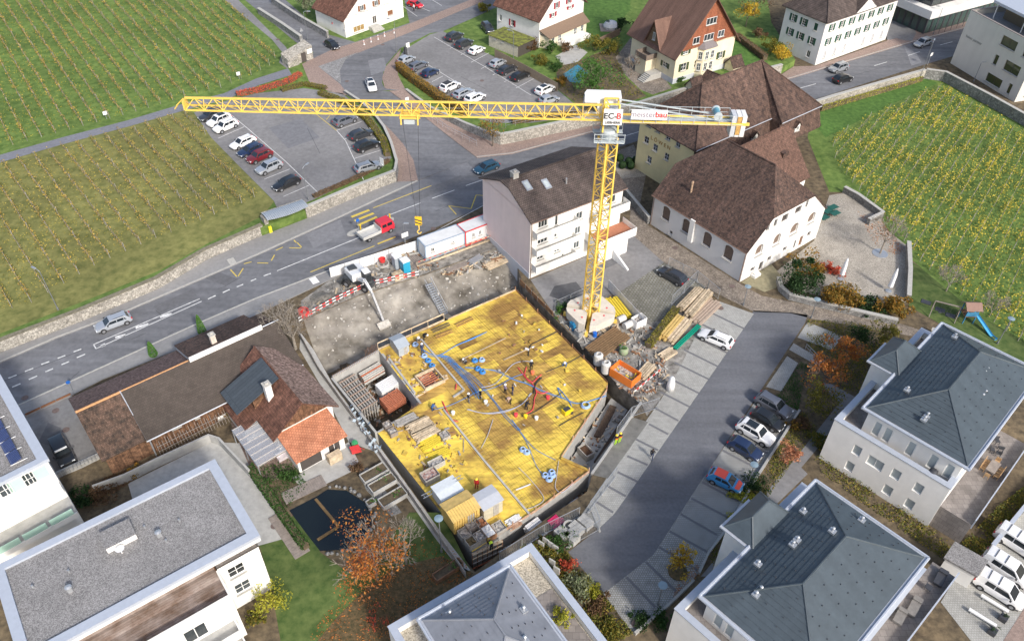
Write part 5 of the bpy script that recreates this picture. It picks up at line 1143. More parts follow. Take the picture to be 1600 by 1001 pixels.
DP=[P2(u,v_,ZD)for u,v_ in DECK]
da=math.atan2(*(DP[1]-DP[0]).yx);dx,dy=Vector((math.cos(da),math.sin(da))),Vector((-math.sin(da),math.cos(da)));d0=DP[8]
dk=thing('formwork_deck','huge yellow formwork deck with rebar mesh on the building site','formwork deck',(d0.x,d0.y,ZD))
f=MB();f.prism([p_ for p_ in DP],ZP-0.05,ZD-0.1);build('basement_wall',f,CONC,dk)
def clip_rect(poly,u0,u1,v0,v1):
 def cl(pts,fn):
  out=[]
  for i in range(len(pts)):
   a,c=pts[i-1],pts[i];fa,fc=fn(a),fn(c)
   if(fa>=0)!=(fc>=0):out.append(a+(c-a)*(fa/(fa-fc)))
   if fc>=0:out.append(c)
  return out
 for fn in(lambda p_:p_.x-u0,lambda p_:u1-p_.x,lambda p_:p_.y-v0,lambda p_:v1-p_.y):
  poly=cl(poly,fn)
  if len(poly)<3:return[]
 return poly
LP=[Vector(((p_-d0).dot(dx),(p_-d0).dot(dy)))for p_ in DP]
toW=lambda q:d0+dx*q[0]+dy*q[1]
YPAN=mat('formwork_panel',(0.36,0.21,0.06),(0.72,0.52,0.085),rough=0.6,scale=0.16,var=0.08,spec=0.35,rand=0.08,detail=10,ramp=(0.4,0.56),streak=('Object',0.25,2.2,-math.degrees(da),0.2))
YPAN2=mat('formwork_panel_worn',(0.26,0.145,0.05),(0.55,0.36,0.085),rough=0.65,scale=0.25,var=0.1,spec=0.3,rand=0.1,detail=10,streak=('Object',0.25,2.2,-math.degrees(da),0.25))
pcen=P2(790,590,ZD)
us=[p_.x for p_ in LP];vs_=[p_.y for p_ in LP];PU,PV=2.6,1.3;np_=0
for i in range(int((max(us)-min(us))/PU)+1):
 for j in range(int((max(vs_)-min(vs_))/PV)+1):
  u0,v0=min(us)+i*PU,min(vs_)+j*PV
  q=clip_rect([p_.copy()for p_ in LP],u0+0.012,u0+PU-0.012,v0+0.012,v0+PV-0.012)
  qq=[]
  for p_ in q:
   if not qq or(p_-qq[-1]).length>1e-3:qq.append(p_)
  if len(qq)<3:continue
  ar=abs(sum(qq[k].cross(qq[(k+1)%len(qq)])for k in range(len(qq))))/2
  if ar<0.04:continue
  f=MB();f.prism([toW(p_)for p_ in qq],ZD-0.1+0.002,ZD+rnd.uniform(-0.008,0.008));cq=toW(sum(qq,Vector((0,0)))/len(qq));build('panel',f,YPAN2 if rnd.random()<.85*math.exp(-((cq-pcen).length/8.5)**2)else YPAN,dk);np_+=1
# rebar mesh
RB=[(660,530),(804,458),(944,598),(941,606),(871,713),(914,737),(829,802),(757,722),(690,640),(726,611)]
RL=[Vector(((P2(u,v_,ZD)-d0).dot(dx),(P2(u,v_,ZD)-d0).dot(dy)))for u,v_ in RB]
REBAR=mat('rebar',(0.09,0.05,0.03),rough=0.8,var=0.3)
def scan(poly,c,ax):
 xs=[]
 for i in range(len(poly)):
  a,b_=poly[i-1],poly[i]
  if(a[ax]>c)!=(b_[ax]>c):xs.append(a[1-ax]+(b_[1-ax]-a[1-ax])*(c-a[ax])/(b_[ax]-a[ax]))
 xs.sort();return list(zip(xs[::2],xs[1::2]))
f=MB();k=min(p_.x for p_ in RL)
while k<max(p_.x for p_ in RL):
 for a,b_ in scan(RL,k,0):
  p0_,p1_=toW((k,a)),toW((k,b_));f.bar((*p0_,ZD+0.05),(*p1_,ZD+0.05),0.013,0.013)
 k+=0.3*rnd.uniform(.6,1.5)
k=min(p_.y for p_ in RL)
while k<max(p_.y for p_ in RL):
 for a,b_ in scan(RL,k,1):
  p0_,p1_=toW((a,k)),toW((b_,k));f.bar((*p0_,ZD+0.075),(*p1_,ZD+0.075),0.013,0.013)
 k+=0.9*rnd.uniform(.6,1.5)
o=build('rebar_mesh',f,REBAR,dk);o['kind']='stuff'
# day joints with starter bars
D=lambda u,v_,z_=0.0:P(u,v_,ZD+z_)
def upstand(pts,w=0.22,hgt=0.2,bars=True,m=CONC):
 f=MB()
 for a,c in zip(pts[:-1],pts[1:]):f.bar(D(*a,hgt/2),D(*c,hgt/2),w,hgt)
 build('upstand',f,m,dk)
 if bars:
  f=MB()
  for a,c in zip(pts[:-1],pts[1:]):
   p0_,p1_=D(*a),D(*c);L_=(p1_-p0_).length;n_=int(L_/0.45);nn=Vector(((p1_-p0_).y,-(p1_-p0_).x,0)).normalized()
   for i in range(n_):
    q=p0_.lerp(p1_,(i+.5)/n_)+Vector((0,0,.12));f.bar(q,q-nn*0.75+Vector((0,0,.12)),0.03)
  o=build('starter_bars',f,mat('rebar_tan',(0.45,0.33,0.14),var=0.2),dk);o['kind']='stuff'
upstand([(658,530),(725,609)]);upstand([(725,609),(708,620)],bars=False);upstand([(693,640),(757,720),(828,804)])
upstand([(608,560),(648,614)],0.25,0.25,False);upstand([(640,606),(668,592)],0.3,0.15,False,WOOD_P);upstand([(650,620),(700,590)],0.25,0.12,False,WOOD_P)
# edge boards and guard rails
def edge(pts,name='edge_board',hgt=0.35,m=WOOD,posts=True,rail=0.0):
 for a,c in zip(pts[:-1],pts[1:]):
  p0_,p1_=D(*a),D(*c);L_=(p1_-p0_).length;n_=max(1,int(L_/2.5));nn=Vector(((p1_-p0_).y,-(p1_-p0_).x,0)).normalized()*0.05
  for i in range(n_):
   q0,q1=p0_.lerp(p1_,i/n_),p0_.lerp(p1_,(i+.98)/n_);f=MB();f.bar(q0+Vector((0,0,hgt/2-.1))+nn,q1+Vector((0,0,hgt/2-.1))+nn,0.05,hgt)
   if posts:f.bar(q0+Vector((0,0,-.3))+nn*2,q0+Vector((0,0,hgt+0.35))+nn*2,0.1)
   build(name,f,m,dk)
  if rail:
   f=MB();f.bar(p0_+Vector((0,0,rail)),p1_+Vector((0,0,rail)),0.05,0.18)
   for i in range(n_+1):q=p0_.lerp(p1_,i/n_);f.bar(q-Vector((0,0,.2)),q+Vector((0,0,rail)),0.06)
   build('guard_rail',f,WOOD_P,dk)
FORM=mat('formwork_orange',(0.42,0.18,0.09),(0.55,0.4,0.28),var=0.2,scale=1.5)
edge([(806,453),(878,525),(950,598)],m=WOOD);edge([(949,609),(877,715)],m=FORM);edge([(921,737),(838,798),(765,845)],m=FORM);edge([(700,499),(806,453)],m=WOOD_P,posts=False)
edge([(591,546),(694,500)],m=WOOD_P,posts=False,rail=1.15)
f=MB();f.bar(D(877,716,.1),D(919,735,.1),0.3,0.35);build('edge_beam',f,YPAN,dk)
f=MB()
for a,c in(((520,589),(592,548)),):
 p0_,p1_=D(*a),D(*c);n_=int((p1_-p0_).length/0.25)
 for i in range(n_):q=p0_.lerp(p1_,i/n_);f.bar(q-Vector((0,0,.2)),q+Vector((0.02,0,rnd.uniform(.4,.7))),0.03)
for a,c in(((571,552),(592,543)),((660,632),(640,645))):
 p0_,p1_=D(*a),D(*c);n_=int((p1_-p0_).length/0.18)
 for i in range(n_):q=p0_.lerp(p1_,i/n_);f.bar(q-Vector((0,0,.4)),q+Vector((0,0,rnd.uniform(.6,1.0))),0.03)
o=build('wall_starter_bars',f,mat('rebar_rust',(0.3,0.16,0.08),var=0.3),dk);o['kind']='stuff'
# open shaft in front of the deck
SH=[P2(u,v_,ZD)for u,v_ in((520,589),(592,548),(656,631),(589,674))]
def wallseg(a,c,name='shaft_wall',th=0.28,z0=ZP,z1=ZD):
 d=(c-a).normalized();n=Vector((-d.y,d.x))*th;f=MB();f.prism([a,c,c+n,a+n],z0,z1);build(name,f,CONC,dk)
wallseg(SH[0],SH[1]);wallseg(SH[1]+Vector((0.01,-.01)),SH[2]);wallseg(SH[3],SH[0]);wallseg(SH[2],SH[3])
f=MB();f.sheet([(*p_,ZP+0.03)for p_ in SH]);build('shaft_floor',f,SOIL,dk)
# stacked formwork in the shaft
sx=(SH[1]-SH[0]).normalized();sy=(SH[3]-SH[0]).normalized()
S_=lambda a,b_,z_:Vector((*(SH[0]+sx*a+sy*b_),ZP+z_))
STEELR=mat('formwork_red',(0.45,0.16,0.09),var=0.25,scale=3);STEELG=mat('formwork_bar',(0.36,0.34,0.31),var=0.25,scale=3)
t=thing('wall_formwork_stack','tall grey ladder-like wall formwork panels standing in the concrete shaft','formwork',S_(1,3,0))
for i in range(7):
 f=MB();a_=0.45+i*0.36
 for k in range(2):f.bar(S_(a_,0.6,2.6-k*1.2),S_(a_,6.6,2.6-k*1.2),0.16,0.14)
 for k in range(7):f.bar(S_(a_,0.8+k*0.95,0.05),S_(a_,0.8+k*0.95,2.6),0.1)
 build('panel_frame',f,STEELG,t)
f=MB()
for k in range(7):f.bar(S_(0.35,0.8+k*0.95,2.72),S_(2.8,0.8+k*0.95,2.72),0.1)
build('tie_bars',f,mat('formwork_rust',(0.33,0.24,0.19),var=0.3),t)
t=thing('pipe_stack','stack of pale round props under the shaft rear wall','pipe stack',S_(5.5,1.2,0))
for k in range(5):
 for i in range(5):
  f=MB();f.tube(S_(3.4,0.6+i*0.3+0.12*(k%2),1.1+k*0.25),S_(6.6,0.6+i*0.3+0.12*(k%2),1.1+k*0.25),0.12,n=6);build('prop',f,KERB if(i+k)%3 else STEELR,t)
t=thing('white_beam_stack','stack of white plastic-wrapped beams in the concrete shaft','beam stack',S_(5,5,0))
for k in range(5):
 for i in range(5):
  f=MB();f.bar(S_(4.2,3.6+i*0.36,0.6+k*0.32),S_(6.9,3.6+i*0.36,0.6+k*0.32),0.3,0.26);build('beam',f,PLASTW,t)
t=thing('red_formwork_stack','flat stack of red-edged formwork grids in the concrete shaft','formwork',S_(4.6,6.8,0))
for k in range(4):
 f=MB()
 for i in range(9):f.bar(S_(3.4,5.9+i*0.24,1.0+k*0.3),S_(6.2,5.9+i*0.24,1.0+k*0.3),0.1,0.14)
 for i in range(3):f.bar(S_(3.5+i*1.3,5.8,1.12+k*0.3),S_(3.5+i*1.3,7.95,1.12+k*0.3),0.12,0.1)
 build('grid',f,STEELR,t)
for k,(a_,b_)in enumerate(((6.6,7.4),(7.6,6.6))):
 t=thing('mesh_crate',('dark wire mesh crate beside the red formwork stack','dark wire mesh crate in the shaft corner')[k],'crate',S_(a_,b_,0));f=MB()
 for z_ in(0.1,0.7,1.3):[f.bar(S_(a_+p_,b_+q,z_),S_(a_+r_,b_+s_,z_),0.06)for p_,q,r_,s_ in((0,0,.9,0),(.9,0,.9,.9),(.9,.9,0,.9),(0,.9,0,0))]
 for i in range(8):[f.bar(S_(a_+p_,b_+q,0.05),S_(a_+p_,b_+q,1.3),0.04)for p_,q in((i*.12,0),(i*.12,.9),(0,i*.12),(.9,i*.12))]
 build('mesh',f,DARKM,t);f=MB();f.obox(S_(a_+.45,b_+.45,0.5),Vector((*sx,0))*.4,Vector((*sy,0))*.4,(0,0,.4));build('contents',f,REBAR,t)
# channel beside the deck
CH_=[P2(958,600),P2(1001,631),P2(925,742),P2(880,716,ZD)]
f=MB();f.sheet([(*p_,-2.55)for p_ in CH_]);struct('channel_floor',f,CONC)
t=thing('ramp_retaining_wall','thin concrete retaining wall along the wet concrete ramp','wall',P(1001,632));f=MB();a,c=P2(1003,630),P2(926,742);d=(c-a).normalized();n=Vector((-d.y,d.x))*0.25
f.prism([a,c,c-n,a-n],ZP,0.25);build('concrete',f,CONC,t)
for k,(q,w_,lab)in enumerate((((962,636,937,684),0.9,'bundle of dark steel beams lying in the channel'),((984,640,930,722),0.35,'long dark steel beam against the channel wall'))):
 t=thing('steel_beam',lab,'beam',P(q[0],q[1],-2.5))
 for i in range(4 if k==0 else 1):
  p0_,p1_=P(q[0],q[1],-2.3),P(q[2],q[3],-2.3);nn=Vector(((p1_-p0_).y,-(p1_-p0_).x,0)).normalized()*(i*0.22);f=MB();f.bar(p0_+nn,p1_+nn,0.2 if k==0 else w_,0.3);build('beam',f,mat('dark_steel',(0.085,0.06,0.045),var=0.25),t)
t=thing('rubble_skip','grey open crate at the lower end of the channel','crate',P(915,708,-2.5));f=MB();q=P2(915,708,-2.2)
for p_ in((-.9,-.6,.9,-.5),(-.9,.5,.9,.6),(-.9,-.5,-.8,.5),(.8,-.5,.9,.5)):
 c=q+dx*((p_[1]+p_[3])/2)+dy*((p_[0]+p_[2])/2);f.obox((*c,-2.0),Vector((*dx,0))*(abs(p_[3]-p_[1])/2),Vector((*dy,0))*(abs(p_[2]-p_[0])/2),(0,0,.5))
build('sides',f,STEELG,t);f=MB();f.obox((*q,-2.1),Vector((*dx,0))*.5,Vector((*dy,0))*.8,(0,0,.3));build('contents',f,REBAR,t)
# ------------------------------------------------------------------ things on the deck
dX,dY=Vector((*dx,0)),Vector((*dy,0))
def dbox(mb,c,w,l,z0,z1,m=0,rot=0.0):
 x_,y_=dX*math.cos(rot)+dY*math.sin(rot),-dX*math.sin(rot)+dY*math.cos(rot)
 mb.obox((c.x,c.y,(z0+z1)/2),x_*(w/2),y_*(l/2),(0,0,(z1-z0)/2),m)
def hut(label,u,v_,w,l,h_,m,roof,cat='site hut',pitch=0.35,ribs=False,name='site_hut'):
 c=D(u,v_);t=thing(name,label,cat,c);z0=c.z;f=MB();dbox(f,c,w,l,z0,z0+h_);build('wall',f,m,t)
 f=MB();a=[c+dX*sx_*(w/2+.12)+dY*sy_*(l/2+.12)+Vector((0,0,h_+0.03))for sx_,sy_ in((-1,-1),(1,-1),(1,1),(-1,1))]
 r0,r1=c-dX*(w/2+.12)+Vector((0,0,h_+pitch)),c+dX*(w/2+.12)+Vector((0,0,h_+pitch));slab(f,[a[0],a[1],r1,r0],0.06);slab(f,[a[3],a[2],r1,r0],0.06)
 ro_=build('roof',f,roof,t)
 f=MB();dbox(f,c-dY*(l/2+.02)+dX*(w*.15),w*.3,0.05,z0+.05,z0+h_*.85);build('door',f,STEELG,t)
 if ribs:
  for i in range(int(w/.3)):
   q=c-dX*(w/2-.15)+dX*(i*.3);f=MB();f.bar(q-dY*(l/2+.12)+Vector((0,0,h_+.07)),q+Vector((0,0,h_+pitch+.05)),0.22,0.05);f.bar(q-dY*(l/2+.03)+Vector((0,0,.05)),q-dY*(l/2+.03)+Vector((0,0,h_)),0.22,0.04);build('board',f,m,t)
 return t
GREYP=mat('painted_grey',(0.36,0.4,0.44),var=0.06,rough=0.5)
hut('small grey gabled tool cabinet at the corner of the deck',625,546,1.5,2.4,1.5,GREYP,GREYP,'tool cabinet',0.45,name='tool_cabinet')
hut('pale yellow board shed with plank roof on the deck',720,810,3.2,2.6,2.3,mat('board_yellow',(0.66,0.46,0.14),var=0.1,scale=2),mat('board_yellow_roof',(0.6,0.42,0.15),var=0.15,scale=2),ribs=True)
hut('grey metal site hut beside the yellow board shed',762,795,2.4,2.2,2.1,mat('hut_cream',(0.52,0.48,0.36),var=0.1),mat('hut_roof_grey',(0.47,0.49,0.53),var=0.06),pitch=0.2)
hut('white ribbed container with lid open behind the yellow shed',700,778,2.6,2.2,1.8,PLASTW,mat('hut_roof_white',(0.62,0.66,0.68),var=0.08),pitch=0.12)
t=thing('aluminium_ladder','aluminium ladder lying over the white ribbed container','ladder',D(700,760))
a,c=D(660,776,0.5),D(722,744,2.2)
for s_ in(-1,1):
 f=MB();f.bar(a+dY*s_*.22,c+dY*s_*.22,0.07);build('rail',f,METALG,t)
for i in range(12):
 f=MB();q=a.lerp(c,(i+.5)/12);f.bar(q-dY*.22,q+dY*.22,0.04);build('rung',f,METALG,t)
def crate(label,u,v_,w=1.1,l=1.1,h_=0.9,m=STEELG,cm=REBAR,z=0.0,group=None,fill=0.7):
 c=D(u,v_,z);t=thing('site_crate',label,'crate',c,group);f=MB()
 for q in((0,-l/2,w,.06),(0,l/2,w,.06),(-w/2,0,.06,l-.06),(w/2,0,.06,l-.06)):dbox(f,c+dX*q[0]+dY*q[1],q[2],q[3],c.z,c.z+h_)
 build('sides',f,m,t);f=MB();dbox(f,c,w-.14,l-.14,c.z,c.z+h_*fill)
 for i in range(5):dbox(f,c+dX*rnd.uniform(-w/3,w/3)+dY*rnd.uniform(-l/3,l/3),.2,.3,c.z+h_*fill,c.z+h_*fill+rnd.uniform(.05,.25),rot=rnd.random()*3)
 build('contents',f,cm,t)
mixed=mat('mixed_parts',(0.2,0.2,0.22),(0.45,0.42,0.38),scale=4,var=0.4)
crate('steel crate of rags next to the yellow board shed',726,838,cm=mixed);crate('steel crate with brown filling at the deck corner',737,851,cm=mat('brown_fill',(0.16,0.12,0.06),var=0.3));crate('steel crate covered with grey foil at the deck corner',749,844,cm=mixed)
crate('large wooden crate of clamps beside the yellow board shed',737,824,1.4,1.3,1.0,WOOD_G,mixed);crate('steel crate of orange fittings in the crate group',752,823,1.0,1.2,0.9,STEELG,mat('orange_fill',(0.45,0.2,0.1),var=0.4));crate('crate of white sacks in the crate group',763,836,1.1,1.5,0.9,WOOD,PLASTW,fill=1.0);crate('small grey box of fittings standing alone on the deck',779,826,1.2,1.2,0.5,STEELG,mixed)
crate('wooden crate of clamps at the shaft corner',606,668,0.9,0.9,0.7,WOOD_G,mixed);crate('second wooden crate of scrap at the shaft corner',614,678,0.9,0.9,0.7,WOOD_G,mixed);crate('grey crate beside the timber stack on the deck',695,683,1.0,1.0,0.6,STEELG,mixed)
crate('red and grey crate of prop heads at the deck edge',672,748,1.8,1.4,1.0,STEELG,mat('red_props',(0.35,0.1,0.07),(0.4,0.38,0.36),scale=4,var=0.3));crate('grey crate of formwork beams behind the white container',682,727,1.8,0.9,0.8,KERB,mixed)
def stack(label,a,c,n,layers,w=0.2,h_=0.1,m=WOOD_P,base=None,cat='timber stack',name='timber_stack',jit=0.35,gap=1.3,P_=None):
 p0_,p1_=(D(*a),D(*c))if base is None else(P(*a,base),P(*c,base));t=thing(name,label,cat,p0_);d=(p1_-p0_).normalized();nn=Vector((-d.y,d.x,0))
 for k in range(layers):
  for i in range(n):
   j=rnd.uniform(-jit,jit);f=MB();off=nn*((i-(n-1)/2)*w*gap)+Vector((0,0,h_*(k+.55)*1.04));f.bar(p0_+off+d*j,p1_+off+d*j*.6,w,h_);build('timber',f,m,t)
 return t
YB=mat('beam_yellow',(0.68,0.52,0.05),var=0.12,scale=2)
stack('stack of pale formwork timbers on the yellow deck',(641,675),(673,660),7,5);stack('second stack of pale formwork timbers on the yellow deck',(650,687),(682,671),6,5)
stack('stack of bright yellow formwork beams on the deck',(660,700),(686,686),6,3,m=YB);stack('loose pile of yellow formwork beams by the day joint',(672,716),(702,704),5,2,m=YB,jit=.5)
stack('grey metal channel lying by the shaft rim',(620,664),(650,650),3,2,0.3,0.15,m=STEELG,cat='metal channel',name='metal_channel')
stack('bundle of formwork props beside the day joint',(795,818),(812,808),6,2,0.12,0.1,m=PLASTW,cat='prop bundle',name='prop_bundle');stack('bundle of orange props near the deck edge',(797,826),(813,817),4,2,0.12,0.1,m=FORM,cat='prop bundle',name='prop_bundle')
for k,(a,c)in enumerate((((675,518),(702,506)),((680,527),(706,517)),((712,509),(738,497)))):
 t=thing('rebar_cage',('dark rebar girder bundle near the guard rail','rusty rebar girder lying beside the dark bundle','rusty rebar girder on the upper deck')[k],'rebar bundle',D(*a));p0_,p1_=D(*a,.1),D(*c,.1);f=MB();n_=14
 for s_ in(-.28,0,.28):f.bar(p0_+dY*s_+Vector((0,0,.05 if s_ else .3)),p1_+dY*s_+Vector((0,0,.05 if s_ else .3)),.06)
 for i in range(n_):q=p0_.lerp(p1_,(i+.5)/n_);f.bar(q-dY*.3,q+Vector((0,0,.3)),.05);f.bar(q+dY*.3,q+Vector((0,0,.3)),.05)
 build('girder',f,mat('rebar_dark',(0.1,0.09,0.075),var=0.2)if k==0 else mat('rebar_rust',(0.3,0.16,0.08)),t)
# small shaft opening in the deck
t=thing('lift_shaft_form','wooden box formwork round a square opening in the deck','formwork',D(670,595));c=D(672,594)
f=MB()
for q in((0,-1.3,2.8,.15),(0,1.3,2.8,.15),(-1.4,0,.15,2.6),(1.4,0,.15,2.6)):dbox(f,c+dX*q[0]+dY*q[1],q[2],q[3],c.z-.02,c.z+.55)
build('side_board',f,WOOD_P,t);f=MB();dbox(f,c,2.6,2.4,c.z+.01,c.z+.06);build('opening',f,FRAMED,t)  # dark plate on the panels, painted as the shade down the hole
for i in range(6):
 f=MB();q=c+dY*(-.9+i*.36);f.bar(q-dX*1.1+Vector((0,0,.2)),q+dX*.9+Vector((0,0,.25)),.12);build('waler',f,STEELR,t)
# cables and hoses
BLUE=paint('conduit_blue',(0.05,0.25,0.62),rough=0.5);REDH=paint('hose_red',(0.7,0.06,0.08),rough=0.5);GREYH=paint('conduit_grey',(0.42,0.45,0.55),rough=0.5);BLKH=paint('hose_black',(0.03,0.03,0.03),rough=0.6)
def spline(pts,n=7):
 out=[]
 for i in range(len(pts)-1):
  p0_,p1_,p2_,p3_=[Vector(pts[max(0,min(len(pts)-1,k))])for k in(i-1,i,i+1,i+2)]
  for j in range(n):
   t_=j/n;out.append(0.5*((2*p1_)+(p2_-p0_)*t_+(2*p0_-5*p1_+4*p2_-p3_)*t_*t_+(3*p1_-p0_-3*p2_+p3_)*t_**3))
 out.append(Vector(pts[-1]));return out
def hose(label,px,r=0.032,m=BLUE,n=1,spread=0.12,name='conduit',cat='conduit',z=0.13):
 o=MB()
 for k in range(n):
  off=Vector(((k-(n-1)/2)*spread,(k-(n-1)/2)*spread*.4,0));pts=[D(u,v_,z)+off+Vector((rnd.uniform(-1,1),rnd.uniform(-1,1),0))*(0.12 if n>1 else 0.03)for u,v_ in px]
  o.path(spline(pts),r,5)
 q=build(name,o,m);tag(q,label,cat);return q
hose('bundle of blue conduits fanning out from the tool cabinet side',[(659,545),(684,556),(712,540),(735,530),(759,519)],n=3)
hose('thick bundle of blue conduits running diagonally down the deck',[(686,556),(700,560),(722,585),(740,606),(750,622)],n=5,spread=0.16)
hose('long blue conduits running across the deck to its far edge',[(690,555),(720,575),(745,595),(770,625),(790,650),(812,673)],n=2,spread=.2)
hose('blue conduit crossing the deck towards the right-hand edge',[(727,574),(752,576),(776,580),(802,592),(825,600),(850,612),(878,622),(905,629),(948,618)],n=2)
hose('blue conduit loop from the standing workers to the deck middle',[(675,640),(700,634),(730,620),(745,612),(775,604),(800,590),(818,584)],n=1)
hose('grey blue conduit arching over the brown panels',[(752,605),(775,598),(800,570),(820,564),(832,566)],r=.04,m=GREYH)
hose('blue conduit across the lower deck to the cable coils',[(800,655),(822,690),(838,728),(853,745)],n=1);hose('blue conduit branching to the lower corner',[(812,673),(835,700),(868,718)],n=1)
hose('grey conduit loop on the lower corner of the deck',[(873,720),(870,745),(868,762),(880,768),(905,745)],r=.035,m=GREYH);hose('grey conduits running down beside the day joint',[(730,640),(760,645),(790,642),(815,630),(830,615)],r=.04,m=GREYH,n=2)
hose('grey conduit line down the lower deck',[(770,655),(762,680),(752,700)],r=.035,m=GREYH);hose('grey conduit rectangle near the lower edge',[(810,730),(830,750),(850,778),(836,790),(820,795)],r=.035,m=GREYH)
hose('blue conduit edge loop at the right-hand end',[(878,622),(872,605),(890,628),(893,640)],r=.05)
hose('red concrete hose trailing down the middle of the deck',[(809,574),(822,590),(830,597),(838,612),(835,622),(832,640),(820,647)],r=.06,m=REDH,name='red_hose',cat='hose');hose('short red hose branch near the deck middle',[(823,573),(820,586),(830,597),(842,588),(846,585)],r=.06,m=REDH,name='red_hose',cat='hose');hose('red hose curl beside the concrete vibrator',[(838,610),(846,614),(856,612)],r=.08,m=REDH,name='red_hose',cat='hose')
hose('red hose lying on the day joint',[(691,627),(700,645),(706,655),(716,658)],r=.07,m=REDH,name='red_hose',cat='hose');hose('small red hose at the lift shaft',[(712,608),(713,600)],r=.07,m=REDH,name='red_hose',cat='hose')
hose('black hose lying straight across the lower deck',[(815,650),(835,643),(858,628),(880,611)],r=.05,m=BLKH,name='black_hose',cat='hose');hose('black hose running to the right-hand deck edge',[(853,581),(880,570),(900,560),(912,553)],r=.05,m=BLKH,name='black_hose',cat='hose');hose('black bent hose on the upper yellow panels',[(826,556),(829,540),(845,531),(870,518)],r=.06,m=BLKH,name='black_hose',cat='hose');hose('black rail lying beside the yellow generator',[(874,665),(890,655),(912,644)],r=.05,m=BLKH,name='black_hose',cat='hose');hose('black tangle where the red hoses meet',[(834,614),(837,600),(846,590)],r=.1,m=BLKH,name='black_hose',cat='hose')
LB_=paint('cable_pale_blue',(0.35,0.5,0.75),rough=0.5)
coils=[((742,564),BLUE,'blue cable coil lying open between the conduits'),((753,563),LB_,'pale blue cable coil beside the blue one'),((747,577),BLUE,'blue cable coil on the main conduit'),((754,582),BLUE,'loose blue cable coil below the main conduit'),((817,703),LB_,'pale blue cable coil, upper of a pair'),((823,707),LB_,'pale blue cable coil, lower of a pair'),((915,634),LB_,'large pale blue cable coil near the channel edge'),((852,743),LB_,'pale blue cable coil in a cluster of four, left one'),((862,738),LB_,'pale blue cable coil in a cluster of four, top one'),((863,743),LB_,'pale blue cable coil in a cluster of four, right one'),((858,749),LB_,'pale blue cable coil in a cluster of four, bottom one'),((663,557),LB_,'pale blue cable coil near the tool cabinet'),((669,564),BLUE,'bright blue cable coil near the lift shaft'),((675,572),BLUE,'bright blue cable coil beside the yellow box'),((649,539),LB_,'flat pale blue hose coil by the guard rail')]
for(u,v_),m_,lab in coils:
 f=MB();c=D(u,v_,.08);n_=14;r_=.36 if 'large' not in lab else .55
 for k in range(3):f.path([c+Vector((math.cos(2*math.pi*i/n_)*(r_-k*.06),math.sin(2*math.pi*i/n_)*(r_-k*.06),.1+k*.1))for i in range(n_+1)],.07,5)
 tag(build('cable_coil',f,m_),lab,'cable coil')
t=thing('yellow_generator','small yellow generator on wheels on the deck','generator',D(886,648));c=D(886,645);f=MB();dbox(f,c,1.2,.8,c.z+.15,c.z+.75);build('housing',f,paint('machine_yellow',(0.8,0.6,0.02)),t)
f=MB();dbox(f,c-dX*.1,.8,.5,c.z+.75,c.z+.9);build('engine',f,DARKM,t)
for s_ in(-1,1):
 f=MB();q=c+dX*.4+dY*s_*.45+Vector((0,0,.2));f.tube(q-dY*.06,q+dY*.06,.2,n=10);build('wheel',f,DARKM,t)
for(u,v_,m_,lab)in((806,650,REDH,'small red and white fuel can on the deck'),(821,652,paint('machine_yellow',(0.8,0.6,0.02)),'small yellow toolbox beside the black hose'),(856,623,REDH,'red bucket on the black hose'),(838,655,PLASTW,'white bucket near the yellow toolbox'),(759,630,PLASTW,'white bucket near the standing workers'),(832,584,paint('bucket_orange',(0.8,0.2,0.1)),'orange bucket beside the worker with the white helmet'),(708,647,PLASTW,'white plastic can on the day joint')):
 f=MB();c=D(u,v_);f.lathe(c,[(.2,0),(.26,.45),(.22,.5),(.05,.52)],10);f.tube(c+Vector((-.2,0,.5)),c+Vector((.2,0,.62)),.03);tag(build('bucket',f,m_),lab,'bucket')
for k,(a,c,lab)in enumerate((((806,765),(829,756),'long white board lying on the lower deck'),((787,562),(836,540),'pale batten across the upper deck'),((724,560),(790,528),'long pale batten between the conduits and upper panels'))):
 f=MB();f.bar(D(*a,.12),D(*c,.12),.14,.06);tag(build('batten',f,WOOD_P if k else PLASTW),lab,'batten')
# building debris scattered round the site
def debris(name,poly,n,mats_,z,smax=.5,zf=None):
 pts=[P2(u,v_,z)for u,v_ in poly];x0,x1=min(p_.x for p_ in pts),max(p_.x for p_ in pts);y0,y1=min(p_.y for p_ in pts),max(p_.y for p_ in pts);f=MB();k=0
 while k<n:
  x,y=rnd.uniform(x0,x1),rnd.uniform(y0,y1);c=False
  for i in range(len(pts)):
   a,b_=pts[i-1],pts[i]
   if(a.y>y)!=(b_.y>y)and x<(b_.x-a.x)*(y-a.y)/(b_.y-a.y)+a.x:c=not c
  if not c:continue
  k+=1;a=rnd.random()*6.28;l_,w_,h_=rnd.uniform(.08,smax)*rnd.random()+.06,rnd.uniform(.04,.12),rnd.uniform(.02,.12);q=rnd.randrange(len(mats_));w_=l_ if q==0 else w_
  if q and rnd.random()<.2:l_*=2.5
  f.obox((x,y,z+h_),(math.cos(a)*l_,math.sin(a)*l_,rnd.uniform(-.05,.08)),(-math.sin(a)*w_,math.cos(a)*w_,0),(0,0,h_),q)
 o=build(name,f,mats_);o['kind']='stuff'
DM=[RUBBLE,WOOD_P,STEELG,WOOD,KERB]
debris('site_debris',[(474,497),(520,440),(655,385),(700,412),(655,430),(560,460)],260,DM,.06);debris('site_debris',[(664,428),(780,382),(800,400),(720,430)],200,DM,-.35);debris('site_debris',[(866,490),(960,460),(1015,505),(1030,560),(1005,620),(960,590),(910,540)],520,DM,.05);debris('site_debris',[(960,600),(1040,560),(1045,595),(1005,628)],160,DM,.05)
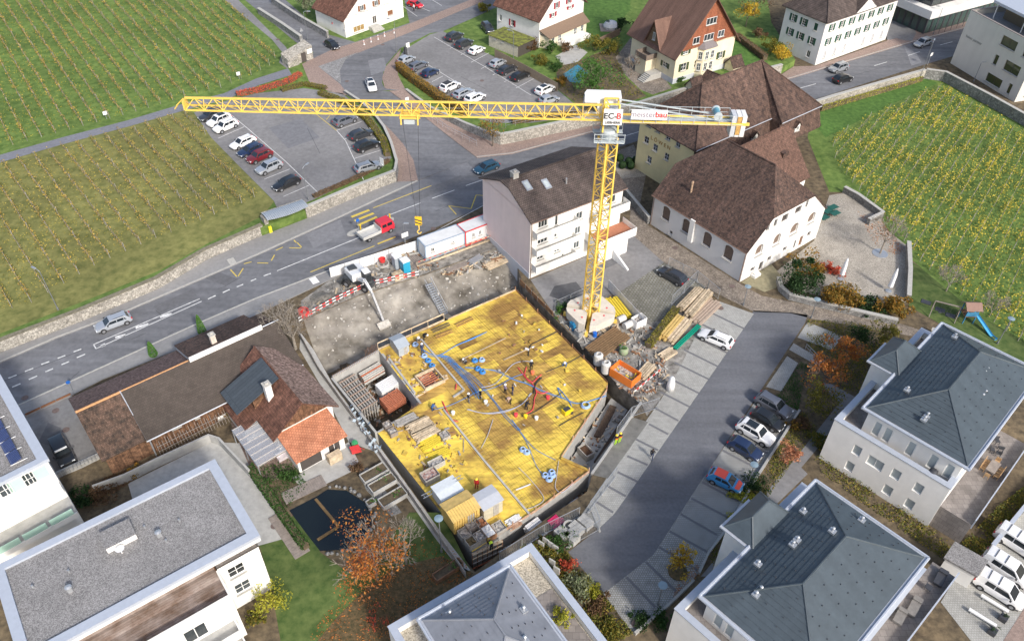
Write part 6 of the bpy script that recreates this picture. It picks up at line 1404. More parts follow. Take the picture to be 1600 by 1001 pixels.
debris('site_debris',[(925,745),(915,770),(850,813),(770,868),(775,850),(845,800)],260,DM,ZP+.1,.7);debris('deck_scraps',[(600,560),(650,535),(700,590),(650,620)],90,[YPAN,WOOD_P,STEELG,WOOD],ZD+.02,.4);debris('deck_scraps',[(600,680),(690,645),(745,715),(690,760)],90,[YPAN,WOOD_P,STEELG,WOOD],ZD+.02,.5);debris('deck_scraps',[(760,540),(800,470),(930,595),(850,690),(740,640)],45,[YPAN,PLASTW,STEELG,WOOD],ZD+.1,.22);debris('site_debris',[(528,598),(592,560),(645,630),(590,664)],200,DM,ZP+.05,.5);debris('site_debris',[(930,640),(985,640),(915,735),(890,715)],80,DM,-2.5,.3)
# ================================================================== tower crane
CY=paint('crane_yellow',(0.8,0.55,0.11),rough=0.45);CG=paint('crane_grey',(0.45,0.5,0.52),rough=0.5);CW=paint('crane_white',(0.8,0.8,0.79),rough=0.5)
L_,F2_,R_=P(909.5,485,1.7),P(922,490,1.7),P(936.5,484,1.7);mc=(L_+R_)/2;mc.z=0
crane=thing('tower_crane','yellow flat-top tower crane with lattice mast and long jib','crane',(mc.x,mc.y,0))
ax=(R_-F2_).normalized();ax=Vector((math.cos(R(33)),math.sin(R(33)),0));ay=Vector((-ax.y,ax.x,0));hw=0.78
ZT=28.0
cor=[mc+ax*i*hw+ay*j*hw for i,j in((-1,-1),(1,-1),(1,1),(-1,1))]
seg=2.2;nz=int((ZT-1.2)/seg);hs=(ZT-1.2)/nz
for k in range(nz):
 f=MB();z0,z1=1.2+k*hs,1.2+(k+1)*hs;zm=(z0+z1)/2
 for i in range(4):
  a,c=cor[i],cor[(i+1)%4];up=lambda p_,z_:Vector((p_.x,p_.y,z_))
  f.bar(up(a,z0),up(a,z1),.18);f.bar(up(a,z0),up(c,zm),.08);f.bar(up(c,zm),up(a,z1),.08);f.bar(up(a,z1),up(c,z1),.07)
 f.bar(up(cor[0],z1),up(cor[2],z1),.06)
 build('mast_section',f,CY,crane)
f=MB()
for i in range(40):pass
la,lb=mc+ax*.25+ay*.3,mc-ax*.05+ay*.3
f.bar((la.x,la.y,1),(la.x,la.y,ZT),.06);f.bar((lb.x,lb.y,1),(lb.x,lb.y,ZT),.06)
z_=1.2
while z_<ZT:f.bar((la.x,la.y,z_),(lb.x,lb.y,z_),.04);z_+=.4
build('mast_ladder',f,CY,crane)
# cross base with concrete ballast
f=MB();f.bar(mc+ax*-2.6+ay*-2.6+Vector((0,0,.35)),mc+ax*2.6+ay*2.6+Vector((0,0,.35)),.4,.5);f.bar(mc+ax*2.6+ay*-2.6+Vector((0,0,.36)),mc+ax*-2.6+ay*2.6+Vector((0,0,.36)),.4,.5)
f.obox(mc+Vector((0,0,.8)),ax*.8,ay*.8,(0,0,.4));build('cross_base',f,CY,crane)
BAL=mat('ballast_concrete',(0.62,0.57,0.49),var=0.1,scale=1.2)
for q,(i,j)in enumerate(((0,-1),(-1,0),(1,0),(0,1))):
 d=ax*i+ay*j;n=Vector((-d.y,d.x,0))
 for k in range(2):
  f=MB();c=mc;pts=[c+d*.8-n*.3,c+d*2.6-n*2.1,c+d*3.0-n*1.3,c+d*3.0+n*1.3,c+d*2.6+n*2.1,c+d*.8+n*.3]
  f.prism([p_.xy for p_ in pts],.65+k*.62,1.25+k*.62);build('ballast_block',f,BAL,crane)
 for s_ in(-1.2,.9):
  f=MB();p_=mc+d*2.0+n*s_*.8;f.tube((p_.x,p_.y,1.87),(p_.x,p_.y,1.95),.12,n=8);build('lifting_eye',f,REDH,crane)
# slewing platform, cabin and head
pt=lambda u,v_,z_:P(u,v_,z_)
ZJ=30.4
jt=P(290,168,ZJ);jd=Vector((jt.x-mc.x,jt.y-mc.y,0));JL=jd.length;jd.normalize();jn=Vector((-jd.y,jd.x,0))
if jn.y>0:jn=-jn
J=lambda s_,w_,z_:Vector((mc.x,mc.y,ZJ+z_))+jd*s_+jn*w_
f=MB();f.lathe((mc.x,mc.y,ZT),[(.95,0),(1.0,.5),(1.0,.9),(.8,1.1)],20);build('slewing_ring',f,CG,crane)
f=MB()
for s_,w_ in((.8,.8),(.8,-.8),(-.9,.8),(-.9,-.8)):f.bar(J(s_,w_,-1.4),J(s_*.9,w_*.9,2.0),.18)
f.bar(J(.7,.7,2.0),J(-.8,.7,2.0),.15);f.bar(J(.7,-.7,2.0),J(-.8,-.7,2.0),.15);f.bar(J(.7,.7,2),J(-.8,.7,-.2),.14);f.bar(J(.7,-.7,2),J(-.8,-.7,-.2),.14);build('tower_head',f,CY,crane)
f=MB();f.obox(J(-.4,0,.3),jd*.5,jn*.6,(0,0,.9));build('electrics_cabinet',f,GREYP,crane)
f=MB();cq=[(-1.2,-2.9),(2.6,-2.9),(2.9,-2.2),(2.9,-1.2),(-1.2,-1.2)]
f.prism([J(a,c,0).xy for a,c in cq],ZJ-.6,ZJ+1.9);cab=build('cabin',f,CW,crane)
f=MB();f.obox(J(2.2,-2.05,.6),jd*.75,jn*.87,(0,0,.55));build('cabin_window',f,GLASS,cab)
# catwalk round the slewing ring
for s_ in(1,-1):
 f=MB()
 for z_ in(-2.3,-1.8,-1.3):f.bar(J(-1.7,1.5*s_,z_),J(1.7,1.5*s_,z_),.06)
 for k in range(5):f.bar(J(-1.7+k*.85,1.5*s_,-2.3),J(-1.7+k*.85,1.5*s_,-1.2),.06)
 f.obox(J(0,1.2*s_,-2.35),jd*1.7,jn*.35,(0,0,.03));build('catwalk',f,CG,crane)
nj=22;zt_=lambda s_:1.55-.35*(s_/JL)
for k in range(nj):
 s0,s1=1.0+(JL-1.2)*k/nj,1.0+(JL-1.2)*(k+1)/nj;sm=(s0+s1)/2;f=MB()
 for w_ in(.62,-.62):
  f.bar(J(s0,w_,0),J(s1,w_,0),.16);f.bar(J(s0,w_,0),J(sm,0,zt_(sm)),.08);f.bar(J(sm,0,zt_(sm)),J(s1,w_,0),.08)
 f.bar(J(s0,0,zt_(s0)),J(s1,0,zt_(s1)),.2);f.bar(J(s0,.62,0),J(s1,-.62,0),.06);f.bar(J(s1,.62,0),J(s1,-.62,0),.07);f.bar(J(s0,0,zt_(s0)),J(s0,.62,0),.07)
 build('jib_section',f,CY,crane)
f=MB();f.bar(J(2,0,.75),J(JL,0,.65),.035);build('jib_rope',f,STEELG,crane)
f=MB();f.obox(J(JL-.1,0,.5),jd*.08,jn*.62,(0,0,.55));f.bar(J(JL,0,1.1),J(JL+1.0,0,.2),.1);f.bar(J(JL+1.0,.6,.1),J(JL+1.0,-.6,.1),.1);build('jib_tip',f,CY,crane)
# counter-jib
ce=P(1163,178,ZJ);CL=(Vector((ce.x,ce.y,0))-Vector((mc.x,mc.y,0))).length
for w_ in(.75,-.75):
 f=MB();f.bar(J(-1,w_,0),J(-CL,w_,0),.22,.3);build('counter_jib_beam',f,CY,crane)
 f=MB()
 for z_ in(.55,1.05):f.bar(J(-2.2,w_*1.25,z_),J(-CL+2,w_*1.25,z_),.045)
 for k in range(9):f.bar(J(-2.2-k*(CL-4.2)/8,w_*1.25,0),J(-2.2-k*(CL-4.2)/8,w_*1.25,1.05),.045)
 build('handrail',f,CG,crane)
f=MB();f.obox(J(-CL/2-.3,0,-.05),jd*(CL/2-1),jn*.9,(0,0,.03));build('walkway',f,CG,crane)
f=MB();f.bar(J(-.8,.5,2.0),J(-CL+3.0,.7,.3),.12);f.bar(J(-.8,-.5,2.0),J(-CL+3.0,-.7,.3),.12);build('stay_bar',f,CG,crane)
f=MB();f.tube(J(-CL+3.6,-.7,.9),J(-CL+3.6,.7,.9),.36,n=16);w_=build('winch',f,paint('winch_blue',(0.12,0.3,0.38)),crane)
f=MB();f.tube(J(-CL+3.6,-.9,.9),J(-CL+3.6,-.7,.9),.48,n=16);f.tube(J(-CL+3.6,.7,.9),J(-CL+3.6,.9,.9),.48,n=16);build('winch_flange',f,CG,w_)
BALW=mat('counterweight_concrete',(0.66,0.66,0.65),(0.72,0.72,0.71),var=0.08)
for k in range(3):
 f=MB();f.obox(J(-CL+1.7-k*.55,0,-.3),jd*.24,jn*.8,(0,0,1.25));build('counterweight',f,BALW if k%3 else mat('counterweight_grey',(0.5,0.52,0.55),var=.1),crane)
f=MB();f.obox(J(-CL+1.15,.82,-.2),jd*.24,jn*.02,(0,0,1.1));build('rust_stripe',f,mat('rust_stripe',(0.5,0.3,0.1),var=.4,scale=5),crane)
# sign boards
def board(name,u0,v0,u1,v1,w_,lines):
 """upright sign board in the plane beside the jib; corners found from the photo on that plane"""
 A,B=J(10,w_,0).xy,J(-20,w_,0).xy
 (s0,z0),(s1,z1)=on_wall(A,B,u0,v0),on_wall(A,B,u1,v1)
 e=(B-A).normalized();n=Vector((e.y,-e.x));c=A+e*(s0+s1)/2;hw_,hh_=abs(s1-s0)/2,abs(z1-z0)/2;zc=(z0+z1)/2
 f=MB();f.obox((c.x,c.y,zc),(*(e*hw_),0),(*(n*.04),0),(0,0,hh_));o=build(name,f,CW,crane)
 for txt,size,dxx,dz,m_,bold in lines:
  M_=wall_mtx(A,B,(s0+s1)/2+dxx*hw_,zc+dz*hh_,.06);text_obj(txt,size*hh_,m_,o,M_,bold=bold,depth=.01)
BLK=paint('letter_black',(0.03,0.03,0.035));RED_=paint('letter_red',(0.75,0.06,0.06));LILAC=paint('letter_grey',(0.3,0.26,0.34))
board('sign_board',942,195,974,171,1.6,[('EC-',1.0,-.3,-.18,BLK,True),('B',1.0,.6,-.18,RED_,True),('LIEBHERR',.42,0,-.82,BLK,True)])
board('banner',985.5,186.5,1044,172.5,1.3,[('meister',1.55,-.34,-.42,LILAC,False),('bau',1.55,.66,-.42,RED_,True)])
# trolley, ropes and hook
sT,zT_=on_wall(J(0,0,0).xy,J(40,0,0).xy,640,176);tp=J(sT,0,-.35)
f=MB();f.obox(J(sT,0,-.3),jd*1.1,jn*.75,(0,0,.08))
for s_ in(-1,1):
 for w_ in(-.72,.72):f.bar(J(sT+s_*.95,w_,.2),J(sT+s_*.95,w_,-1.1),.16)
build('trolley',f,CY,crane)
f=MB();f.obox(J(sT,.5,-.75),jd*.6,jn*.3,(0,0,.25));build('trolley_basket',f,CG,crane)
zh=zat(tp.x,tp.y,345);f=MB()
for s_ in(-.9,.9):f.tube(J(sT+s_,0,-.5),Vector((tp.x,tp.y,zh+.6))+jd*s_*.25,.022,n=4)
build('hoist_rope',f,DARKM,crane)
f=MB();f.obox((tp.x,tp.y,zh),jd*.42,jn*.12,(0,0,.6));hk=build('hook_block',f,paint('hazard_yellow',(0.8,0.5,0.03)),crane)
f=MB()
for k in(-.3,.15):f.obox((tp.x,tp.y,zh+k),(jd*.42+Vector((0,0,.16))),jn*.13,(0,0,.09))
build('hazard_stripe',f,DARKM,hk)
f=MB();f.bar((tp.x,tp.y,zh-.6),(tp.x,tp.y,zh-1.3),.12);f.path(spline([Vector((tp.x,tp.y,zh-1.3)),Vector((tp.x,tp.y,zh-1.7))+jd*.25,Vector((tp.x,tp.y,zh-1.95)),Vector((tp.x,tp.y,zh-1.7))-jd*.25]),.07,6);build('hook',f,CY,hk)
# ================================================================== vehicles
TYRE=paint('tyre',(0.025,0.025,0.027),rough=0.85);RIM=paint('rim',(0.42,0.43,0.45),rough=0.35,metal=0.6);CGL=paint('car_glass',(0.02,0.026,0.032),rough=0.06,spec=0.8)
HEADL=paint('headlight',(0.75,0.78,0.8),rough=0.15);TAILL=paint('tail_light',(0.5,0.02,0.02),rough=0.25);TRIM=paint('car_trim',(0.04,0.04,0.043),rough=0.6);PLATE=paint('number_plate',(0.6,0.6,0.6))
KINDS={'wagon':(4.75,1.84,1.46,0.93,1.15,0.35,-1.75,-2.22,0.88),'suv':(4.6,1.9,1.67,1.05,1.1,0.45,-1.75,-2.18,1.02),'hatch':(4.05,1.76,1.47,0.93,1.05,0.3,-1.45,-1.93,0.9),'sedan':(4.7,1.82,1.44,0.93,1.1,0.25,-1.1,-1.85,0.88),'jeep':(4.4,1.85,1.9,1.15,0.75,0.6,-2.0,-2.1,1.1),'van':(4.75,1.9,1.86,1.08,1.5,0.65,-2.15,-2.3,1.08)}
PROT={}
def car_proto(kind):
 L,W,H,zb,xb,xw,xr,xt,hb=KINDS[kind];h=L/2;w=W/2
 root=bpy.data.objects.new('parked_car',None);col.objects.link(root);ORIG[root.name]=Vector((0,0,0))
 boxy=kind in('jeep','van');k_=0.35 if kind=='jeep' else 1.0
 st=[(-h,w*.80,.42,zb*.8),(-h+.07,w*.92,.32,zb*.93),(-h+.3*k_,w*.98,.25,zb),(-h+.9,w,.22,zb+.01),(0,w,.22,zb),(xb-.1,w,.22,zb-.01),(xb+.15,w*.99,.22,hb),(h-.55*k_,w*.95,.25,hb-.06*k_),(h-.2*k_,w*.88,.3,hb-.16*k_),(h-.05,w*.78,.36,hb-.27*k_),(h,w*.66,.42,hb-.38*k_)]
 m=MB();n=11;vs=[]
 for x,ww,z0,z1 in st:
  half=[(ww*.82,z0),(ww*.97,z0+.1),(ww,z0+.3*(z1-z0)),(ww*.985,z0+.72*(z1-z0)),(ww*.93,z1-.03),(ww*.78,z1)]
  vs+=[(x,-a,z)for a,z in half[::-1]][::-1]+[(x,a,z)for a,z in half[::-1]]
 n=12;fs=[]
 for i in range(len(st)-1):
  for j in range(n):a=i*n+j;b_=i*n+(j+1)%n;fs.append((a,a+n,b_+n,b_))
 fs+=[tuple(range(n)),tuple((len(st)-1)*n+j for j in range(n-1,-1,-1))]
 m.add(vs,fs)
 zt=H;wb,wt=w*.9,w*(.72 if not boxy else .82);e=.06
 g_=[(xt+.02,zb-.04,wb*.97),(xr,zt-.07,wt),(xr+.25,zt,wt*.93),(xw-.35,zt,wt*.93),(xw,zt-.05,wt),(xb+.02,zb-.06,wb)]
 vs=[]
 for x,z,ww in g_:vs+=[(x,-ww,z),(x,ww,z)]
 vs+=[(xr+.15,-wb,zb-.04),(xr+.15,wb,zb-.04),(xw+.1,-wb,zb-.04),(xw+.1,wb,zb-.04)]
 q=len(m.v)
 m.add(vs,[(0,2,3,1),(2,4,5,3),(4,6,7,5),(6,8,9,7),(8,10,11,9),(0,12,2),(1,3,13),(12,14,8,6,4,2),(13,3,5,7,9,15),(14,10,8),(15,9,11)])
 bd=build('body',m,PLASTW,root,uv=False)
 bm=bmesh.new();bm.from_mesh(bd.data);bmesh.ops.recalc_face_normals(bm,faces=bm.faces);bm.to_mesh(bd.data);bm.free()
 bd.data.polygons.foreach_set('use_smooth',[True]*len(bd.data.polygons))
 md=bd.data;md.set_sharp_from_angle(angle=R(38))
 def quad(name,pts,mt,push=.012):
  pts=[Vector(p_)for p_ in pts];nn=(pts[1]-pts[0]).cross(pts[2]-pts[0]).normalized();c=sum(pts,Vector())/len(pts)
  out=Vector((c.x*.3,c.y,c.z-.7));nn=nn if nn.dot(out)>0 else-nn;f=MB();slabp=[p_+nn*push for p_ in pts]
  f.poly(slabp if(slabp[1]-slabp[0]).cross(slabp[2]-slabp[0]).dot(nn)>0 else slabp[::-1]);return build(name,f,mt,root,uv=False)
 lp=lambda a,b_,t:Vector(a).lerp(Vector(b_),t)
 A,B,C_,D_=(xb+.02,-wb,zb-.06),(xb+.02,wb,zb-.06),(xw,wt,zt-.05),(xw,-wt,zt-.05)
 quad('windscreen',[lp(lp(A,B,.06),lp(D_,C_,.06),.1),lp(lp(A,B,.94),lp(D_,C_,.94),.1),lp(lp(A,B,.93),lp(D_,C_,.93),.94),lp(lp(A,B,.07),lp(D_,C_,.07),.94)],CGL)
 if not(kind=='van'):
  A,B,C_,D_=(xt+.02,-wb*.97,zb-.04),(xt+.02,wb*.97,zb-.04),(xr,wt,zt-.07),(xr,-wt,zt-.07)
  quad('rear_window',[lp(lp(A,B,.09),lp(D_,C_,.09),.25),lp(lp(A,B,.91),lp(D_,C_,.91),.25),lp(lp(A,B,.9),lp(D_,C_,.9),.92),lp(lp(A,B,.1),lp(D_,C_,.1),.92)],CGL)
 for s in(-1,1):
  yb=lambda z:s*(wb+(wt-wb)*(z-zb+.04)/(zt-zb))
  z0,z1=zb+.05,zt-.14
  x0,x1=xr+.3,xw+.0;xm=(x0+x1)/2+.1;fr=(xb-xw)*.62
  segs=[(xm+.05,x1+fr,xm+.05,x1-.02),(xm-.9 if kind!='hatch' else x0+.12,xm-.03,xm-.85 if kind!='hatch' else x0+.2,xm-.03)]
  if kind in('wagon','suv'):segs.append((x0-.25,xm-.98,x0+.02,xm-.93))
  if kind=='van':segs=segs[:1]+([segs[1]])
  for a,b_,c,d in segs:quad('side_window',[(a,yb(z0),z0),(b_,yb(z0),z0),(d,yb(z1),z1),(c,yb(z1),z1)],CGL)
  f=MB();f.obox((xw+fr*.9,s*(w+.09),zb+.1),(.09,0,0),(0,.09,0),(0,0,.07));build('mirror',f,TRIM,root,uv=False)
  f=MB();f.obox((h-.14,s*w*.66,hb-.27*k_-.02),(.1,0,0),(0,w*.17,0),(0,0,.07));build('headlight',f,HEADL,root,uv=False)
  f=MB();f.obox((-h+.08,s*w*.74,zb*.84),(.07,0,0),(0,w*.16,0),(0,0,.1));build('tail_light',f,TAILL,root,uv=False)
 rw=.33 if kind not in('suv','jeep')else .37;wx=(-h+.85,h-.88)
 if 'wheel' not in SC:
  f=MB();f.tube((0,-.11,0),(0,.11,0),.34,n=16);a=f.mesh('tyre');a.materials.append(TYRE)
  f=MB();f.tube((0,-.125,0),(0,.125,0),.21,n=10);b_=f.mesh('rim');b_.materials.append(RIM);SC['wheel']=(a,b_)
 for x in wx:
  for s in(-1,1):
   wo=bpy.data.objects.new('wheel',SC['wheel'][0]);col.objects.link(wo);wo.parent=root;wo.location=(x,s*(w-.1),rw);wo.scale=(rw/.34,)*3
   ri=bpy.data.objects.new('rim',SC['wheel'][1]);col.objects.link(ri);ri.parent=wo
   f=MB();f.tube((x,s*(w-.2),rw+.01),(x,s*(w+.004),rw+.01),rw+.07,n=14);build('wheel_arch',f,TRIM,root,uv=False)
 f=MB();f.box(h-.03,-.26,.42,h+.015,.26,.54);build('number_plate',f,PLATE,root,uv=False)
 f=MB();f.box(-h+.2,-w*.9,.2,h-.25,w*.9,.3);build('underbody',f,TRIM,root,uv=False)
 if kind in('wagon','suv'):
  f=MB();[f.bar((xr+.3,s*wt*.86,zt+.03),(xw-.4,s*wt*.86,zt+.03),.04)for s in(-1,1)];build('roof_rail',f,TRIM,root,uv=False)
 if kind=='van':
  for x in(-1.4,-.4):f=MB();f.bar((x,-wt*.8,zt+.05),(x,wt*.8,zt+.05),.06);build('roof_bar',f,TRIM,root,uv=False)
 if kind=='jeep':
  f=MB();f.tube((-h-.14,0,.95),(-h+.06,0,.95),.36,n=14);build('spare_wheel',f,TYRE,root,uv=False)
  f=MB();f.box(xw-.1,-wt*.85,zt-.01,xw+.12,wt*.85,zt+.09);build('visor',f,PLASTW,root,uv=False)
 return root
COLS={'white':(0.8,0.8,0.8),'black':(0.015,0.016,0.018),'dark':(0.035,0.038,0.045),'navy':(0.015,0.028,0.075),'silver':(0.45,0.48,0.52),'grey':(0.17,0.18,0.21),'maroon':(0.16,0.015,0.02),'red':(0.6,0.02,0.03),'blue':(0.04,0.24,0.5),'teal':(0.02,0.07,0.12),'greysilver':(0.32,0.34,0.37)}
def cpaint(c):return paint('car_paint_'+c,COLS[c],rough=0.28,metal=0.35 if c in('silver','greysilver','grey')else 0.0,spec=0.6,coat=0.6)
used=set()
TREE={}
def snap(o):return(o,[snap(c)for c in o.children])
def paste(tr,parent=None):
 c=tr[0].copy();col.objects.link(c);c.parent=parent
 for ch in tr[1]:paste(ch,c)
 return c
def car(kind,c,u,v_,du,dv,label,z=0.05,group=None,name='parked_car',sunroof=False,extra=None):
 if kind not in PROT:
  PROT[kind]=car_proto(kind);bpy.context.view_layer.update();TREE[kind]=snap(PROT[kind])
 r=PROT[kind]if kind not in used else paste(TREE[kind]);used.add(kind)
 a,b_=P(u-du/2,v_-dv/2,z+.65),P(u+du/2,v_+dv/2,z+.65);cc=(a+b_)/2;d=b_-a
 r.location=(cc.x,cc.y,z);r.rotation_euler=(0,0,math.atan2(d.y,d.x));r.name=name
 tag(r,label,'van' if kind=='van' else 'car',group);r['_c']=c;CARS.append((r,kind,c,sunroof,extra));return r
CARS=[]
TZ=PZ+.05;WD=(-41,18);ED=(28,-13)
cars=[('wagon','dark',329,179,*WD,'dark estate car at the top end of the west car park',TZ),('suv','white',342,188,*WD,'white SUV with black roof window, upper of two white neighbours',TZ),('suv','white',352,197,*WD,'white SUV with plain roof, lower of two white neighbours',TZ),('wagon','white',379,222,*WD,'white estate car next to a navy one in the west car park',TZ),('wagon','navy',391,234,*WD,'navy estate car between white and maroon cars',TZ),('suv','maroon',405,244,*WD,'maroon off-roader in the west car park',TZ),('suv','silver',420,261,*WD,'silver SUV beside the maroon off-roader',TZ),('wagon','black',447,286,*WD,'black estate car alone above the bus shelter',TZ),('suv','grey',539,188,39,-15,'dark grey SUV beside the yellow marked disabled bay',TZ),('wagon','dark',564,209,39,-15,'dark estate car along the west car park hedge',TZ),('suv','black',573,227,39,-15,'black SUV with silver roof rails along the west car park hedge',TZ),('wagon','greysilver',575,260,40,-12,'pale grey estate car beside the banner on the car park wall',TZ),('suv','dark',710,57,*ED,'dark SUV in the corner bay of the east car park',TZ),('suv','dark',725,68,*ED,'dark car next to a white hatchback in the east car park',TZ),('hatch','white',745,78,*ED,'white hatchback beside two dark cars',TZ),('hatch','silver',778,98,*ED,'silver hatchback beside the board fence',TZ),('wagon','dark',793,108,*ED,'dark estate car in the middle of the fence row',TZ),('wagon','black',813,118,*ED,'black estate car at the end of the fence row',TZ),('suv','white',852,140,*ED,'white SUV with glass roof at the east end of the fence',TZ),('hatch','silver',858,155,28,-8,'silver car behind the crane jib near the fence end',TZ),('hatch','silver',635,93,*ED,'silver hatchback in the first bay behind the beech hedge',TZ),('wagon','grey',653,102,*ED,'grey estate car behind the beech hedge',TZ),('hatch','navy',672,113,*ED,'navy hatchback behind the beech hedge',TZ),('suv','white',703,135,*ED,'white car with black roof behind the beech hedge',TZ),('wagon','silver',724,145,*ED,'silver car between two white cars by the hedge',TZ),('suv','white',742,153,*ED,'white car under the jib at the hedge end',TZ),('suv','dark',762,44,15,16,'dark SUV parked beside the red-shuttered house',TZ),('hatch','black',519,70,26,15,'black hatchback waiting at the brick crossing',TZ),('hatch','red',649,7,28,8,'red hatchback in front of the shop house',TZ),('wagon','white',580,133,13,33,'white estate car driving down the side street',1.5),('wagon','silver',176,503,-60,22,'silver estate car driving on the main road beside the stone wall',.03),('wagon','teal',760,261,-42,16,'dark teal estate car driving on the main road behind the pink house',.03),('suv','greysilver',1310,106,-34,10,'grey SUV driving on the main road past the green-shuttered house',.03),('suv','black',1317,123,34,-10,'black SUV driving on the main road beside the vineyard wall',.03),('suv','silver',1442,67,-30,10,'silver SUV driving past the dark glass office',.03),('wagon','dark',1051,430,-42,-24,'dark estate car on the turf-paved lot beside the hall',.05),('wagon','white',1119,528,-55,-23,'white estate car on the pale paved stalls',.06),('suv','grey',1209,633,46,27,'grey people carrier in the uppermost right-hand stall',.06),('hatch','black',1200,655,46,27,'black hatchback between grey and white cars',.06),('suv','white',1181,675,48,28,'white SUV with panoramic roof in the right-hand stalls',.06),('hatch','navy',1165,700,48,28,'dark blue hatchback below the white SUV',.06),('hatch','blue',1134,750,46,22,'bright blue hatchback with orange-red roof and bonnet',.06),('jeep','black',99,708,24,48,'black boxy off-roader with spare wheel in the driveway yard',.05),('van','white',1592,848,50,32,'white delivery van cut off by the garden wall corner',.05),('van','white',1573,888,50,32,'white delivery van next to the brown planting strip',.05),('van','white',1563,921,52,32,'white delivery van beside the bike stands',.05)]
SUNR={'white SUV with black roof window, upper of two white neighbours','white SUV with glass roof at the east end of the fence','white SUV with panoramic roof in the right-hand stalls','white estate car driving down the side street'}
for c_ in cars:
 g_='cars on the road' if 'driving' in c_[6]else 'parked cars'
 car(*c_[:7],z=c_[7],group=g_,name='delivery_van' if c_[0]=='van' else('moving_car' if 'driving' in c_[6]else 'parked_car'),sunroof=c_[6]in SUNR)
bpy.context.view_layer.update()
kidsof={}
for o in col.objects:
 if o.parent is not None:kidsof.setdefault(o.parent.name,[]).append(o)
for r,kind,c_,sr_,_x in CARS:
 del r['_c']
 for ch in kidsof.get(r.name,()):
  if ch.name.startswith('body'):ch.material_slots[0].link='OBJECT';ch.material_slots[0].material=cpaint(c_)
 L,W,H,zb,xb,xw,xr,xt,hb=KINDS[kind];ORIG[r.name]=Vector((0,0,0))
 if sr_:f=MB();f.box(xr+.5,-W*.27,H+.002,xw-.4,W*.27,H+.02);build('sunroof',f,CGL,r,uv=False)
 lb=r['label']
 if 'orange-red roof' in lb:
  om=paint('car_paint_orange_red',(0.75,0.09,0.05),rough=.3,coat=.5)
  f=MB();f.box(xr+.15,-W*.34,H+.003,xw-.3,W*.34,H+.025);build('roof_panel',f,om,r,uv=False)
  f=MB();f.prism([(xb+.2,-W*.4),(L/2-.45,-W*.37),(L/2-.25,-W*.3),(L/2-.25,W*.3),(L/2-.45,W*.37),(xb+.2,W*.4)],.5,[hb+.02,hb-.03,hb-.1,hb-.1,hb-.03,hb+.02]);build('bonnet',f,om,r,uv=False)
 if 'with black roof behind' in lb:f=MB();f.box(xr+.2,-W*.34,H+.003,xw-.3,W*.34,H+.02);build('roof_panel',f,TRIM,r,uv=False)
 if kind=='van' and 'bike' in lb:pass
# ---- red crew-cab flatbed truck
def local_thing(name,label,cat,u,v_,du,dv,z=0.0,ref=.0):
 a,b_=P(u-du/2,v_-dv/2,z+ref),P(u+du/2,v_+dv/2,z+ref);c=(a+b_)/2;t=bpy.data.objects.new(name,None);col.objects.link(t);t.location=(c.x,c.y,z);t.rotation_euler=(0,0,math.atan2((b_-a).y,(b_-a).x));ORIG[t.name]=Vector((0,0,0));tag(t,label,cat);return t
t=local_thing('flatbed_truck','red crew-cab flatbed truck driving past the bus island','truck',588,361,50,-22,.03,.7)
RT=paint('truck_red',(0.6,0.03,0.05),rough=.35,coat=.4)
f=MB();f.prism([(.35,-.95),(2.75,-.95),(2.75,.95),(.35,.95)],.55,1.35);pr=[(.4,1.35),(2.75,1.35),(2.45,2.15),(.4,2.2)]
for s in(-1,1):f.add([(x,s*(.95 if z<2 else .82),z)for x,z in pr],[(0,1,2,3)if s<0 else(3,2,1,0)])
q=[(x,s*(.95 if z<2 else .82),z)for s in(-1,1)for x,z in pr];f.add(q,[(1,5,6,2),(2,6,7,3),(3,7,4,0)]);build('cab',f,RT,t)
for s in(-1,1):
 for x0,x1 in((.6,1.35),(1.5,2.35)):f=MB();f.obox(((x0+x1)/2,s*.925,1.68),((x1-x0)/2,0,0),(0,.012,0),(0,s*-.04*s*s,.24));build('side_window',f,CGL,t)
f=MB();f.obox((2.64,0,1.75),(-.12,0,.33),(0,.8,0),(.012,0,.004));build('windscreen',f,CGL,t)
f=MB();f.box(-2.9,-1.0,.75,.25,1.0,.87);build('load_bed',f,mat('aluminium_bed',(.5,.5,.48),var=.1),t)
for q in((-2.9,-1.02,.25,-.96),(-2.9,.96,.25,1.02),(-2.95,-1.02,-2.88,1.02),(.22,-1.02,.3,1.02)):f=MB();f.box(q[0],q[1],.872,q[2],q[3],1.3 if q[0]<.2 else 1.7);build('side_board',f,mat('aluminium_bed',(.5,.5,.48)),t)
f=MB();f.box(-2.8,-.4,.5,2.6,.4,.75);build('chassis',f,TRIM,t)
for x in(-1.9,2.0):
 for s in(-1,1):f=MB();f.tube((x,s*.72,.38),(x,s*.97,.38),.38,n=16);w_=build('wheel',f,TYRE,t);f=MB();f.tube((x,s*.7,.38),(x,s*.985,.38),.2,n=10);build('rim',f,RIM,w_)
for s in(-1,1):f=MB();f.box(2.72,s*.75-.15,.75,2.79,s*.75+.15,.92);build('headlight',f,HEADL,t)
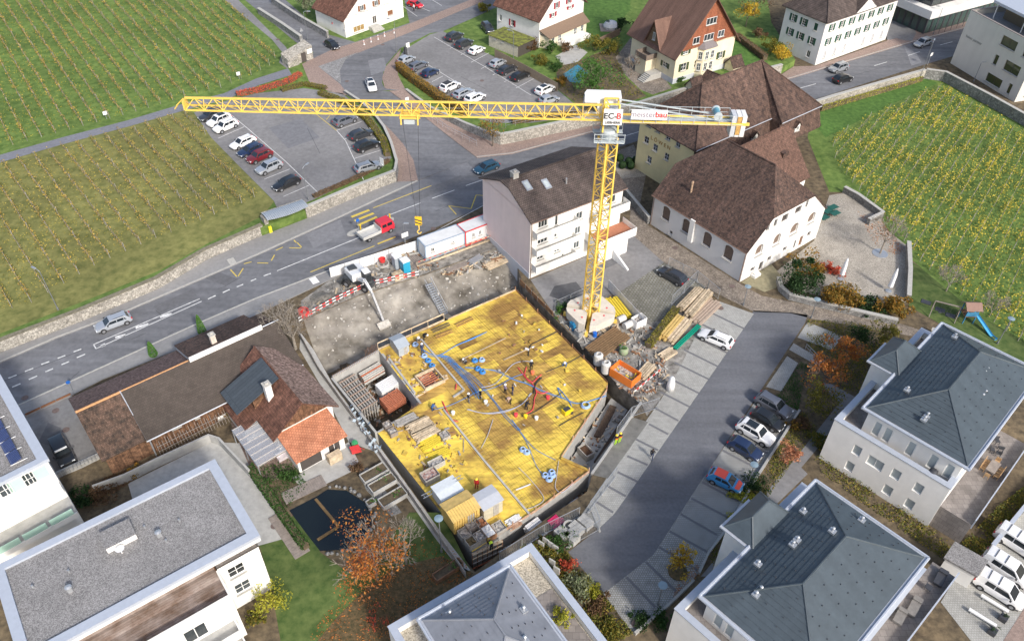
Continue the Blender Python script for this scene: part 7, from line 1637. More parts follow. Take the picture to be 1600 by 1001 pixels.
# ---- white wheeled excavator
t=local_thing('wheeled_excavator','white wheeled excavator reaching its arm into the muddy pit','excavator',562,441,50,14,.06,.5)
EXW=paint('excavator_white',(0.75,0.75,0.74),rough=.4,coat=.3);EXD=paint('excavator_dark',(0.06,0.065,0.07),rough=.6)
f=MB();f.box(-2.3,-.55,.55,2.3,.55,1.1);f.tube((0,0,1.1),(0,0,1.3),.8,n=16);build('chassis',f,EXD,t)
for x in(-1.5,1.5):
 for s in(-1,1):f=MB();f.tube((x,s*.75,.55),(x,s*1.25,.55),.55,n=18);w_=build('wheel',f,TYRE,t);f=MB();f.tube((x,s*.8,.55),(x,s*1.27,.55),.28,n=12);build('rim',f,RIM,w_)
f=MB();f.prism([(-2.7,-1.2),(-2.45,-1.2),(-2.45,1.2),(-2.7,1.2)],.15,.85);build('dozer_blade',f,EXD,t)
up=bpy.data.objects.new('upper_structure',None)
def rot(x,y,a):return x*math.cos(a)-y*math.sin(a),x*math.sin(a)+y*math.cos(a)
sw=None
# direction of the arm in the vehicle's frame
bw=P2(604,509,-2.2)-t.location.xy;an_=math.atan2(bw.y,bw.x)-t.rotation_euler.z;reach=bw.length
f=MB();prof=[(-2.3,-.9),(-2.55,-.3),(-2.55,.5),(-2.2,1.15),(1.0,1.25),(1.2,.2),(1.2,-1.1)]
f.prism([rot(x,y,an_)for x,y in[(-2.1,-1.15),(-2.5,-.7),(-2.5,.7),(-2.1,1.15),(.4,1.15),(.4,-1.15)]],1.3,[2.2,2.05,2.05,2.2,2.45,2.45]);build('engine_cover',f,EXW,t)
f=MB();f.prism([rot(x,y,an_)for x,y in[(-1.0,-.9),(-1.9,-.8),(-1.9,.3),(-.8,.3)]],2.2,2.5);build('engine_grille',f,EXD,t)
f=MB();f.prism([rot(x,y,an_)for x,y in[(.42,.25),(1.9,.25),(2.0,.4),(2.0,1.1),(.42,1.15)]],1.3,3.0);cb=build('cab',f,EXD,t)
f=MB();f.prism([rot(x,y,an_)for x,y in[(.5,.2),(1.75,.2),(1.75,1.18),(.5,1.18)]],3.003,3.1);build('cab_roof',f,EXW,cb)
f=MB();f.prism([rot(x,y,an_)for x,y in[(1.99,.36),(2.03,.36),(2.03,1.05),(1.99,1.05)]],1.7,2.85);build('windscreen',f,CGL,cb)
A3=lambda r_,z_,off=0:Vector((*rot(r_,-.35+off,an_),z_))
pts=[A3(.6,1.7),A3(reach*.38,2.9),A3(reach*.6,2.2)]
f=MB();f.bar(pts[0],pts[1],.35,.5);f.bar(pts[1],pts[2],.32,.42);build('boom',f,EXW,t)
f=MB();f.bar(pts[2]+Vector((0,0,.1)),A3(reach*.98,-1.2),.28,.36);build('arm',f,mat('arm_grey',(.42,.42,.42),var=.2,scale=3),t)
f=MB();[f.tube(A3(.9,1.9,s),A3(reach*.36,2.6,s),.08,n=8)for s in(-.25,.25)];f.tube(pts[1]+Vector((0,0,.3)),A3(reach*.68,1.9),.08,n=8);build('hydraulic_cylinder',f,METALG,t)
f=MB();q=A3(reach,-1.9);dd=Vector((*rot(0,1,an_),0));fw=Vector((*rot(1,0,an_),0))
f.prism([(q+dd*a*.9+fw*b_).xy for a,b_ in((-1,-.45),(1,-.45),(1,.35),(-1,.35))],q.z-.35,[q.z+.35,q.z+.35,q.z-.1,q.z-.1]);build('bucket',f,mat('bucket_worn',(.5,.47,.42),var=.2),t)
# ================================================================== people
def body_mesh(key,pose):
 me=bpy.data.meshes.new('body_'+key);J_=pose;names=list(J_);idx={n:i for i,n in enumerate(names)}
 ed=[('pel','spine'),('spine','chest'),('chest','neck'),('neck','head'),('head','crown')]
 for s in 'lr':ed+=[('chest',s+'sh'),(s+'sh',s+'el'),(s+'el',s+'wr'),(s+'wr',s+'hand'),('pel',s+'hip'),(s+'hip',s+'kn'),(s+'kn',s+'an'),(s+'an',s+'toe')]
 me.from_pydata([J_[n]for n in names],[(idx[a],idx[b_])for a,b_ in ed],[]);me.update()
 o=bpy.data.objects.new('tmp',me);col.objects.link(o);md=o.modifiers.new('skin','SKIN');rad={'pel':.15,'spine':.145,'chest':.165,'neck':.062,'head':.1,'crown':.075,'sh':.075,'el':.055,'wr':.042,'hand':.038,'hip':.1,'kn':.068,'an':.05,'toe':.045}
 for n in names:
  k=n if n in rad else n[1:];sv=me.skin_vertices[0].data[idx[n]];sv.radius=(rad[k]*1.08,rad[k]*(.8 if k in('chest','spine','pel')else 1)*1.08);sv.use_root=n=='pel'
 s2=o.modifiers.new('sub','SUBSURF');s2.levels=1;s2.render_levels=1
 bpy.context.view_layer.update();dg=bpy.context.evaluated_depsgraph_get();m2=bpy.data.meshes.new_from_object(o.evaluated_get(dg));bpy.data.objects.remove(o);m2.name='body'
 m2.polygons.foreach_set('use_smooth',[True]*len(m2.polygons));pel,nk=Vector(J_['pel']),Vector(J_['neck'])
 for nme in range(4):m2.materials.append(PLASTW)
 pts={n:Vector(J_[n])for n in names}
 for p_ in m2.polygons:
  c=p_.center;k=min(names,key=lambda n:(pts[n]-c).length)
  kk=k if k in('pel','spine','chest','neck','head','crown')else k[1:]
  p_.material_index=2 if kk in('head','hand')else(3 if kk=='crown' else(1 if kk in('hip','kn','an','toe')or(kk=='pel')else 0))
  if kk=='toe':p_.material_index=3
 return m2
stand=dict(pel=(0,0,.95),spine=(0,0,1.12),chest=(0,0,1.36),neck=(0.01,0,1.5),head=(.03,0,1.62),crown=(.03,0,1.72),lsh=(0,.19,1.4),lel=(-.02,.25,1.14),lwr=(.08,.24,.92),lhand=(.11,.23,.84),rsh=(0,-.19,1.4),rel=(-.02,-.25,1.14),rwr=(.16,-.2,.98),rhand=(.22,-.18,.93),lhip=(0,.1,.9),lkn=(.03,.12,.5),lan=(-.02,.13,.08),ltoe=(.14,.14,.04),rhip=(0,-.1,.9),rkn=(.05,-.12,.5),ran=(.06,-.13,.08),rtoe=(.22,-.14,.04))
bend=dict(pel=(-.1,0,.9),spine=(.05,0,1.02),chest=(.28,0,1.08),neck=(.42,0,1.08),head=(.53,0,1.06),crown=(.62,0,1.04),lsh=(.3,.19,1.06),lel=(.36,.22,.8),lwr=(.42,.16,.58),lhand=(.44,.14,.5),rsh=(.3,-.19,1.06),rel=(.4,-.22,.8),rwr=(.48,-.14,.6),rhand=(.5,-.12,.52),lhip=(-.1,.1,.86),lkn=(.02,.13,.48),lan=(-.06,.14,.08),ltoe=(.1,.15,.04),rhip=(-.1,-.1,.86),rkn=(.06,-.13,.48),ran=(.02,-.14,.08),rtoe=(.18,-.15,.04))
crouch=dict(pel=(-.12,0,.42),spine=(-.05,0,.6),chest=(.12,0,.78),neck=(.22,0,.86),head=(.31,0,.92),crown=(.38,0,.98),lsh=(.14,.19,.78),lel=(.32,.24,.58),lwr=(.46,.16,.44),lhand=(.52,.13,.38),rsh=(.14,-.19,.78),rel=(.32,-.24,.58),rwr=(.48,-.14,.46),rhand=(.54,-.1,.4),lhip=(-.1,.11,.4),lkn=(.26,.16,.44),lan=(.0,.16,.08),ltoe=(.16,.17,.04),rhip=(-.1,-.11,.4),rkn=(.18,-.18,.16),ran=(-.18,-.17,.08),rtoe=(-.06,-.18,.04))
walk=dict(stand);walk.update(lkn=(.16,.11,.52),lan=(.3,.12,.1),ltoe=(.44,.12,.06),rkn=(-.05,-.11,.5),ran=(-.3,-.12,.14),rtoe=(-.18,-.12,.05),lel=(-.12,.25,1.16),lwr=(-.12,.24,.93),lhand=(-.1,.23,.85),rel=(.08,-.25,1.15),rwr=(.22,-.22,.98),rhand=(.28,-.2,.92))
BM={k:body_mesh(k,v__)for k,v__ in(('stand',stand),('bend',bend),('crouch',crouch),('walk',walk))}
POSE=dict(stand=stand,bend=bend,crouch=crouch,walk=walk)
SKIN=paint('skin',(0.48,0.28,0.2),rough=.6);HAIR=paint('hair_dark',(0.03,0.02,0.015),rough=.7);PC={}
def cloth(c):return mat('cloth_%d_%d_%d'%tuple(int(x*100)for x in c),c,rough=.9,var=.1)
def person(pose,u,v_,head_deg,top,trouser,helmet,label,z=ZD+.05,vest=None):
 c=P(u,v_,z);t=bpy.data.objects.new('person',None);col.objects.link(t);t.location=c;t.rotation_euler=(0,0,R(head_deg));ORIG[t.name]=Vector((0,0,0));tag(t,label,'person','people')
 b_=bpy.data.objects.new('body',BM[pose]);col.objects.link(b_);b_.parent=t
 for i,m_ in enumerate((cloth(top),cloth(trouser),SKIN,HAIR)):b_.material_slots[i].link='OBJECT';b_.material_slots[i].material=m_
 hd,cr=Vector(POSE[pose]['head']),Vector(POSE[pose]['crown']);d=(cr-hd).normalized()
 if helmet:
  f=MB();q=hd+d*.03;x_=d.orthogonal().normalized();y_=d.cross(x_);prev=None;vs=[];n=12
  for r_,h_ in((.18,.0),(.14,.015),(.135,.07),(.1,.13),(.02,.155)):vs+=[q+(x_*math.cos(2*math.pi*i/n)+y_*math.sin(2*math.pi*i/n))*r_+d*h_ for i in range(n)]
  f.add(vs,[(k*n+i,k*n+(i+1)%n,(k+1)*n+(i+1)%n,(k+1)*n+i)for k in range(4)for i in range(n)]+[tuple(range(4*n,5*n))]);build('helmet',f,paint('helmet_%s'%helmet,{'white':(.8,.8,.8),'yellow':(.8,.6,.05)}[helmet],rough=.35),t,smooth=True)
 else:
  f=MB();f.lathe(hd+d*.02,[(.1,0),(.118,.04),(.1,.1),(.03,.135)],10);build('hair',f,HAIR,t,smooth=True)
 f=MB()
 for s in(-1,1):f.obox(hd+Vector((.098,s*.035,.012))if pose in('stand','walk')else hd+d*.0+d.cross(Vector((0,1,0)))*-.098+Vector((0,s*.035,0)),(.006,0,0),(0,.012,0),(0,0,.006))
 build('eyes',f,HAIR,t)
 f=MB();nz_=hd+Vector((.1,0,-.015))if pose in('stand','walk')else hd-d.cross(Vector((0,1,0)))*.1;f.obox(nz_,(.014,0,0),(0,.011,0),(0,0,.02));build('nose',f,SKIN,t)
 if vest:
  f=MB();ch,sp=Vector(POSE[pose]['chest']),Vector(POSE[pose]['spine']);vv=(ch-sp).normalized()
  f.tube(sp-vv*.05,ch-vv*.02,.2,.215,n=12,caps=False);build('vest',f,mat('hivis_'+vest,{'orange':(.85,.2,.03),'yellow':(.6,.8,.05)}[vest],var=.05),t)
 return t
BKc,NV,GYc,BLc,RDc=(.02,.02,.024),(.03,.045,.1),(.15,.15,.16),(.06,.15,.35),(.4,.02,.02)
person('stand',751,623,200,BKc,BKc,'yellow','person in black with yellow helmet standing by the blue conduits');person('stand',732,629,20,BKc,GYc,'white','person in black jacket and white helmet on the blue conduit');person('stand',789,615,40,(.25,.2,.28),BKc,'white','person with white helmet talking to a colleague in blue');person('stand',801,616,190,NV,NV,None,'person in dark blue work clothes talking to a white-helmeted colleague')
person('bend',797,630,210,(.5,.35,.3),BKc,None,'person bending over the rebar in a pale shirt');person('stand',830,578,100,BKc,BKc,'white','person in black with white helmet beside the orange bucket');person('crouch',883,572,250,BLc,BKc,'white','person in blue kneeling on the black hose');person('crouch',728,568,200,GYc,BKc,'white','person crouching by the blue cable coils');person('bend',663,530,330,BKc,BKc,'white','person in black bending near the guard rail');person('crouch',653,533,300,GYc,GYc,'white','person in grey kneeling at the upper day joint');person('stand',660,551,300,NV,NV,'white','person in navy with white helmet at the cable coils near the cabinet')
person('crouch',676,640,30,BLc,NV,None,'person in blue crouching at the shaft rim');person('stand',745,762,250,RDc,RDc,'yellow','person in dark red overalls and yellow helmet beside the grey hut');person('bend',768,858,120,BKc,BKc,'yellow','person with yellow helmet and lime trousers on the scaffold platform',vest='yellow');person('bend',822,640,60,BKc,BKc,None,'person in black bending over the hose tangle')
person('stand',962,694,120,BKc,(.45,.75,.05),'yellow','person with lime trousers on the ramp, left of a pair',z=.06,vest='orange');person('stand',968,691,120,BKc,(.45,.75,.05),'yellow','person with lime trousers on the ramp, right of a pair',z=.06,vest='orange');person('walk',1018,716,250,BKc,NV,None,'person in black coat walking across the pale stalls',z=.06);person('stand',647,18,220,(.75,.75,.75),BKc,None,'person in white shirt beside the red hatchback',z=PZ+.04)
# ================================================================== vegetation
def leaves(mb,c,r,n,size,squash=(1,1,1),shell=0.35,gap=None):
 """n leaf-sized faces spread through an uneven crown volume"""
 c=Vector(c)
 if mb.leaf is None:mb.leaf=[]
 lobes=[(Vector((rnd.gauss(0,.42),rnd.gauss(0,.42),rnd.gauss(0,.36))),rnd.uniform(.2,.5))for _ in range(17)]
 for _ in range(n):
  lo,lr=rnd.choice(lobes);d=Vector((rnd.gauss(0,1),rnd.gauss(0,1),rnd.gauss(0,1))).normalized()*lr*(rnd.random()**shell)
  p_=lo+d;p_=c+Vector((p_.x*squash[0],p_.y*squash[1],p_.z*squash[2]))*r
  a=Vector((rnd.gauss(0,1),rnd.gauss(0,1),rnd.gauss(0,.7))).normalized();b_=a.orthogonal().normalized();s=size*rnd.uniform(.45,1.5);b_=(b_*math.cos(k_:=rnd.random()*6.28)+a.cross(b_)*math.sin(k_))
  t_=a.cross(b_)
  mb.add([p_-b_*s,p_-t_*s*.55,p_+b_*s,p_+t_*s*.55],[(0,1,2,3)]);mb.leaf.append(rnd.random())
def branches(mb,p_,d,L,r,depth,spread=.55,n=3,tips=None,up=.15):
 q=p_+d*L;r=max(r,.022);mb.tube(p_,q,r,r*.6,5 if depth<2 else 7,caps=False)
 if depth==0:
  if tips is not None:tips.append(q)
  return
 for i in range(n):
  a=d.orthogonal().normalized();ang=2*math.pi*(i+rnd.random()*.7)/n;a=a*math.cos(ang)+d.cross(a)*math.sin(ang)
  nd=(d+a*spread*rnd.uniform(.6,1.3)+Vector((0,0,up))).normalized();branches(mb,p_.lerp(q,rnd.uniform(.65,1)),nd,L*rnd.uniform(.6,.82),r*.55,depth-1,spread,n,tips,up)
BARK=mat('bark',(0.12,0.09,0.07),(0.2,0.165,0.13),var=.25,scale=5,rough=.95)
BARKG=mat('bark_grey',(0.2,0.17,0.14),(0.3,0.27,0.23),var=.2,scale=5,rough=.95)
LM=dict(orange=leafmat('leaf_orange',[(.36,.1,.03),(.5,.17,.04),(.55,.25,.06),(.3,.12,.05)]),red=leafmat('leaf_red',[(.55,.06,.05),(.6,.14,.07),(.45,.1,.05)]),yellow=leafmat('leaf_yellow',[(.55,.36,.03),(.66,.46,.05),(.45,.27,.03),(.35,.27,.05)]),green=leafmat('leaf_green',[(.03,.075,.018),(.05,.11,.025),(.08,.15,.04)]),dark=leafmat('leaf_dark',[(.015,.04,.014),(.03,.065,.02),(.045,.09,.03)]),olive=leafmat('leaf_olive',[(.1,.11,.02),(.2,.18,.03),(.28,.24,.05)]),brown=leafmat('leaf_brown',[(.12,.07,.04),(.2,.12,.07),(.16,.11,.05)]),gold=leafmat('leaf_gold',[(.4,.2,.035),(.25,.15,.03),(.1,.1,.025),(.45,.26,.05)]),greengold=leafmat('leaf_greengold',[(.07,.1,.02),(.16,.16,.03),(.3,.22,.04)]),bright=leafmat('leaf_bright',[(.05,.14,.03),(.09,.2,.04),(.13,.26,.06)]),pale=leafmat('leaf_pale',[(.22,.24,.14),(.3,.32,.2),(.15,.2,.09)]),lime=leafmat('leaf_lime',[(.35,.34,.04),(.5,.46,.06),(.2,.25,.04)]),pink=leafmat('leaf_pink',[(.5,.22,.12),(.6,.3,.17),(.4,.15,.08)]))
def tree(label,u,v_,h_,r,lm,n=900,size=.16,z=0.0,trunk=.14,bare=0.0,name='tree',cat='tree',bark=None,squash=(1,1,.8),depth=3,density=1.0):
 """(u, v_) = foot of the trunk"""
 c=P(u,v_,z);t=thing(name,label,cat,c);f=MB();tips=[]
 th=h_*(.35 if bare<1 else .3);f.tube(c,c+Vector((0,0,th)),trunk,trunk*.75,8)
 for i in range(4):
  a=2*math.pi*(i+rnd.random()*.6)/4;d=Vector((math.cos(a)*.6,math.sin(a)*.6,.9)).normalized();branches(f,c+Vector((0,0,th*rnd.uniform(.85,1))),d,h_*.26,trunk*.5,depth,.6,3,tips)
 build('trunk',f,bark or BARK,t)
 if bare<1:
  g_=MB();cc=c+Vector((0,0,h_-r*squash[2]*.85));leaves(g_,cc,r,int(n*(1-bare)),size,squash)
  for q in tips[:120]:
   if rnd.random()<.5*(1-bare):leaves(g_,q,.3,3,size*.8)
  build('crown',g_,lm,t,uv=False,leaf=True)
 return t
def shrub(label,u,v_,r,h_,lm,n=450,size=.11,z=0.0,name='shrub',cat='shrub',group=None):
 c=P(u,v_,z);t=thing(name,label,cat,c,group);f=MB()
 for i in range(5):
  a=2*math.pi*i/5+rnd.random();f.tube(c,c+Vector((math.cos(a)*r*.5,math.sin(a)*r*.5,h_*.6)),.04,.015,5,caps=False)
 build('stem',f,BARK,t);g_=MB();leaves(g_,c+Vector((0,0,h_*.52)),1.0,n,size,(r*1.02,r*1.02,h_*.55),shell=.3);build('foliage',g_,lm,t,uv=False,leaf=True);return t
def hedge(label,pts,w,h_,lm,z=0.0,dens=90,size=.1,cat='hedge'):
 q=[P(*p_[:2],p_[2]if len(p_)>2 else z)for p_ in pts];t=thing('hedge',label,cat,q[0]);g_=MB();g_.leaf=[];k=MB()
 for a,b_ in zip(q[:-1],q[1:]):
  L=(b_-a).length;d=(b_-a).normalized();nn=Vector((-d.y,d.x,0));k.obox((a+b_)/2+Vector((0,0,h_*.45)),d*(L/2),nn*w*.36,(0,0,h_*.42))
  for i in range(int(L*dens)):
   x,y,zz=rnd.random(),rnd.uniform(-1,1),rnd.random()
   if rnd.random()<.6:(y:=math.copysign(rnd.uniform(.75,1.05),y))
   else:zz=rnd.uniform(.85,1.08)
   p_=a.lerp(b_,x)+nn*y*w*.5+Vector((0,0,zz*h_));u1=Vector((rnd.gauss(0,1),rnd.gauss(0,1),rnd.gauss(0,1))).normalized();u2=u1.orthogonal().normalized();s=size*rnd.uniform(.6,1.3)
   g_.add([p_-u1*s,p_-u2*s*.6,p_+u1*s,p_+u2*s*.6],[(0,1,2,3)]);g_.leaf.append(rnd.random())
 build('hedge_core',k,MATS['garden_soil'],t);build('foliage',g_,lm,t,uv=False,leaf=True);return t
def ground_leaves(name,label,cat,poly,n,size,lm,z=0.04,hmax=.25,kind='stuff'):
 pts=[P2(u,v_,z)for u,v_ in poly];x0,x1=min(p_.x for p_ in pts),max(p_.x for p_ in pts);y0,y1=min(p_.y for p_ in pts),max(p_.y for p_ in pts);g_=MB();g_.leaf=[];k=0;tries=0
 def inside(x,y):
  c=False
  for i in range(len(pts)):
   a,b_=pts[i-1],pts[i]
   if(a.y>y)!=(b_.y>y)and x<(b_.x-a.x)*(y-a.y)/(b_.y-a.y)+a.x:c=not c
  return c
 while k<n and tries<n*8:
  tries+=1;x,y=rnd.uniform(x0,x1),rnd.uniform(y0,y1)
  if not inside(x,y):continue
  if mnoise.noise((x*.5,y*.5,len(poly)))<rnd.uniform(-.5,.25):continue
  k+=1;p_=Vector((x,y,z+rnd.random()**2*hmax));u1=Vector((rnd.gauss(0,1),rnd.gauss(0,1),rnd.gauss(0,.5))).normalized();u2=u1.orthogonal().normalized();s=size*rnd.uniform(.6,1.4)
  g_.add([p_-u1*s,p_-u2*s*.6,p_+u1*s,p_+u2*s*.6],[(0,1,2,3)]);g_.leaf.append(rnd.random())
 o=build(name,g_,lm,None,uv=False,leaf=True);o['kind']=kind;return o
# ---- vineyards
VINE=leafmat('vine_leaf',[(.16,.14,.05),(.36,.26,.07),(.56,.39,.08),(.28,.19,.07),(.15,.17,.05)])
VINE2=leafmat('vine_leaf_yellow',[(.1,.17,.035),(.26,.28,.05),(.52,.43,.06),(.62,.49,.07)])
POSTM=None
def post_mesh():
 if 'vpost' not in SC:
  f=MB();f.box(-.025,-.025,0,.025,.025,1.6);a=f.mesh('post');a.materials.append(mat('vine_post',(.33,.32,.29),var=.2));SC['vpost']=a
 return SC['vpost']
def vine_row(a,b_,z,lm,dens,size,label,group,hh_=(.35,1.25),post_gap=8.0,wid=.2):
 a,b_=Vector((a.x,a.y,z)),Vector((b_.x,b_.y,z));L=(b_-a).length
 if L<2:return
 t=thing('vine_row',label,'vine row',a,group);d=(b_-a)/L;nn=Vector((-d.y,d.x,0));g_=MB();g_.leaf=[];s_=0;w=MB();sd=rnd.random()*100
 while s_<L:
  th=mnoise.noise((s_*.25,sd,0))*.5+.5;q=a+d*s_
  w.bar(q+nn*rnd.uniform(-.05,.05),q+Vector((0,0,rnd.uniform(.7,1.15)))+d*rnd.uniform(-.3,.3),.05)
  w.bar(q+Vector((0,0,.85)),q+d*1.1+Vector((0,0,.85+rnd.uniform(-.1,.2))),.035)
  for _ in range(int(dens*(.2+2.2*th*th))):
   p_=q+d*rnd.uniform(0,1.1)+nn*rnd.gauss(0,wid)+Vector((0,0,rnd.uniform(*hh_)));u1=Vector((rnd.gauss(0,1),rnd.gauss(0,1),rnd.gauss(0,1))).normalized();u2=u1.orthogonal().normalized();s=size*rnd.uniform(.6,1.3)
   g_.add([p_-u1*s,p_-u2*s*.7,p_+u1*s,p_+u2*s*.7],[(0,1,2,3)]);g_.leaf.append(min(1,max(0,rnd.gauss(th,.3))))
  s_+=1.1
 build('vine_wood',w,BARKG,t);build('foliage',g_,lm,t,uv=False,leaf=True)
 n=max(1,int(L/post_gap))
 for i in range(n+1):inst('post',post_mesh(),t,a+d*min(L,i*post_gap))
def field(poly,z,p0_,p1_,spacing,lm,dens,size,label,group,maxd=None,**k):
 """parallel vine rows with the direction and phase of one surveyed row, clipped to the field"""
 pts=[P2(u,v_,z)for u,v_ in poly];a,b_=P2(*p0_,z),P2(*p1_,z);d=(b_-a).normalized();n=Vector((-d.y,d.x));L=[Vector(((p_-a).dot(d),(p_-a).dot(n)))for p_ in pts]
 y=math.ceil(min(p_.y for p_ in L)/spacing)*spacing;rows=0
 while y<max(p_.y for p_ in L):
  for s0,s1 in scan(L,y+1e-4,1):vine_row(a+d*s0+n*y,a+d*s1+n*y,z,lm,dens,size,label,group,**k);rows+=1
  y+=spacing
 return rows
T2=PZ+.03
UP=[(-60,255),(0,232),(100,205),(200,178),(285,153),(345,138),(400,114),(430,98),(430,84),(355,0),(330,-25),(-60,-25)]
field(UP,T2,(97,225),(13,80),2.35,VINE,15,.12,'thin autumn vine row on stakes in the upper vineyard','upper vineyard rows')
LO=[(-60,285),(0,262),(100,233),(200,206),(290,180),(325,214),(368,260),(408,300),(395,310),(300,350),(235,375),(150,413),(50,472),(-60,505)]
field(LO,T2,(95,435),(0,290),2.35,VINE,18,.12,'brownish autumn vine row on stakes in the lower left vineyard','lower left vineyard rows')
RV=[(1300,220),(1350,190),(1410,162),(1466,135),(1600,212),(1700,265),(1700,610),(1600,540),(1530,485),(1440,412),(1395,355),(1325,278),(1305,250)]
field(RV,.03,(1340,275),(1450,140),1.75,VINE2,26,.14,'dense yellow vine row in the walled vineyard beside the inn','walled vineyard rows',hh_=(.15,1.2),post_gap=9,wid=.48)
# ---- trees and shrubs
tree('bare brown tree beside the pit edge and barn roof',462,545,7.5,3.2,LM['brown'],bare=1.0,bark=BARKG,depth=5,trunk=.22)
tree('orange cherry tree over the garden lawn by the pond',590,905,8.0,4.2,LM['orange'],n=3000,size=.12,depth=4,squash=(1,1,.7),bark=BARKG)
tree('bare grey tree beside the orange cherry tree',635,880,6.5,3.0,LM['brown'],bare=1.0,bark=BARKG,depth=4,trunk=.13)
tree('small bare grey tree at the pond edge',560,872,4.2,2.0,LM['brown'],bare=1.0,bark=BARKG,depth=3,trunk=.09)
shrub('coral red shrub under the orange cherry tree',575,878,1.5,2.4,LM['red'],420);shrub('low red shrub on the leaf-strewn lawn',586,975,1.2,1.0,LM['red'],160)
tree('bare courtyard tree rising from a round grate',1375,396,7.0,3.2,LM['brown'],bare=.93,n=900,bark=BARKG,depth=4,trunk=.15)
tree('bare tree at the vineyard edge behind the playground',1478,455,4.5,2.4,LM['brown'],bare=1.0,bark=BARKG,depth=4,trunk=.1);tree('small bare tree beside the playground tower',1545,495,4.0,2.2,LM['brown'],bare=1.0,bark=BARKG,depth=4,trunk=.09)
for u,v_,r,h_,l_,lab,n in((1246,452,3.0,3.6,'dark','large dark green laurel shrub at the courtyard corner',1500),(1258,432,2.4,3.0,'gold','golden autumn shrub behind the dark laurel',800),(1305,470,3.1,3.2,'gold','broad golden shrub at the courtyard wall',1500),(1400,490,2.4,2.9,'gold','rounded golden shrub at the courtyard end wall',1000),(1362,487,1.9,1.5,'dark','low dark shrub between the golden ones',450),(1340,478,1.2,1.6,'dark','small dark shrub beside the broad golden one',260),(1290,420,1.1,1.0,'red','dark red potted shrub in the courtyard',120),(1303,427,1.2,1.0,'red','dark red shrub beside white pots',120)):shrub(lab,u,v_,r,h_,LM[l_],int(n*2.2),.16)
for u,v_,h_,r,l_,lab in((1278,612,6.0,2.5,'orange','orange maple beside the entry steps'),(1318,572,4.6,2.0,'orange','smaller orange maple behind the entry steps'),(1270,648,4.6,2.5,'olive','olive green tree in the shaded garden'),(1385,545,4.2,2.0,'olive','yellow-green tree at the lane behind the apartment house'),(1335,540,3.6,2.1,'dark','dark conifer-like tree by the paved patch'),(1228,727,3.2,1.4,'pink','small pink-orange tree on the garden path'),(1056,893,3.4,1.35,'yellow','small yellow tree in a round tree pit'),):tree(lab,u,v_,h_,r,LM[l_],n=int(900*r*.62),size=.13,trunk=.09)
for u,v_,r,h_,l_,lab in((1280,690,1.4,1.3,'greengold','green and gold shrub by the white gable wall'),(1250,665,1.2,1.0,'brown','brown shrub behind the parking kerb'),(1238,668,.9,.9,'gold','small golden shrub behind the parking kerb'),(1166,782,1.3,.8,'lime','yellow shrub behind the lower stalls'),(1145,815,1.0,.8,'lime','second yellow shrub behind the lower stalls'),(1180,760,1.6,1.1,'dark','dark shrub behind the lower stalls'),(886,890,.9,1.4,'red','bright red shrub beside the access road'),(902,920,1.9,1.6,'pale','grey-green bush beside the access road'),(875,850,1.5,1.5,'green','green bush by the paving stone stack'),(848,870,1.6,1.0,'greengold','low bush near the standing slabs'),(925,928,1.1,.9,'lime','yellow bush beside the access road edge'),(930,950,1.6,1.0,'brown','brown ground shrub beside the lower stalls'),(950,985,1.6,1.0,'greengold','mixed shrub at the bottom of the stalls'),(1000,970,1.3,.8,'dark','dark shrub below the paved stalls'),(1030,965,1.2,.8,'green','green shrub below the paved stalls'),(425,945,1.7,2.2,'lime','yellow-green bush at the white block corner'),(398,968,1.0,1.2,'greengold','small bush below the white block'),(445,745,1.5,1.3,'green','round green bush beside the pergola'),(130,782,1.8,1.5,'dark','dark bush below the barn gable'),(160,775,1.7,1.3,'brown','brown bush beside the dark one'),(210,740,1.0,1.2,'gold','golden bush at the barn wall'),(350,640,1.4,1.6,'gold','yellow climbing bush on the barn wall'),(560,735,1.0,1.0,'brown','brown bush beside the garage'),(877,968,.9,1.3,'lime','yellow-green potted shrub on the paved roof terrace'),(892,480,1.6,1.2,'dark','dark green shrub behind the crane ballast'),(876,486,1.0,.9,'bright','bright green shrub behind the crane ballast')):
 shrub(lab,u,v_,r,h_,LM[l_],int(620*r),.12,z=6.95 if 'roof terrace' in lab else 0)
for u,v_,r,h_,l_,lab in((1222,95,2.2,3.2,'yellow','bright yellow bush beside the green-shuttered house'),(1203,82,2.3,2.8,'greengold','green and gold bush beside the yellow one'),(1185,60,1.6,2.2,'brown','brown hedge bush in the villa garden'),(930,80,2.6,3.4,'greengold','olive bush at the pool end'),(955,85,2.0,3.6,'olive','yellow-green bush beside the villa drive'),(885,80,1.4,2.2,'brown','brown bush near the sunroom'),(862,82,1.8,2.6,'green','clipped green bush below the sunroom'),(870,110,1.6,2.0,'green','green bush behind the board fence'),(845,100,2.0,1.8,'greengold','mixed bush behind the board fence'),(830,78,1.8,3.0,'brown','russet bush beside the mossy garage'),(970,45,2.2,2.4,'dark','dark yew beside the trampoline lawn'),(1060,128,1.0,1.3,'green','small green bush at the villa plinth'),(880,130,1.2,1.4,'gold','rusty bush beside the pool'),(755,18,1.6,2.0,'olive','yellow-green bush in front of the red-shuttered house')):
 shrub(lab,u,v_,r,h_,LM[l_],int(620*r),.15,z=PZ)
tree('bright green tree behind the crane cabin',925,160,8.0,4.2,LM['bright'],n=3200,size=.18,z=PZ,trunk=.15);tree('bare thicket beside the villa drive',985,120,4.5,2.6,LM['brown'],bare=.9,n=700,z=PZ,depth=4,trunk=.1,bark=BARKG)
tree('golden autumn tree beside the villa garden',1165,42,5.5,2.6,LM['yellow'],n=1100,z=PZ,trunk=.12);tree('bare brown tree behind the villa',1178,25,7,4.0,LM['brown'],bare=.6,n=1500,z=PZ,depth=4,trunk=.16,bark=BARKG)
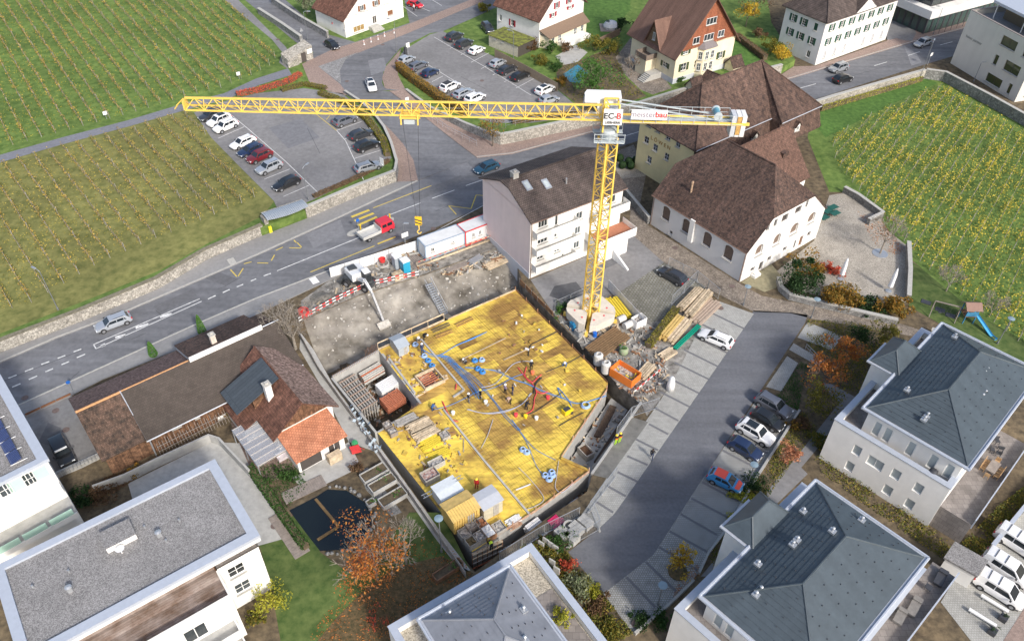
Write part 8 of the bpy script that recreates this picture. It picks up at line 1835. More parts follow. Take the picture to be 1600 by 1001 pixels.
tree('grey-green olive tree by the shop house',480,22,5.0,3.0,LM['pale'],n=1300,z=PZ,trunk=.14);tree('thin autumn street tree at the corner of the upper car park',770,228,5.5,2.6,LM['gold'],n=900,bare=.5,z=.2,trunk=.14,depth=3)
for u,v_,h_,lab in((318,524,3.6,'taller green columnar thuja behind the barn'),(241,557,2.6,'shorter green columnar thuja behind the barn')):
 c=P(u,v_);t=thing('thuja',lab,'tree',c);f=MB();f.tube(c,c+Vector((0,0,h_*.8)),.06,.02,6);build('trunk',f,BARK,t);g_=MB();g_.leaf=[]
 for _ in range(int(900*h_/3)):
  zz=rnd.random();rr=.62*(1-zz)**.6*(.35+.65*min(1,zz*6));a=rnd.random()*6.28;p_=c+Vector((math.cos(a)*rr,math.sin(a)*rr,zz*h_+.05));u1=Vector((rnd.gauss(0,.4),rnd.gauss(0,.4),1)).normalized();u2=u1.orthogonal().normalized();s=.1
  g_.add([p_-u1*s,p_-u2*s*.5,p_+u1*s,p_+u2*s*.5],[(0,1,2,3)]);g_.leaf.append(rnd.random())
 build('crown',g_,LM['bright'],t,uv=False,leaf=True)
hedge('tall copper beech hedge along the upper car park',[(622,108,PZ),(645,128,PZ),(690,160,PZ),(728,182,PZ)],1.3,1.7,LM['gold'],z=PZ,dens=260)
hedge('low rusty hedge under the crane jib at the wall',[(800,193,PZ),(850,186,PZ),(915,178,PZ)],1.0,1.0,LM['gold'],z=PZ,dens=150)
hedge('low green hedge curving along the west car park',[(500,148,PZ),(545,165,PZ),(575,190,PZ),(600,225,PZ),(606,245,PZ)],1.2,.9,LM['greengold'],z=PZ,dens=170)
hedge('clipped green hedge beside the pond deck',[(392,735),(420,775),(472,850),(480,858)],.9,1.1,LM['green'],dens=220)
hedge('tall grassy strip beside the timber stacks',[(1012,545),(1035,515),(1055,488)],1.0,1.0,LM['olive'],dens=200)
hedge('red creeper over the wall at the village corner',[(370,150,PZ),(405,143,PZ),(450,130,PZ),(470,118,PZ)],1.2,.8,LM['red'],z=PZ,dens=150);hedge('green ground-cover beside the red creeper',[(440,143,PZ),(475,133,PZ),(510,140,PZ)],1.2,.6,LM['greengold'],z=PZ,dens=150)
hedge('yellow creepers hanging on the vineyard wall',[(1282,174),(1345,155),(1440,127)],.5,1.1,LM['lime'],dens=70);hedge('planting along the top of the car park wall',[(490,309,PZ),(560,278,PZ),(608,252,PZ)],.8,.5,LM['brown'],z=PZ,dens=120)
hedge('brown garden hedge below the villa lawn',[(1150,60,PZ),(1170,75,PZ),(1195,95,PZ)],1.2,1.3,LM['brown'],z=PZ,dens=150)
# ground cover
ground_leaves('ground_cover','','',[(1262,500),(1330,503),(1400,520),(1345,618),(1300,598),(1285,565),(1260,540)],5000,.09,LM['greengold']);ground_leaves('ground_cover','','',[(1250,645),(1300,640),(1240,720),(1190,790),(1120,890),(1106,870),(1180,755)],4500,.09,LM['greengold']);ground_leaves('ground_cover','','',[(1285,700),(1300,715),(1460,830),(1490,860),(1470,872),(1290,745),(1270,720)],1900,.1,LM['greengold'],hmax=.5)
ground_leaves('ground_cover','','',[(840,835),(885,862),(943,930),(990,990),(950,1010),(862,905)],5200,.1,LM['greengold'],hmax=.45);ground_leaves('ground_cover','','',[(1200,625),(1220,612),(1250,567),(1262,570),(1247,640)],1500,.08,LM['green'],hmax=.3);ground_leaves('ground_cover','','',[(120,790),(165,745),(330,690),(230,735),(180,770)],2500,.09,LM['brown'],hmax=.3)
ground_leaves('fallen_leaf','','',[(505,960),(560,905),(600,860),(660,840),(700,850),(740,895),(670,950),(590,1020),(470,1020)],1500,.08,LM['orange'],hmax=.03);ground_leaves('fallen_leaf','','',[(1340,330),(1378,345),(1415,390),(1400,400),(1365,380)],900,.07,LM['orange'],hmax=.03);ground_leaves('fallen_leaf','','',[(1060,905),(1090,880),(1095,895),(1050,938)],300,.06,LM['orange'],hmax=.02)
ground_leaves('ground_cover','','',[(872,100),(905,95),(965,75),(975,120),(1010,150),(925,180),(905,165),(875,140)],2500,.12,LM['greengold'],z=PZ+.02,hmax=.6);ground_leaves('ground_cover','','',[(395,735),(470,700),(480,760),(445,800),(420,775)],1200,.09,LM['green'],hmax=.3);ground_leaves('ground_cover','','',[(1500,850),(1560,790),(1600,760),(1600,800),(1530,870)],2600,.1,LM['greengold'],hmax=.5)
ground_leaves('vineyard_grass_tufts','','',UP,9000,.12,leafmat('fallen_vine_leaf',[(.2,.22,.04),(.4,.36,.06),(.12,.18,.03)]),z=T2,hmax=.08);ground_leaves('vineyard_grass_tufts','','',LO,6000,.12,leafmat('fallen_vine_leaf_b',[(.24,.22,.06),(.45,.36,.08),(.18,.2,.05)]),z=T2,hmax=.08)
# ================================================================== site furniture
REDW=paint('barrier_red',(0.65,0.05,0.05),rough=.5)
def obx(name,mb,c,ang,w,l,z0,z1,m,par):
 a=R(ang);mb.obox((c.x,c.y,(z0+z1)/2),Vector((math.cos(a),math.sin(a),0))*w/2,Vector((-math.sin(a),math.cos(a),0))*l/2,(0,0,(z1-z0)/2));return build(name,mb,m,par)
def panel_fence(label,pts,h_,step,m,th=.06,z=0.0,name='hoarding',cat='hoarding',post=METALG,gap=.04,pname='panel',lift=.05):
 q=[P(*p_[:2],p_[2]if len(p_)>2 else z)for p_ in pts];t=thing(name,label,cat,q[0])
 for a,b_ in zip(q[:-1],q[1:]):
  L=(b_-a).length;n=max(1,round(L/step));d=(b_-a)/L
  for i in range(n):
   f=MB();p0_,p1_=a.lerp(b_,i/n)+d*gap,a.lerp(b_,(i+1)/n)-d*gap;f.bar(p0_+Vector((0,0,h_/2+lift)),p1_+Vector((0,0,h_/2+lift)),th,h_);build(pname,f,m,t)
   if post:f=MB();f.bar(a.lerp(b_,i/n),a.lerp(b_,i/n)+Vector((0,0,h_+lift+.06)),.07);build('post',f,post,t)
 return t
def mesh_fence(label,pts,z=0.05,h_=1.9,step=3.0):
 q=[P(*p_,z)for p_ in pts];t=thing('mesh_fence',label,'fence',q[0])
 for a,b_ in zip(q[:-1],q[1:]):
  L=(b_-a).length;n=max(1,round(L/step));d=(b_-a)/L
  for i in range(n):
   p0_,p1_=a.lerp(b_,i/n)+d*.05,a.lerp(b_,(i+1)/n)-d*.05;u_=Vector((0,0,h_));f=MB()
   f.bar(p0_,p0_+u_,.05);f.bar(p1_,p1_+u_,.05);f.bar(p0_+u_,p1_+u_,.05);f.bar(p0_+Vector((0,0,.15)),p1_+Vector((0,0,.15)),.05);fr=build('frame',f,METALG,t)
   f=MB();k=int(L/n/.22)
   for j in range(1,k):x=p0_.lerp(p1_,j/k);f.bar(x+Vector((0,0,.15)),x+u_,.012)
   for j in range(1,7):f.bar(p0_+Vector((0,0,.15+j*.25)),p1_+Vector((0,0,.15+j*.25)),.012)
   build('mesh',f,METALG,fr);f=MB();f.obox(p0_+Vector((0,0,.07)),d*.3,Vector((-d.y,d.x,0))*.12,(0,0,.07));build('foot',f,CONC,t)
panel_fence('row of white hoarding panels between road and excavator',[(517,434),(652,391)],1.75,2.3,PLASTW)
panel_fence('white tarpaulin screens beside the turf-paved lot',[(950,452),(1005,512)],1.7,2.6,mat('tarp_white',(.6,.6,.62),var=.1,scale=2),name='tarp_screen',cat='screen',th=.04)
panel_fence('long grey board fence between cottage garden and pit',[(468,525),(500,583),(560,665),(640,775),(700,862),(728,902)],1.0,2.4,mat('weathered_board',(.36,.33,.3),var=.2,scale=1.5),name='site_fence',cat='fence',th=.08,post=WOOD_G)
panel_fence('row of rusty sheet-metal panels between the deck and house yard',[(812,441),(840,470),(864,493)],1.0,1.5,mat('rusty_sheet',(.24,.12,.06),(.36,.2,.1),var=.2,scale=2),name='sheet_fence',cat='fence',th=.06,lift=-.3)
t=thing('fence_tarpaulin','crumpled blue-white tarpaulin hanging over the board fence','tarpaulin',P(560,650))
f=MB()
for i in range(34):
 q=P(548,640).lerp(P(598,718),rnd.random())+Vector((rnd.gauss(0,.25),rnd.gauss(0,.25),rnd.uniform(.4,1.2)));u1=Vector((rnd.gauss(0,1),rnd.gauss(0,1),rnd.gauss(0,1))).normalized();u2=u1.orthogonal();f.add([q-u1*.28,q-u2*.2,q+u1*.28,q+u2*.2],[(0,1,2,3)])
build('sheet',f,mat('tarp_blue_white',(.25,.34,.42),(.45,.5,.54),scale=3,var=.15),t)
def cabin(label,u0,v0,u1,v1,u2,v2,z,h_,frame,wm=PLASTW,wins=()):
 a,b_,c2=P2(u0,v0,z),P2(u1,v1,z),P2(u2,v2,z+h_);e=(b_-a);L=e.length;e.normalize();n=Vector((-e.y,e.x));fr=P2(u0,v0,z);dpt=2.44
 t=thing('site_cabin',label,'site cabin',(a.x,a.y,z));C=[a,b_,b_+n*dpt,a+n*dpt]
 f=MB();f.prism([a+e*.06+n*.06,b_-e*.06+n*.06,b_-e*.06+n*(dpt-.06),a+e*.06+n*(dpt-.06)],z+.05,z+h_-.02);build('wall',f,wm,t)
 f=MB();f.prism([a+e*.1+n*.1,b_-e*.1+n*.1,b_-e*.1+n*(dpt-.1),a+e*.1+n*(dpt-.1)],z+h_-.02,z+h_+.06);build('roof',f,mat('cabin_roof',(.66,.67,.67),var=.08,scale=1),t)
 f=MB()
 for i in range(4):p_,q=C[i],C[(i+1)%4];f.bar((*p_,z),(*p_,z+h_),.16);f.bar((*p_,z+h_),(*q,z+h_),.14);f.bar((*p_,z+.08),(*q,z+.08),.14)
 build('frame',f,frame,t)
 for s_,zz,w_,hh_ in wins:proud_window(t,a,b_,s_,z+zz,w_,hh_,gm=GLASS,off=-.02)
 return t
cabin('white site cabin with grey-blue frame on the timber platform',666,407,726,385,0,0,.12,2.55,mat('frame_steelblue',(.3,.38,.48),var=.1),wins=((1.2,1.2,.6,.7),(4.6,1.4,.6,.35)))
cabin('white site cabin with bright red frame next to the pink gable',728,384.5,771,367.5,0,0,.12,2.55,REDW,wins=((1.4,1.1,.5,.8),(2.6,1.1,.5,.8)))
t=thing('cabin_platform','timber platform edged with red-white boards under the site cabins','platform',P(660,415));a,b_=P(652,418,.06),P(778,372,.06)
for k in range(6):
 p0_,p1_=a.lerp(b_,k/6),a.lerp(b_,(k+.98)/6);f=MB();f.bar(p0_+Vector((0,0,.2)),p1_+Vector((0,0,.2)),.08,.3);build('edge_board',f,WOOD_P,t);f=MB();f.bar(p0_+Vector((0,0,.95)),p1_+Vector((0,0,.95)),.05,.14);build('rail',f,WOOD_P,t);f=MB();f.bar(p0_,p0_+Vector((0,0,1.05)),.08);build('post',f,WOOD_P,t)
for k in range(16):f=MB();q=a.lerp(b_,(k+.3)/16)+Vector((0,-.06,1.0));f.bar(q,q+(b_-a)*.022,.07,.09);build('red_mark',f,REDW,t)
# portable toilets
for u,v_,m_,lab in((634,424,paint('toilet_blue',(.03,.33,.52)),'blue portable toilet with white roof'),(621,417,GREYP,'grey portable toilet behind the blue one')):
 c=P(u,v_,.06);t=thing('portable_toilet',lab,'toilet',c);obx('cabin',MB(),c,35,1.1,1.1,.06,2.1,m_,t);obx('roof',MB(),c,35,1.2,1.2,2.1,2.3,PLASTW,t);obx('door',MB(),c+Vector((math.sin(R(35))*.56,-math.cos(R(35))*.56,0)),35,.8,.04,.15,1.95,m_,t)
stack('pallet stack of boards beside the portable toilets',(615,437),(630,431),7,8,.14,.1,base=.06,cat='pallet stack',name='pallet_stack',jit=.03);stack('grey scaffold planks beside the cabin platform',(641,402),(658,418),8,2,.22,.06,m=WOOD_G,base=.1,cat='plank stack',name='plank_stack');stack('pile of props and boards under the red cabin platform',(700,424),(730,412),5,2,.15,.12,base=-.3,m=WOOD_G,name='plank_stack',cat='plank stack');stack('stack of pale planks beside the pink gable wall',(758,418),(790,404),6,4,.25,.08,base=-.6,name='plank_stack',cat='plank stack');stack('grey scaffold frames in front of the red cabin',(735,414),(752,404),8,5,.1,.12,m=METALG,base=-.5,name='scaffold_stack',cat='scaffold frames',jit=.3)
# wooden stair into the pit
t=thing('site_stair','grey timber stair leading down into the muddy pit','stair',P(670,444));a,b_=P(669,443,.1),P(695,492,-2.7);d=(b_-a);nn=Vector((-d.y,d.x,0)).normalized()*.5
for s in(-1,1):f=MB();f.bar(a+nn*s,b_+nn*s,.08,.25);build('stringer',f,METALG,t);f=MB();f.bar(a+nn*s+Vector((0,0,1)),b_+nn*s+Vector((0,0,1)),.06);[f.bar(a.lerp(b_,k)+nn*s,a.lerp(b_,k)+nn*s+Vector((0,0,1)),.05)for k in(0,.33,.66,1)];build('handrail',f,METALG,t)
for k in range(14):f=MB();q=a.lerp(b_,(k+.5)/14);f.bar(q-nn,q+nn,.28,.05);build('tread',f,METALG,t)
f=MB();f.bar(b_+Vector((0,0,.05)),P(705,498,-.1),1.0,.08);build('gangway',f,WOOD_P,t)
# red and white barriers
t=thing('barrier_rail','red and white striped barrier rails along the pit edge','barrier',P(470,503));line_=[P(*q,.06)for q in((468,505),(520,475),(575,449),(655,432))]
for a,b_ in zip(line_[:-1],line_[1:]):
 L=(b_-a).length;n=int(L/.55)
 for zz in(.45,.95):
  for k in range(n):f=MB();f.bar(a.lerp(b_,k/n)+Vector((0,0,zz)),a.lerp(b_,(k+1)/n)+Vector((0,0,zz)),.05,.17);build('rail_segment',f,REDW if k%2 else PLASTW,t)
 f=MB();[f.bar(a.lerp(b_,k/3),a.lerp(b_,k/3)+Vector((0,0,1.05)),.07)for k in range(4)];build('post',f,METALG,t)
t=thing('red_skip_bucket','red concrete bucket at the pit corner beside the bare tree','bucket',P(476,496));c=P(476,496,.05);f=MB();f.lathe(c,[(.35,0),(.75,.7),(.75,1.35),(.68,1.35),(.6,.9)],16);build('shell',f,REDW,t);f=MB();f.tube(c+Vector((-.7,0,1.3)),c+Vector((0,0,1.8)),.04);f.tube(c+Vector((.7,0,1.3)),c+Vector((0,0,1.8)),.04);build('bail',f,DARKM,t)
t=thing('red_bucket','red round tub on a concrete ring behind the excavator','bucket',P(598,412));c=P(598,412,.05);f=MB();f.lathe(c,[(.4,.4),(.5,1.0),(.45,1.0),(.4,.6)],14);build('tub',f,REDW,t);f=MB();f.lathe(c+Vector((.1,-.3,0)),[(.9,0),(.9,.4),(.75,.4),(.75,.05)],18);build('ring',f,CONC,t)
for u,v_,r_,lab in((510,466,2.6,'mound of dark wet gravel beside the barrier'),(603,424,1.2,'small grey sand heap near the toilets')):
 f=MB();c=P(u,v_,.03);vs=[];n=26
 for k in range(6):
  for i in range(n):a=2*math.pi*i/n;rr=r_*(1-k/5.5)*(1+.18*mnoise.noise((math.cos(a)*2,math.sin(a)*2,k*.3+u)));vs.append((c.x+math.cos(a)*rr,c.y+math.sin(a)*rr*.7,.03+.55*(k/5)**1.3))
 f.add(vs,[(k*n+i,k*n+(i+1)%n,(k+1)*n+(i+1)%n,(k+1)*n+i)for k in range(5)for i in range(n)]+[tuple(range(5*n,6*n))]);tag(build('gravel_heap',f,mat('wet_gravel',(.13,.12,.1),(.2,.185,.16),scale=3,var=.25,bump=.8,bscale=.08),smooth=True),lab,'gravel heap')
for u,v_,lab in((491,438,'white board lying on the road edge before the site'),(362,408,'pale square hatch in the north pavement')):f=MB();c=P(u,v_,.16 if u<400 else .13);obx('board',f,c,35,1.0,1.5,c.z,c.z+.02,PLASTW if u>400 else KERB,None).name='ground_board';tag(bpy.data.objects[-1]if False else[o for o in col.objects if o.name.startswith('ground_board')][-1],lab,'board')
# ---- crane yard
t=thing('skip_container','orange open skip filled with scrap beside the deck','skip',P(976,595));c=P(976,590,.05);A_=R(-42);x_,y_=Vector((math.cos(A_),math.sin(A_),0)),Vector((-math.sin(A_),math.cos(A_),0));SKO=paint('skip_orange',(.75,.2,.03),rough=.5)
for sx_,sy_,w_,l_ in((0,-1.0,3.4,.08),(0,1.0,3.4,.08),(-1.7,0,.08,2.0),(1.7,0,.08,2.0)):f=MB();f.obox(c+x_*sx_+y_*sy_+Vector((0,0,.7)),x_*w_/2,y_*l_/2,(0,0,.65));build('side',f,SKO,t)
f=MB();f.obox(c+Vector((0,0,.35)),x_*1.62,y_*.92,(0,0,.2));build('floor_scrap',f,mixed,t)
for k in range(12):f=MB();q=c+x_*rnd.uniform(-1.2,1.2)+y_*rnd.uniform(-.6,.6)+Vector((0,0,.6));f.bar(q,q+Vector((rnd.uniform(-.6,.6),rnd.uniform(-.6,.6),rnd.uniform(0,.4))),.12);build('scrap',f,(YB,WOOD_P,STEELG)[k%3],t)
stack('stack of rusty sheet piles beside the crane base',(926,553),(972,520),9,2,.25,.12,m=mat('sheet_pile',(.2,.125,.065),var=.25),base=.3,cat='sheet piles',name='sheet_pile_stack');stack('stack of long yellow formwork girders behind the crane',(952,470),(975,500),6,3,.3,.2,m=YB,base=.05,cat='girder stack',name='girder_stack')
stack('long stack of pale timber beams by the lane fence',(1062,487),(1092,456),4,4,.25,.2,base=.05);stack('second long stack of pale timber beams by the lane fence',(1075,497),(1107,460),4,4,.25,.2,base=.05);stack('long stack of grey-brown planks by the paved stalls',(1086,504),(1118,473),5,3,.3,.12,m=mat('plank_dusk',(.42,.33,.26),var=.15),base=.05);stack('stack of yellow-edged beams beside the grassy strip',(1035,532),(1062,500),3,3,.3,.25,m=mat('beam_ochre',(.6,.42,.15),var=.15),base=.05);stack('stack of pale thick beams between ochre beams and green pipes',(1047,536),(1075,503),3,3,.3,.22,base=.05)
t=thing('green_pipe_bundle','bundle of bright green drain pipes at the stall edge','pipe bundle',P(1053,543))
for k in range(6):f=MB();p0_,p1_=P(1052,543,.15+.2*(k//3)),P(1090,507,.15+.2*(k//3));nn=Vector(((p1_-p0_).y,-(p1_-p0_).x,0)).normalized()*(.24*(k%3));f.tube(p0_+nn,p1_+nn,.11,n=8);build('pipe',f,paint('pipe_green',(0,.25,.16),rough=.4),t)
stack('small pallet of boards near the stall fence',(1033,560),(1052,548),6,3,.18,.1,base=.05,name='pallet_stack',cat='pallet stack');stack('stack of timbers beside the orange skip',(1000,592),(1018,572),5,4,.22,.14,base=.05);stack('loose scrap boards beside the grassy strip',(1005,548),(1028,532),5,1,.2,.08,base=.05,jit=.8,m=WOOD_G,name='scrap_boards',cat='boards')
for u,v_,lab in((934,567,'white concrete shaft ring, first of two at the deck edge'),(946,580,'white concrete shaft ring, second of two at the deck edge'),(970,503,'grey concrete pipe lying near the crane base'),(980,512,'grey concrete pipe beside another pipe')):
 f=MB();c=P(u,v_,.05)
 if 'ring' in lab:f.lathe(c,[(.6,0),(.6,1.5),(.35,1.7),(.28,1.7),(.28,1.2)],18)
 else:f.tube(c+Vector((-.5,-.3,.5)),c+Vector((.5,.4,.5)),.5,n=16)
 f.lathe(c+Vector((0,0,.02)),[(.3,0),(.3,.05)],10);tag(build('concrete_ring',f,mat('ring_concrete',(.55,.54,.52),var=.08),smooth=False),lab,'concrete ring')
f=MB();c=P(929,527,.05);f.lathe(c,[(.28,0),(.3,.3),(.28,.45),(.3,.6),(.28,.9),(.05,.92)],14);tag(build('blue_barrel',f,paint('barrel_blue',(.01,.12,.5))),'blue plastic barrel in front of the crane ballast','barrel')
crate('blue steel tool chest at the crane ballast corner',898,512,1.2,.9,1.0,paint('chest_blue',(.03,.2,.38)),paint('chest_blue',(.03,.2,.38)),z=-.15,fill=.98);crate('grey open crate in front of the crane ballast',906,522,1.2,1.0,.8,METALG,mixed,z=-.15);crate('white slatted box at the scaffold behind the crane',997,508,1.8,1.2,1.4,PLASTW,mixed,z=-.15)
t=thing('big_bag','white big bag full of green cuttings beside the sheet piles','bag',P(974,552));c=P(974,552,.05);f=MB();f.lathe(c,[(.5,0),(.62,.3),(.6,.9),(.5,1.0)],10);build('bag',f,mat('bag_mottled',(.45,.42,.33),(.2,.3,.15),scale=4,var=.2),t,smooth=True);g_=MB();leaves(g_,c+Vector((0,0,1.1)),.6,90,.12);build('cuttings',g_,LM['bright'],t,uv=False,leaf=True)
t=thing('big_bag','tall white tarpaulin roll at the stall fence','bag',P(1047,608));c=P(1047,608,.05);f=MB();f.lathe(c,[(.55,0),(.5,1.0),(.35,1.9),(.2,2.2)],10);build('bag',f,PLASTW,t,smooth=True)
t=thing('striped_plank','red and white striped barrier plank by the orange skip','barrier',P(1000,610));a,b_=P(990,612,.6),P(1032,577,.6)
for k in range(10):f=MB();f.bar(a.lerp(b_,k/10),a.lerp(b_,(k+1)/10),.05,.2);build('stripe',f,REDW if k%2 else PLASTW,t)
f=MB();f.bar(a-Vector((0,0,.6)),a+Vector((0,0,.15)),.08);f.bar(b_-Vector((0,0,.6)),b_+Vector((0,0,.15)),.08);build('post',f,WOOD_P,t)
mesh_fence('wire mesh fence across the head of the wet ramp',[(985,652),(1028,638)]);mesh_fence('wire mesh fence panel along the channel wall',[(985,652),(962,683)]);mesh_fence('wire mesh fence at the corner of the paving stone store',[(920,800),(962,745)]);mesh_fence('wire mesh fence across the access road end',[(888,855),(936,828),(925,800)]);mesh_fence('long wire mesh fence between site and lower apartment house',[(780,878),(850,835),(905,808)]);mesh_fence('wire mesh fence beside the timber beams at the lane',[(1043,418),(1088,440),(1122,468)]);mesh_fence('wire mesh fence beside the parked estate car',[(1088,438),(1048,478)]);mesh_fence('wire mesh fence behind the hedge near the crane',[(866,487),(915,465)])
# paving stone store
for u,v_,lab in((878,838,'pallet of grey paving stones beside the green bush'),(893,843,'lower pallet of grey paving stones'),(900,830,'pallet of grey paving stones next to the concrete ring'),(914,820,'pallet of grey paving stones at the mesh fence')):
 t=thing('paving_stack',lab,'paving stones',P(u,v_));c=P(u,v_,.05);a=R(-45)
 for k in range(4):
  for i in range(3):
   for j in range(2):f=MB();q=c+Vector((math.cos(a),math.sin(a),0))*(i-1)*.5+Vector((-math.sin(a),math.cos(a),0))*(j-.5)*.55;obx('paver',f,q,-45,.48,.53,.1+k*.22,.1+k*.22+.2,CONC,t)
f=MB();c=P(889,826,.05);f.lathe(c,[(.65,0),(.65,.8),(.48,.8),(.48,.1)],20);tag(build('concrete_ring',f,CONC),'grey concrete well ring beside the paving stones','concrete ring')
stack('stack of white plastic pipes in the gap below the deck',(826,838),(846,823),5,4,.25,.25,m=PLASTW,base=-1.4,cat='pipe stack',name='white_pipe_stack',jit=.1);stack('stack of scaffold tubes below the deck corner',(878,808),(908,785),8,2,.14,.1,m=METALG,base=-.4,cat='tube stack',name='tube_stack');stack('pallet of red formwork ties near the paving stones',(862,822),(875,812),5,3,.2,.15,m=paint('magenta_red',(.6,.03,.12)),base=-.3,cat='pallet',name='red_pallet')
t=thing('scaffold_platform','scaffold work platform hanging at the lower corner of the deck','scaffold',P(758,875,-1));a,b_=P(738,872,-.5),P(785,850,-.5)
for k in range(4):
 for i in range(7):f=MB();q=a.lerp(b_,i/6)+Vector((0,0,-2.5));f.bar(q,q+Vector((0,0,3.4)),.07);(build('standard',f,mat('scaffold_rust',(.3,.16,.1),var=.3),t)if k==0 else None)
 f=MB();f.bar(a+Vector((0,0,-2+k*.9)),b_+Vector((0,0,-2+k*.9)),.12 if k<3 else .3,.08);build('ledger',f,(STEELR,STEELG,WOOD_P,WOOD_P)[k],t)
# ================================================================== street furniture
def lamp(label,u,v_,h_,z=0.0,arm=.9,du=0,style='arm',name='street_lamp'):
 c=P(u,v_,z);t=thing(name,label,'street lamp',c);f=MB();f.lathe(c,[(.12,0),(.12,.4),(.07,.5)],10);f.tube(c,c+Vector((0,0,h_)),.07,.045,8);build('pole',f,paint('lamp_grey',(.16,.17,.18),rough=.5),t);top_=c+Vector((0,0,h_))
 f=MB();d=Vector((math.cos(R(du)),math.sin(R(du)),0))
 if style=='disc':f.lathe(top_,[(.05,-.1),(.42,0),(.45,.06),(.1,.14)],18);build('lamp_head',f,paint('lamp_disc',(.22,.3,.35),rough=.4),t)
 else:f.path(spline([top_,top_+d*arm*.4+Vector((0,0,.25)),top_+d*arm+Vector((0,0,.28))]),.04,6);build('arm',f,METALG,t);f=MB();f.obox(top_+d*(arm+.25)+Vector((0,0,.28)),d*.35,Vector((-d.y,d.x,0))*.14,(0,0,.06));build('lamp_head',f,METALG,t)
lamp('dark street lamp beside the brick crossing and car park entrance',620,83,7.0,PZ,du=180);lamp('slim lamp post by the gatehouse lane',481,63,6.0,PZ,du=0);lamp('curved lamp post above the bus shelter',482,313,5.8,PZ,du=60);lamp('lamp post at the vineyard above the stone wall',91,484,6.5,PZ,du=150);lamp('disc lamp at the foot of the lower paved stalls',1028,944,3.6,style='disc');lamp('disc lamp beside the blue hatchback stalls',1168,757,3.6,style='disc');lamp('disc lamp at the lane above the paved stalls',1161,477,3.4,style='disc');lamp('disc lamp beside the low stone wall of the lane',1267,497,3.4,style='disc');lamp('lamp post behind the board fence of the upper car park',802,95,6.0,PZ,du=150);lamp('curved lamp in front of the dark glass office',1458,54,6.0,.1,du=160);lamp('slim lamp on the ramp beside the beige office',1521,128,4.0,0,arm=.3);lamp('wooden pole lamp beside the deck fence',690,862,6.0,0,arm=.2,style='disc');lamp('lamp post at the wall corner of the vineyard',1436,126,8.0,0,du=60);lamp('disc lamp at the playground path',1558,537,4.5,style='disc');lamp('small lamp near the hall entrance',632,378,3.2,.1,arm=.3)
def sign(label,u,v_,h_,w_,hh_,m_,z=0.0,ang=35,back=METALG,shape='rect',txt=None,tm=None):
 c=P(u,v_,z);t=thing('street_sign',label,'sign',c);f=MB();f.tube(c,c+Vector((0,0,h_+hh_/2)),.04,n=8);build('post',f,METALG,t);a=R(ang);e=Vector((math.cos(a),math.sin(a),0));n=Vector((e.y,-e.x,0));q=c+Vector((0,0,h_))+n*.07
 f=MB()
 if shape=='rect':f.obox(q,e*w_/2,n*.02,(0,0,hh_/2))
 elif shape=='disc':f.tube(q-n*.02,q+n*.02,w_/2,n=18)
 else:f.add([q-e*w_/2-Vector((0,0,hh_/2))-n*.02,q+e*w_/2-Vector((0,0,hh_/2))-n*.02,q+Vector((0,0,hh_/2))-n*.02,q-e*w_/2-Vector((0,0,hh_/2))+n*.02,q+e*w_/2-Vector((0,0,hh_/2))+n*.02,q+Vector((0,0,hh_/2))+n*.02],[(0,2,1),(3,4,5),(0,1,4,3),(1,2,5,4),(2,0,3,5)])
 o=build('sign_face',f,m_,t);return t
SB=paint('sign_blue',(.02,.12,.45));SR_=paint('sign_red',(.6,.03,.04))
sign('blue round traffic sign on the pedestrian island',561,362,2.2,.6,.6,SB,.1,shape='disc');sign('white notice board at the site hoarding',634,385,2.2,1.1,.8,PLASTW,.1);sign('pale advertising banner standing on the car park wall',598,262,1.2,.9,1.4,PLASTW,PZ,ang=-40);sign('white parking sign beside the ticket machine',638,85,2.0,.8,1.0,PLASTW,PZ);sign('grey back of a triangular warning sign at the lane',473,62,2.2,.9,.9,METALG,PZ,shape='tri');sign('blue round sign at the driveway gate',115,614,2.0,.5,.5,SB,.1,shape='disc');sign('white no-entry board beside the jib trolley',637,172,2.0,.7,1.2,PLASTW,1.2);sign('small information sign at the upper vineyard edge',374,124,1.2,.7,.7,PLASTW,PZ);sign('small information sign at the vineyard path',167,186,1.2,.7,.7,PLASTW,PZ);sign('red disc sign at the lane wall',522,50,2.0,.6,.6,SR_,PZ,shape='disc');sign('white road sign at the walled vineyard corner',1449,102,2.4,.8,.7,PLASTW,.1)
for u,v_,lab in((556,363,'oval kerbed traffic island by the striped crossing'),(602,346,'second oval kerbed traffic island by the red truck')):
 c=P(u,v_,.02);f=MB();n=24;f.prism([(c.x+math.cos(6.283*i/n)*1.5*.82-math.sin(6.283*i/n)*.7*.57,c.y+math.cos(6.283*i/n)*1.5*.57+math.sin(6.283*i/n)*.7*.82)for i in range(n)],.02,.15);tag(build('traffic_island',f,KERB),lab,'traffic island')
 f=MB();q=c+Vector((.7,.5,.13));f.lathe(q,[(.12,0),(.1,.7),(.14,.75),(.14,.95),(.05,1.0)],10);tag(build('beacon_post',f,paint('beacon_yellow',(.75,.5,.03))),'yellow beacon post on the '+('first oval island' if u<580 else 'second oval island'),'bollard')
BW=None
for i,(u,v_)in enumerate(((569,70),(580,66),(591,62),(601,57),(616,52))):
 c=P(u,v_,PZ+.05);t=thing('striped_bollard','white and red striped bollard in front of the shop house','bollard',c,'shop house bollards');f=MB();f.lathe(c,[(.2,0),(.2,.08),(.07,.1),(.07,1.0),(.02,1.05)],10);build('post',f,PLASTW,t);f=MB();f.lathe(c+Vector((0,0,.55)),[(.075,0),(.075,.15)],10);build('band',f,SR_,t)
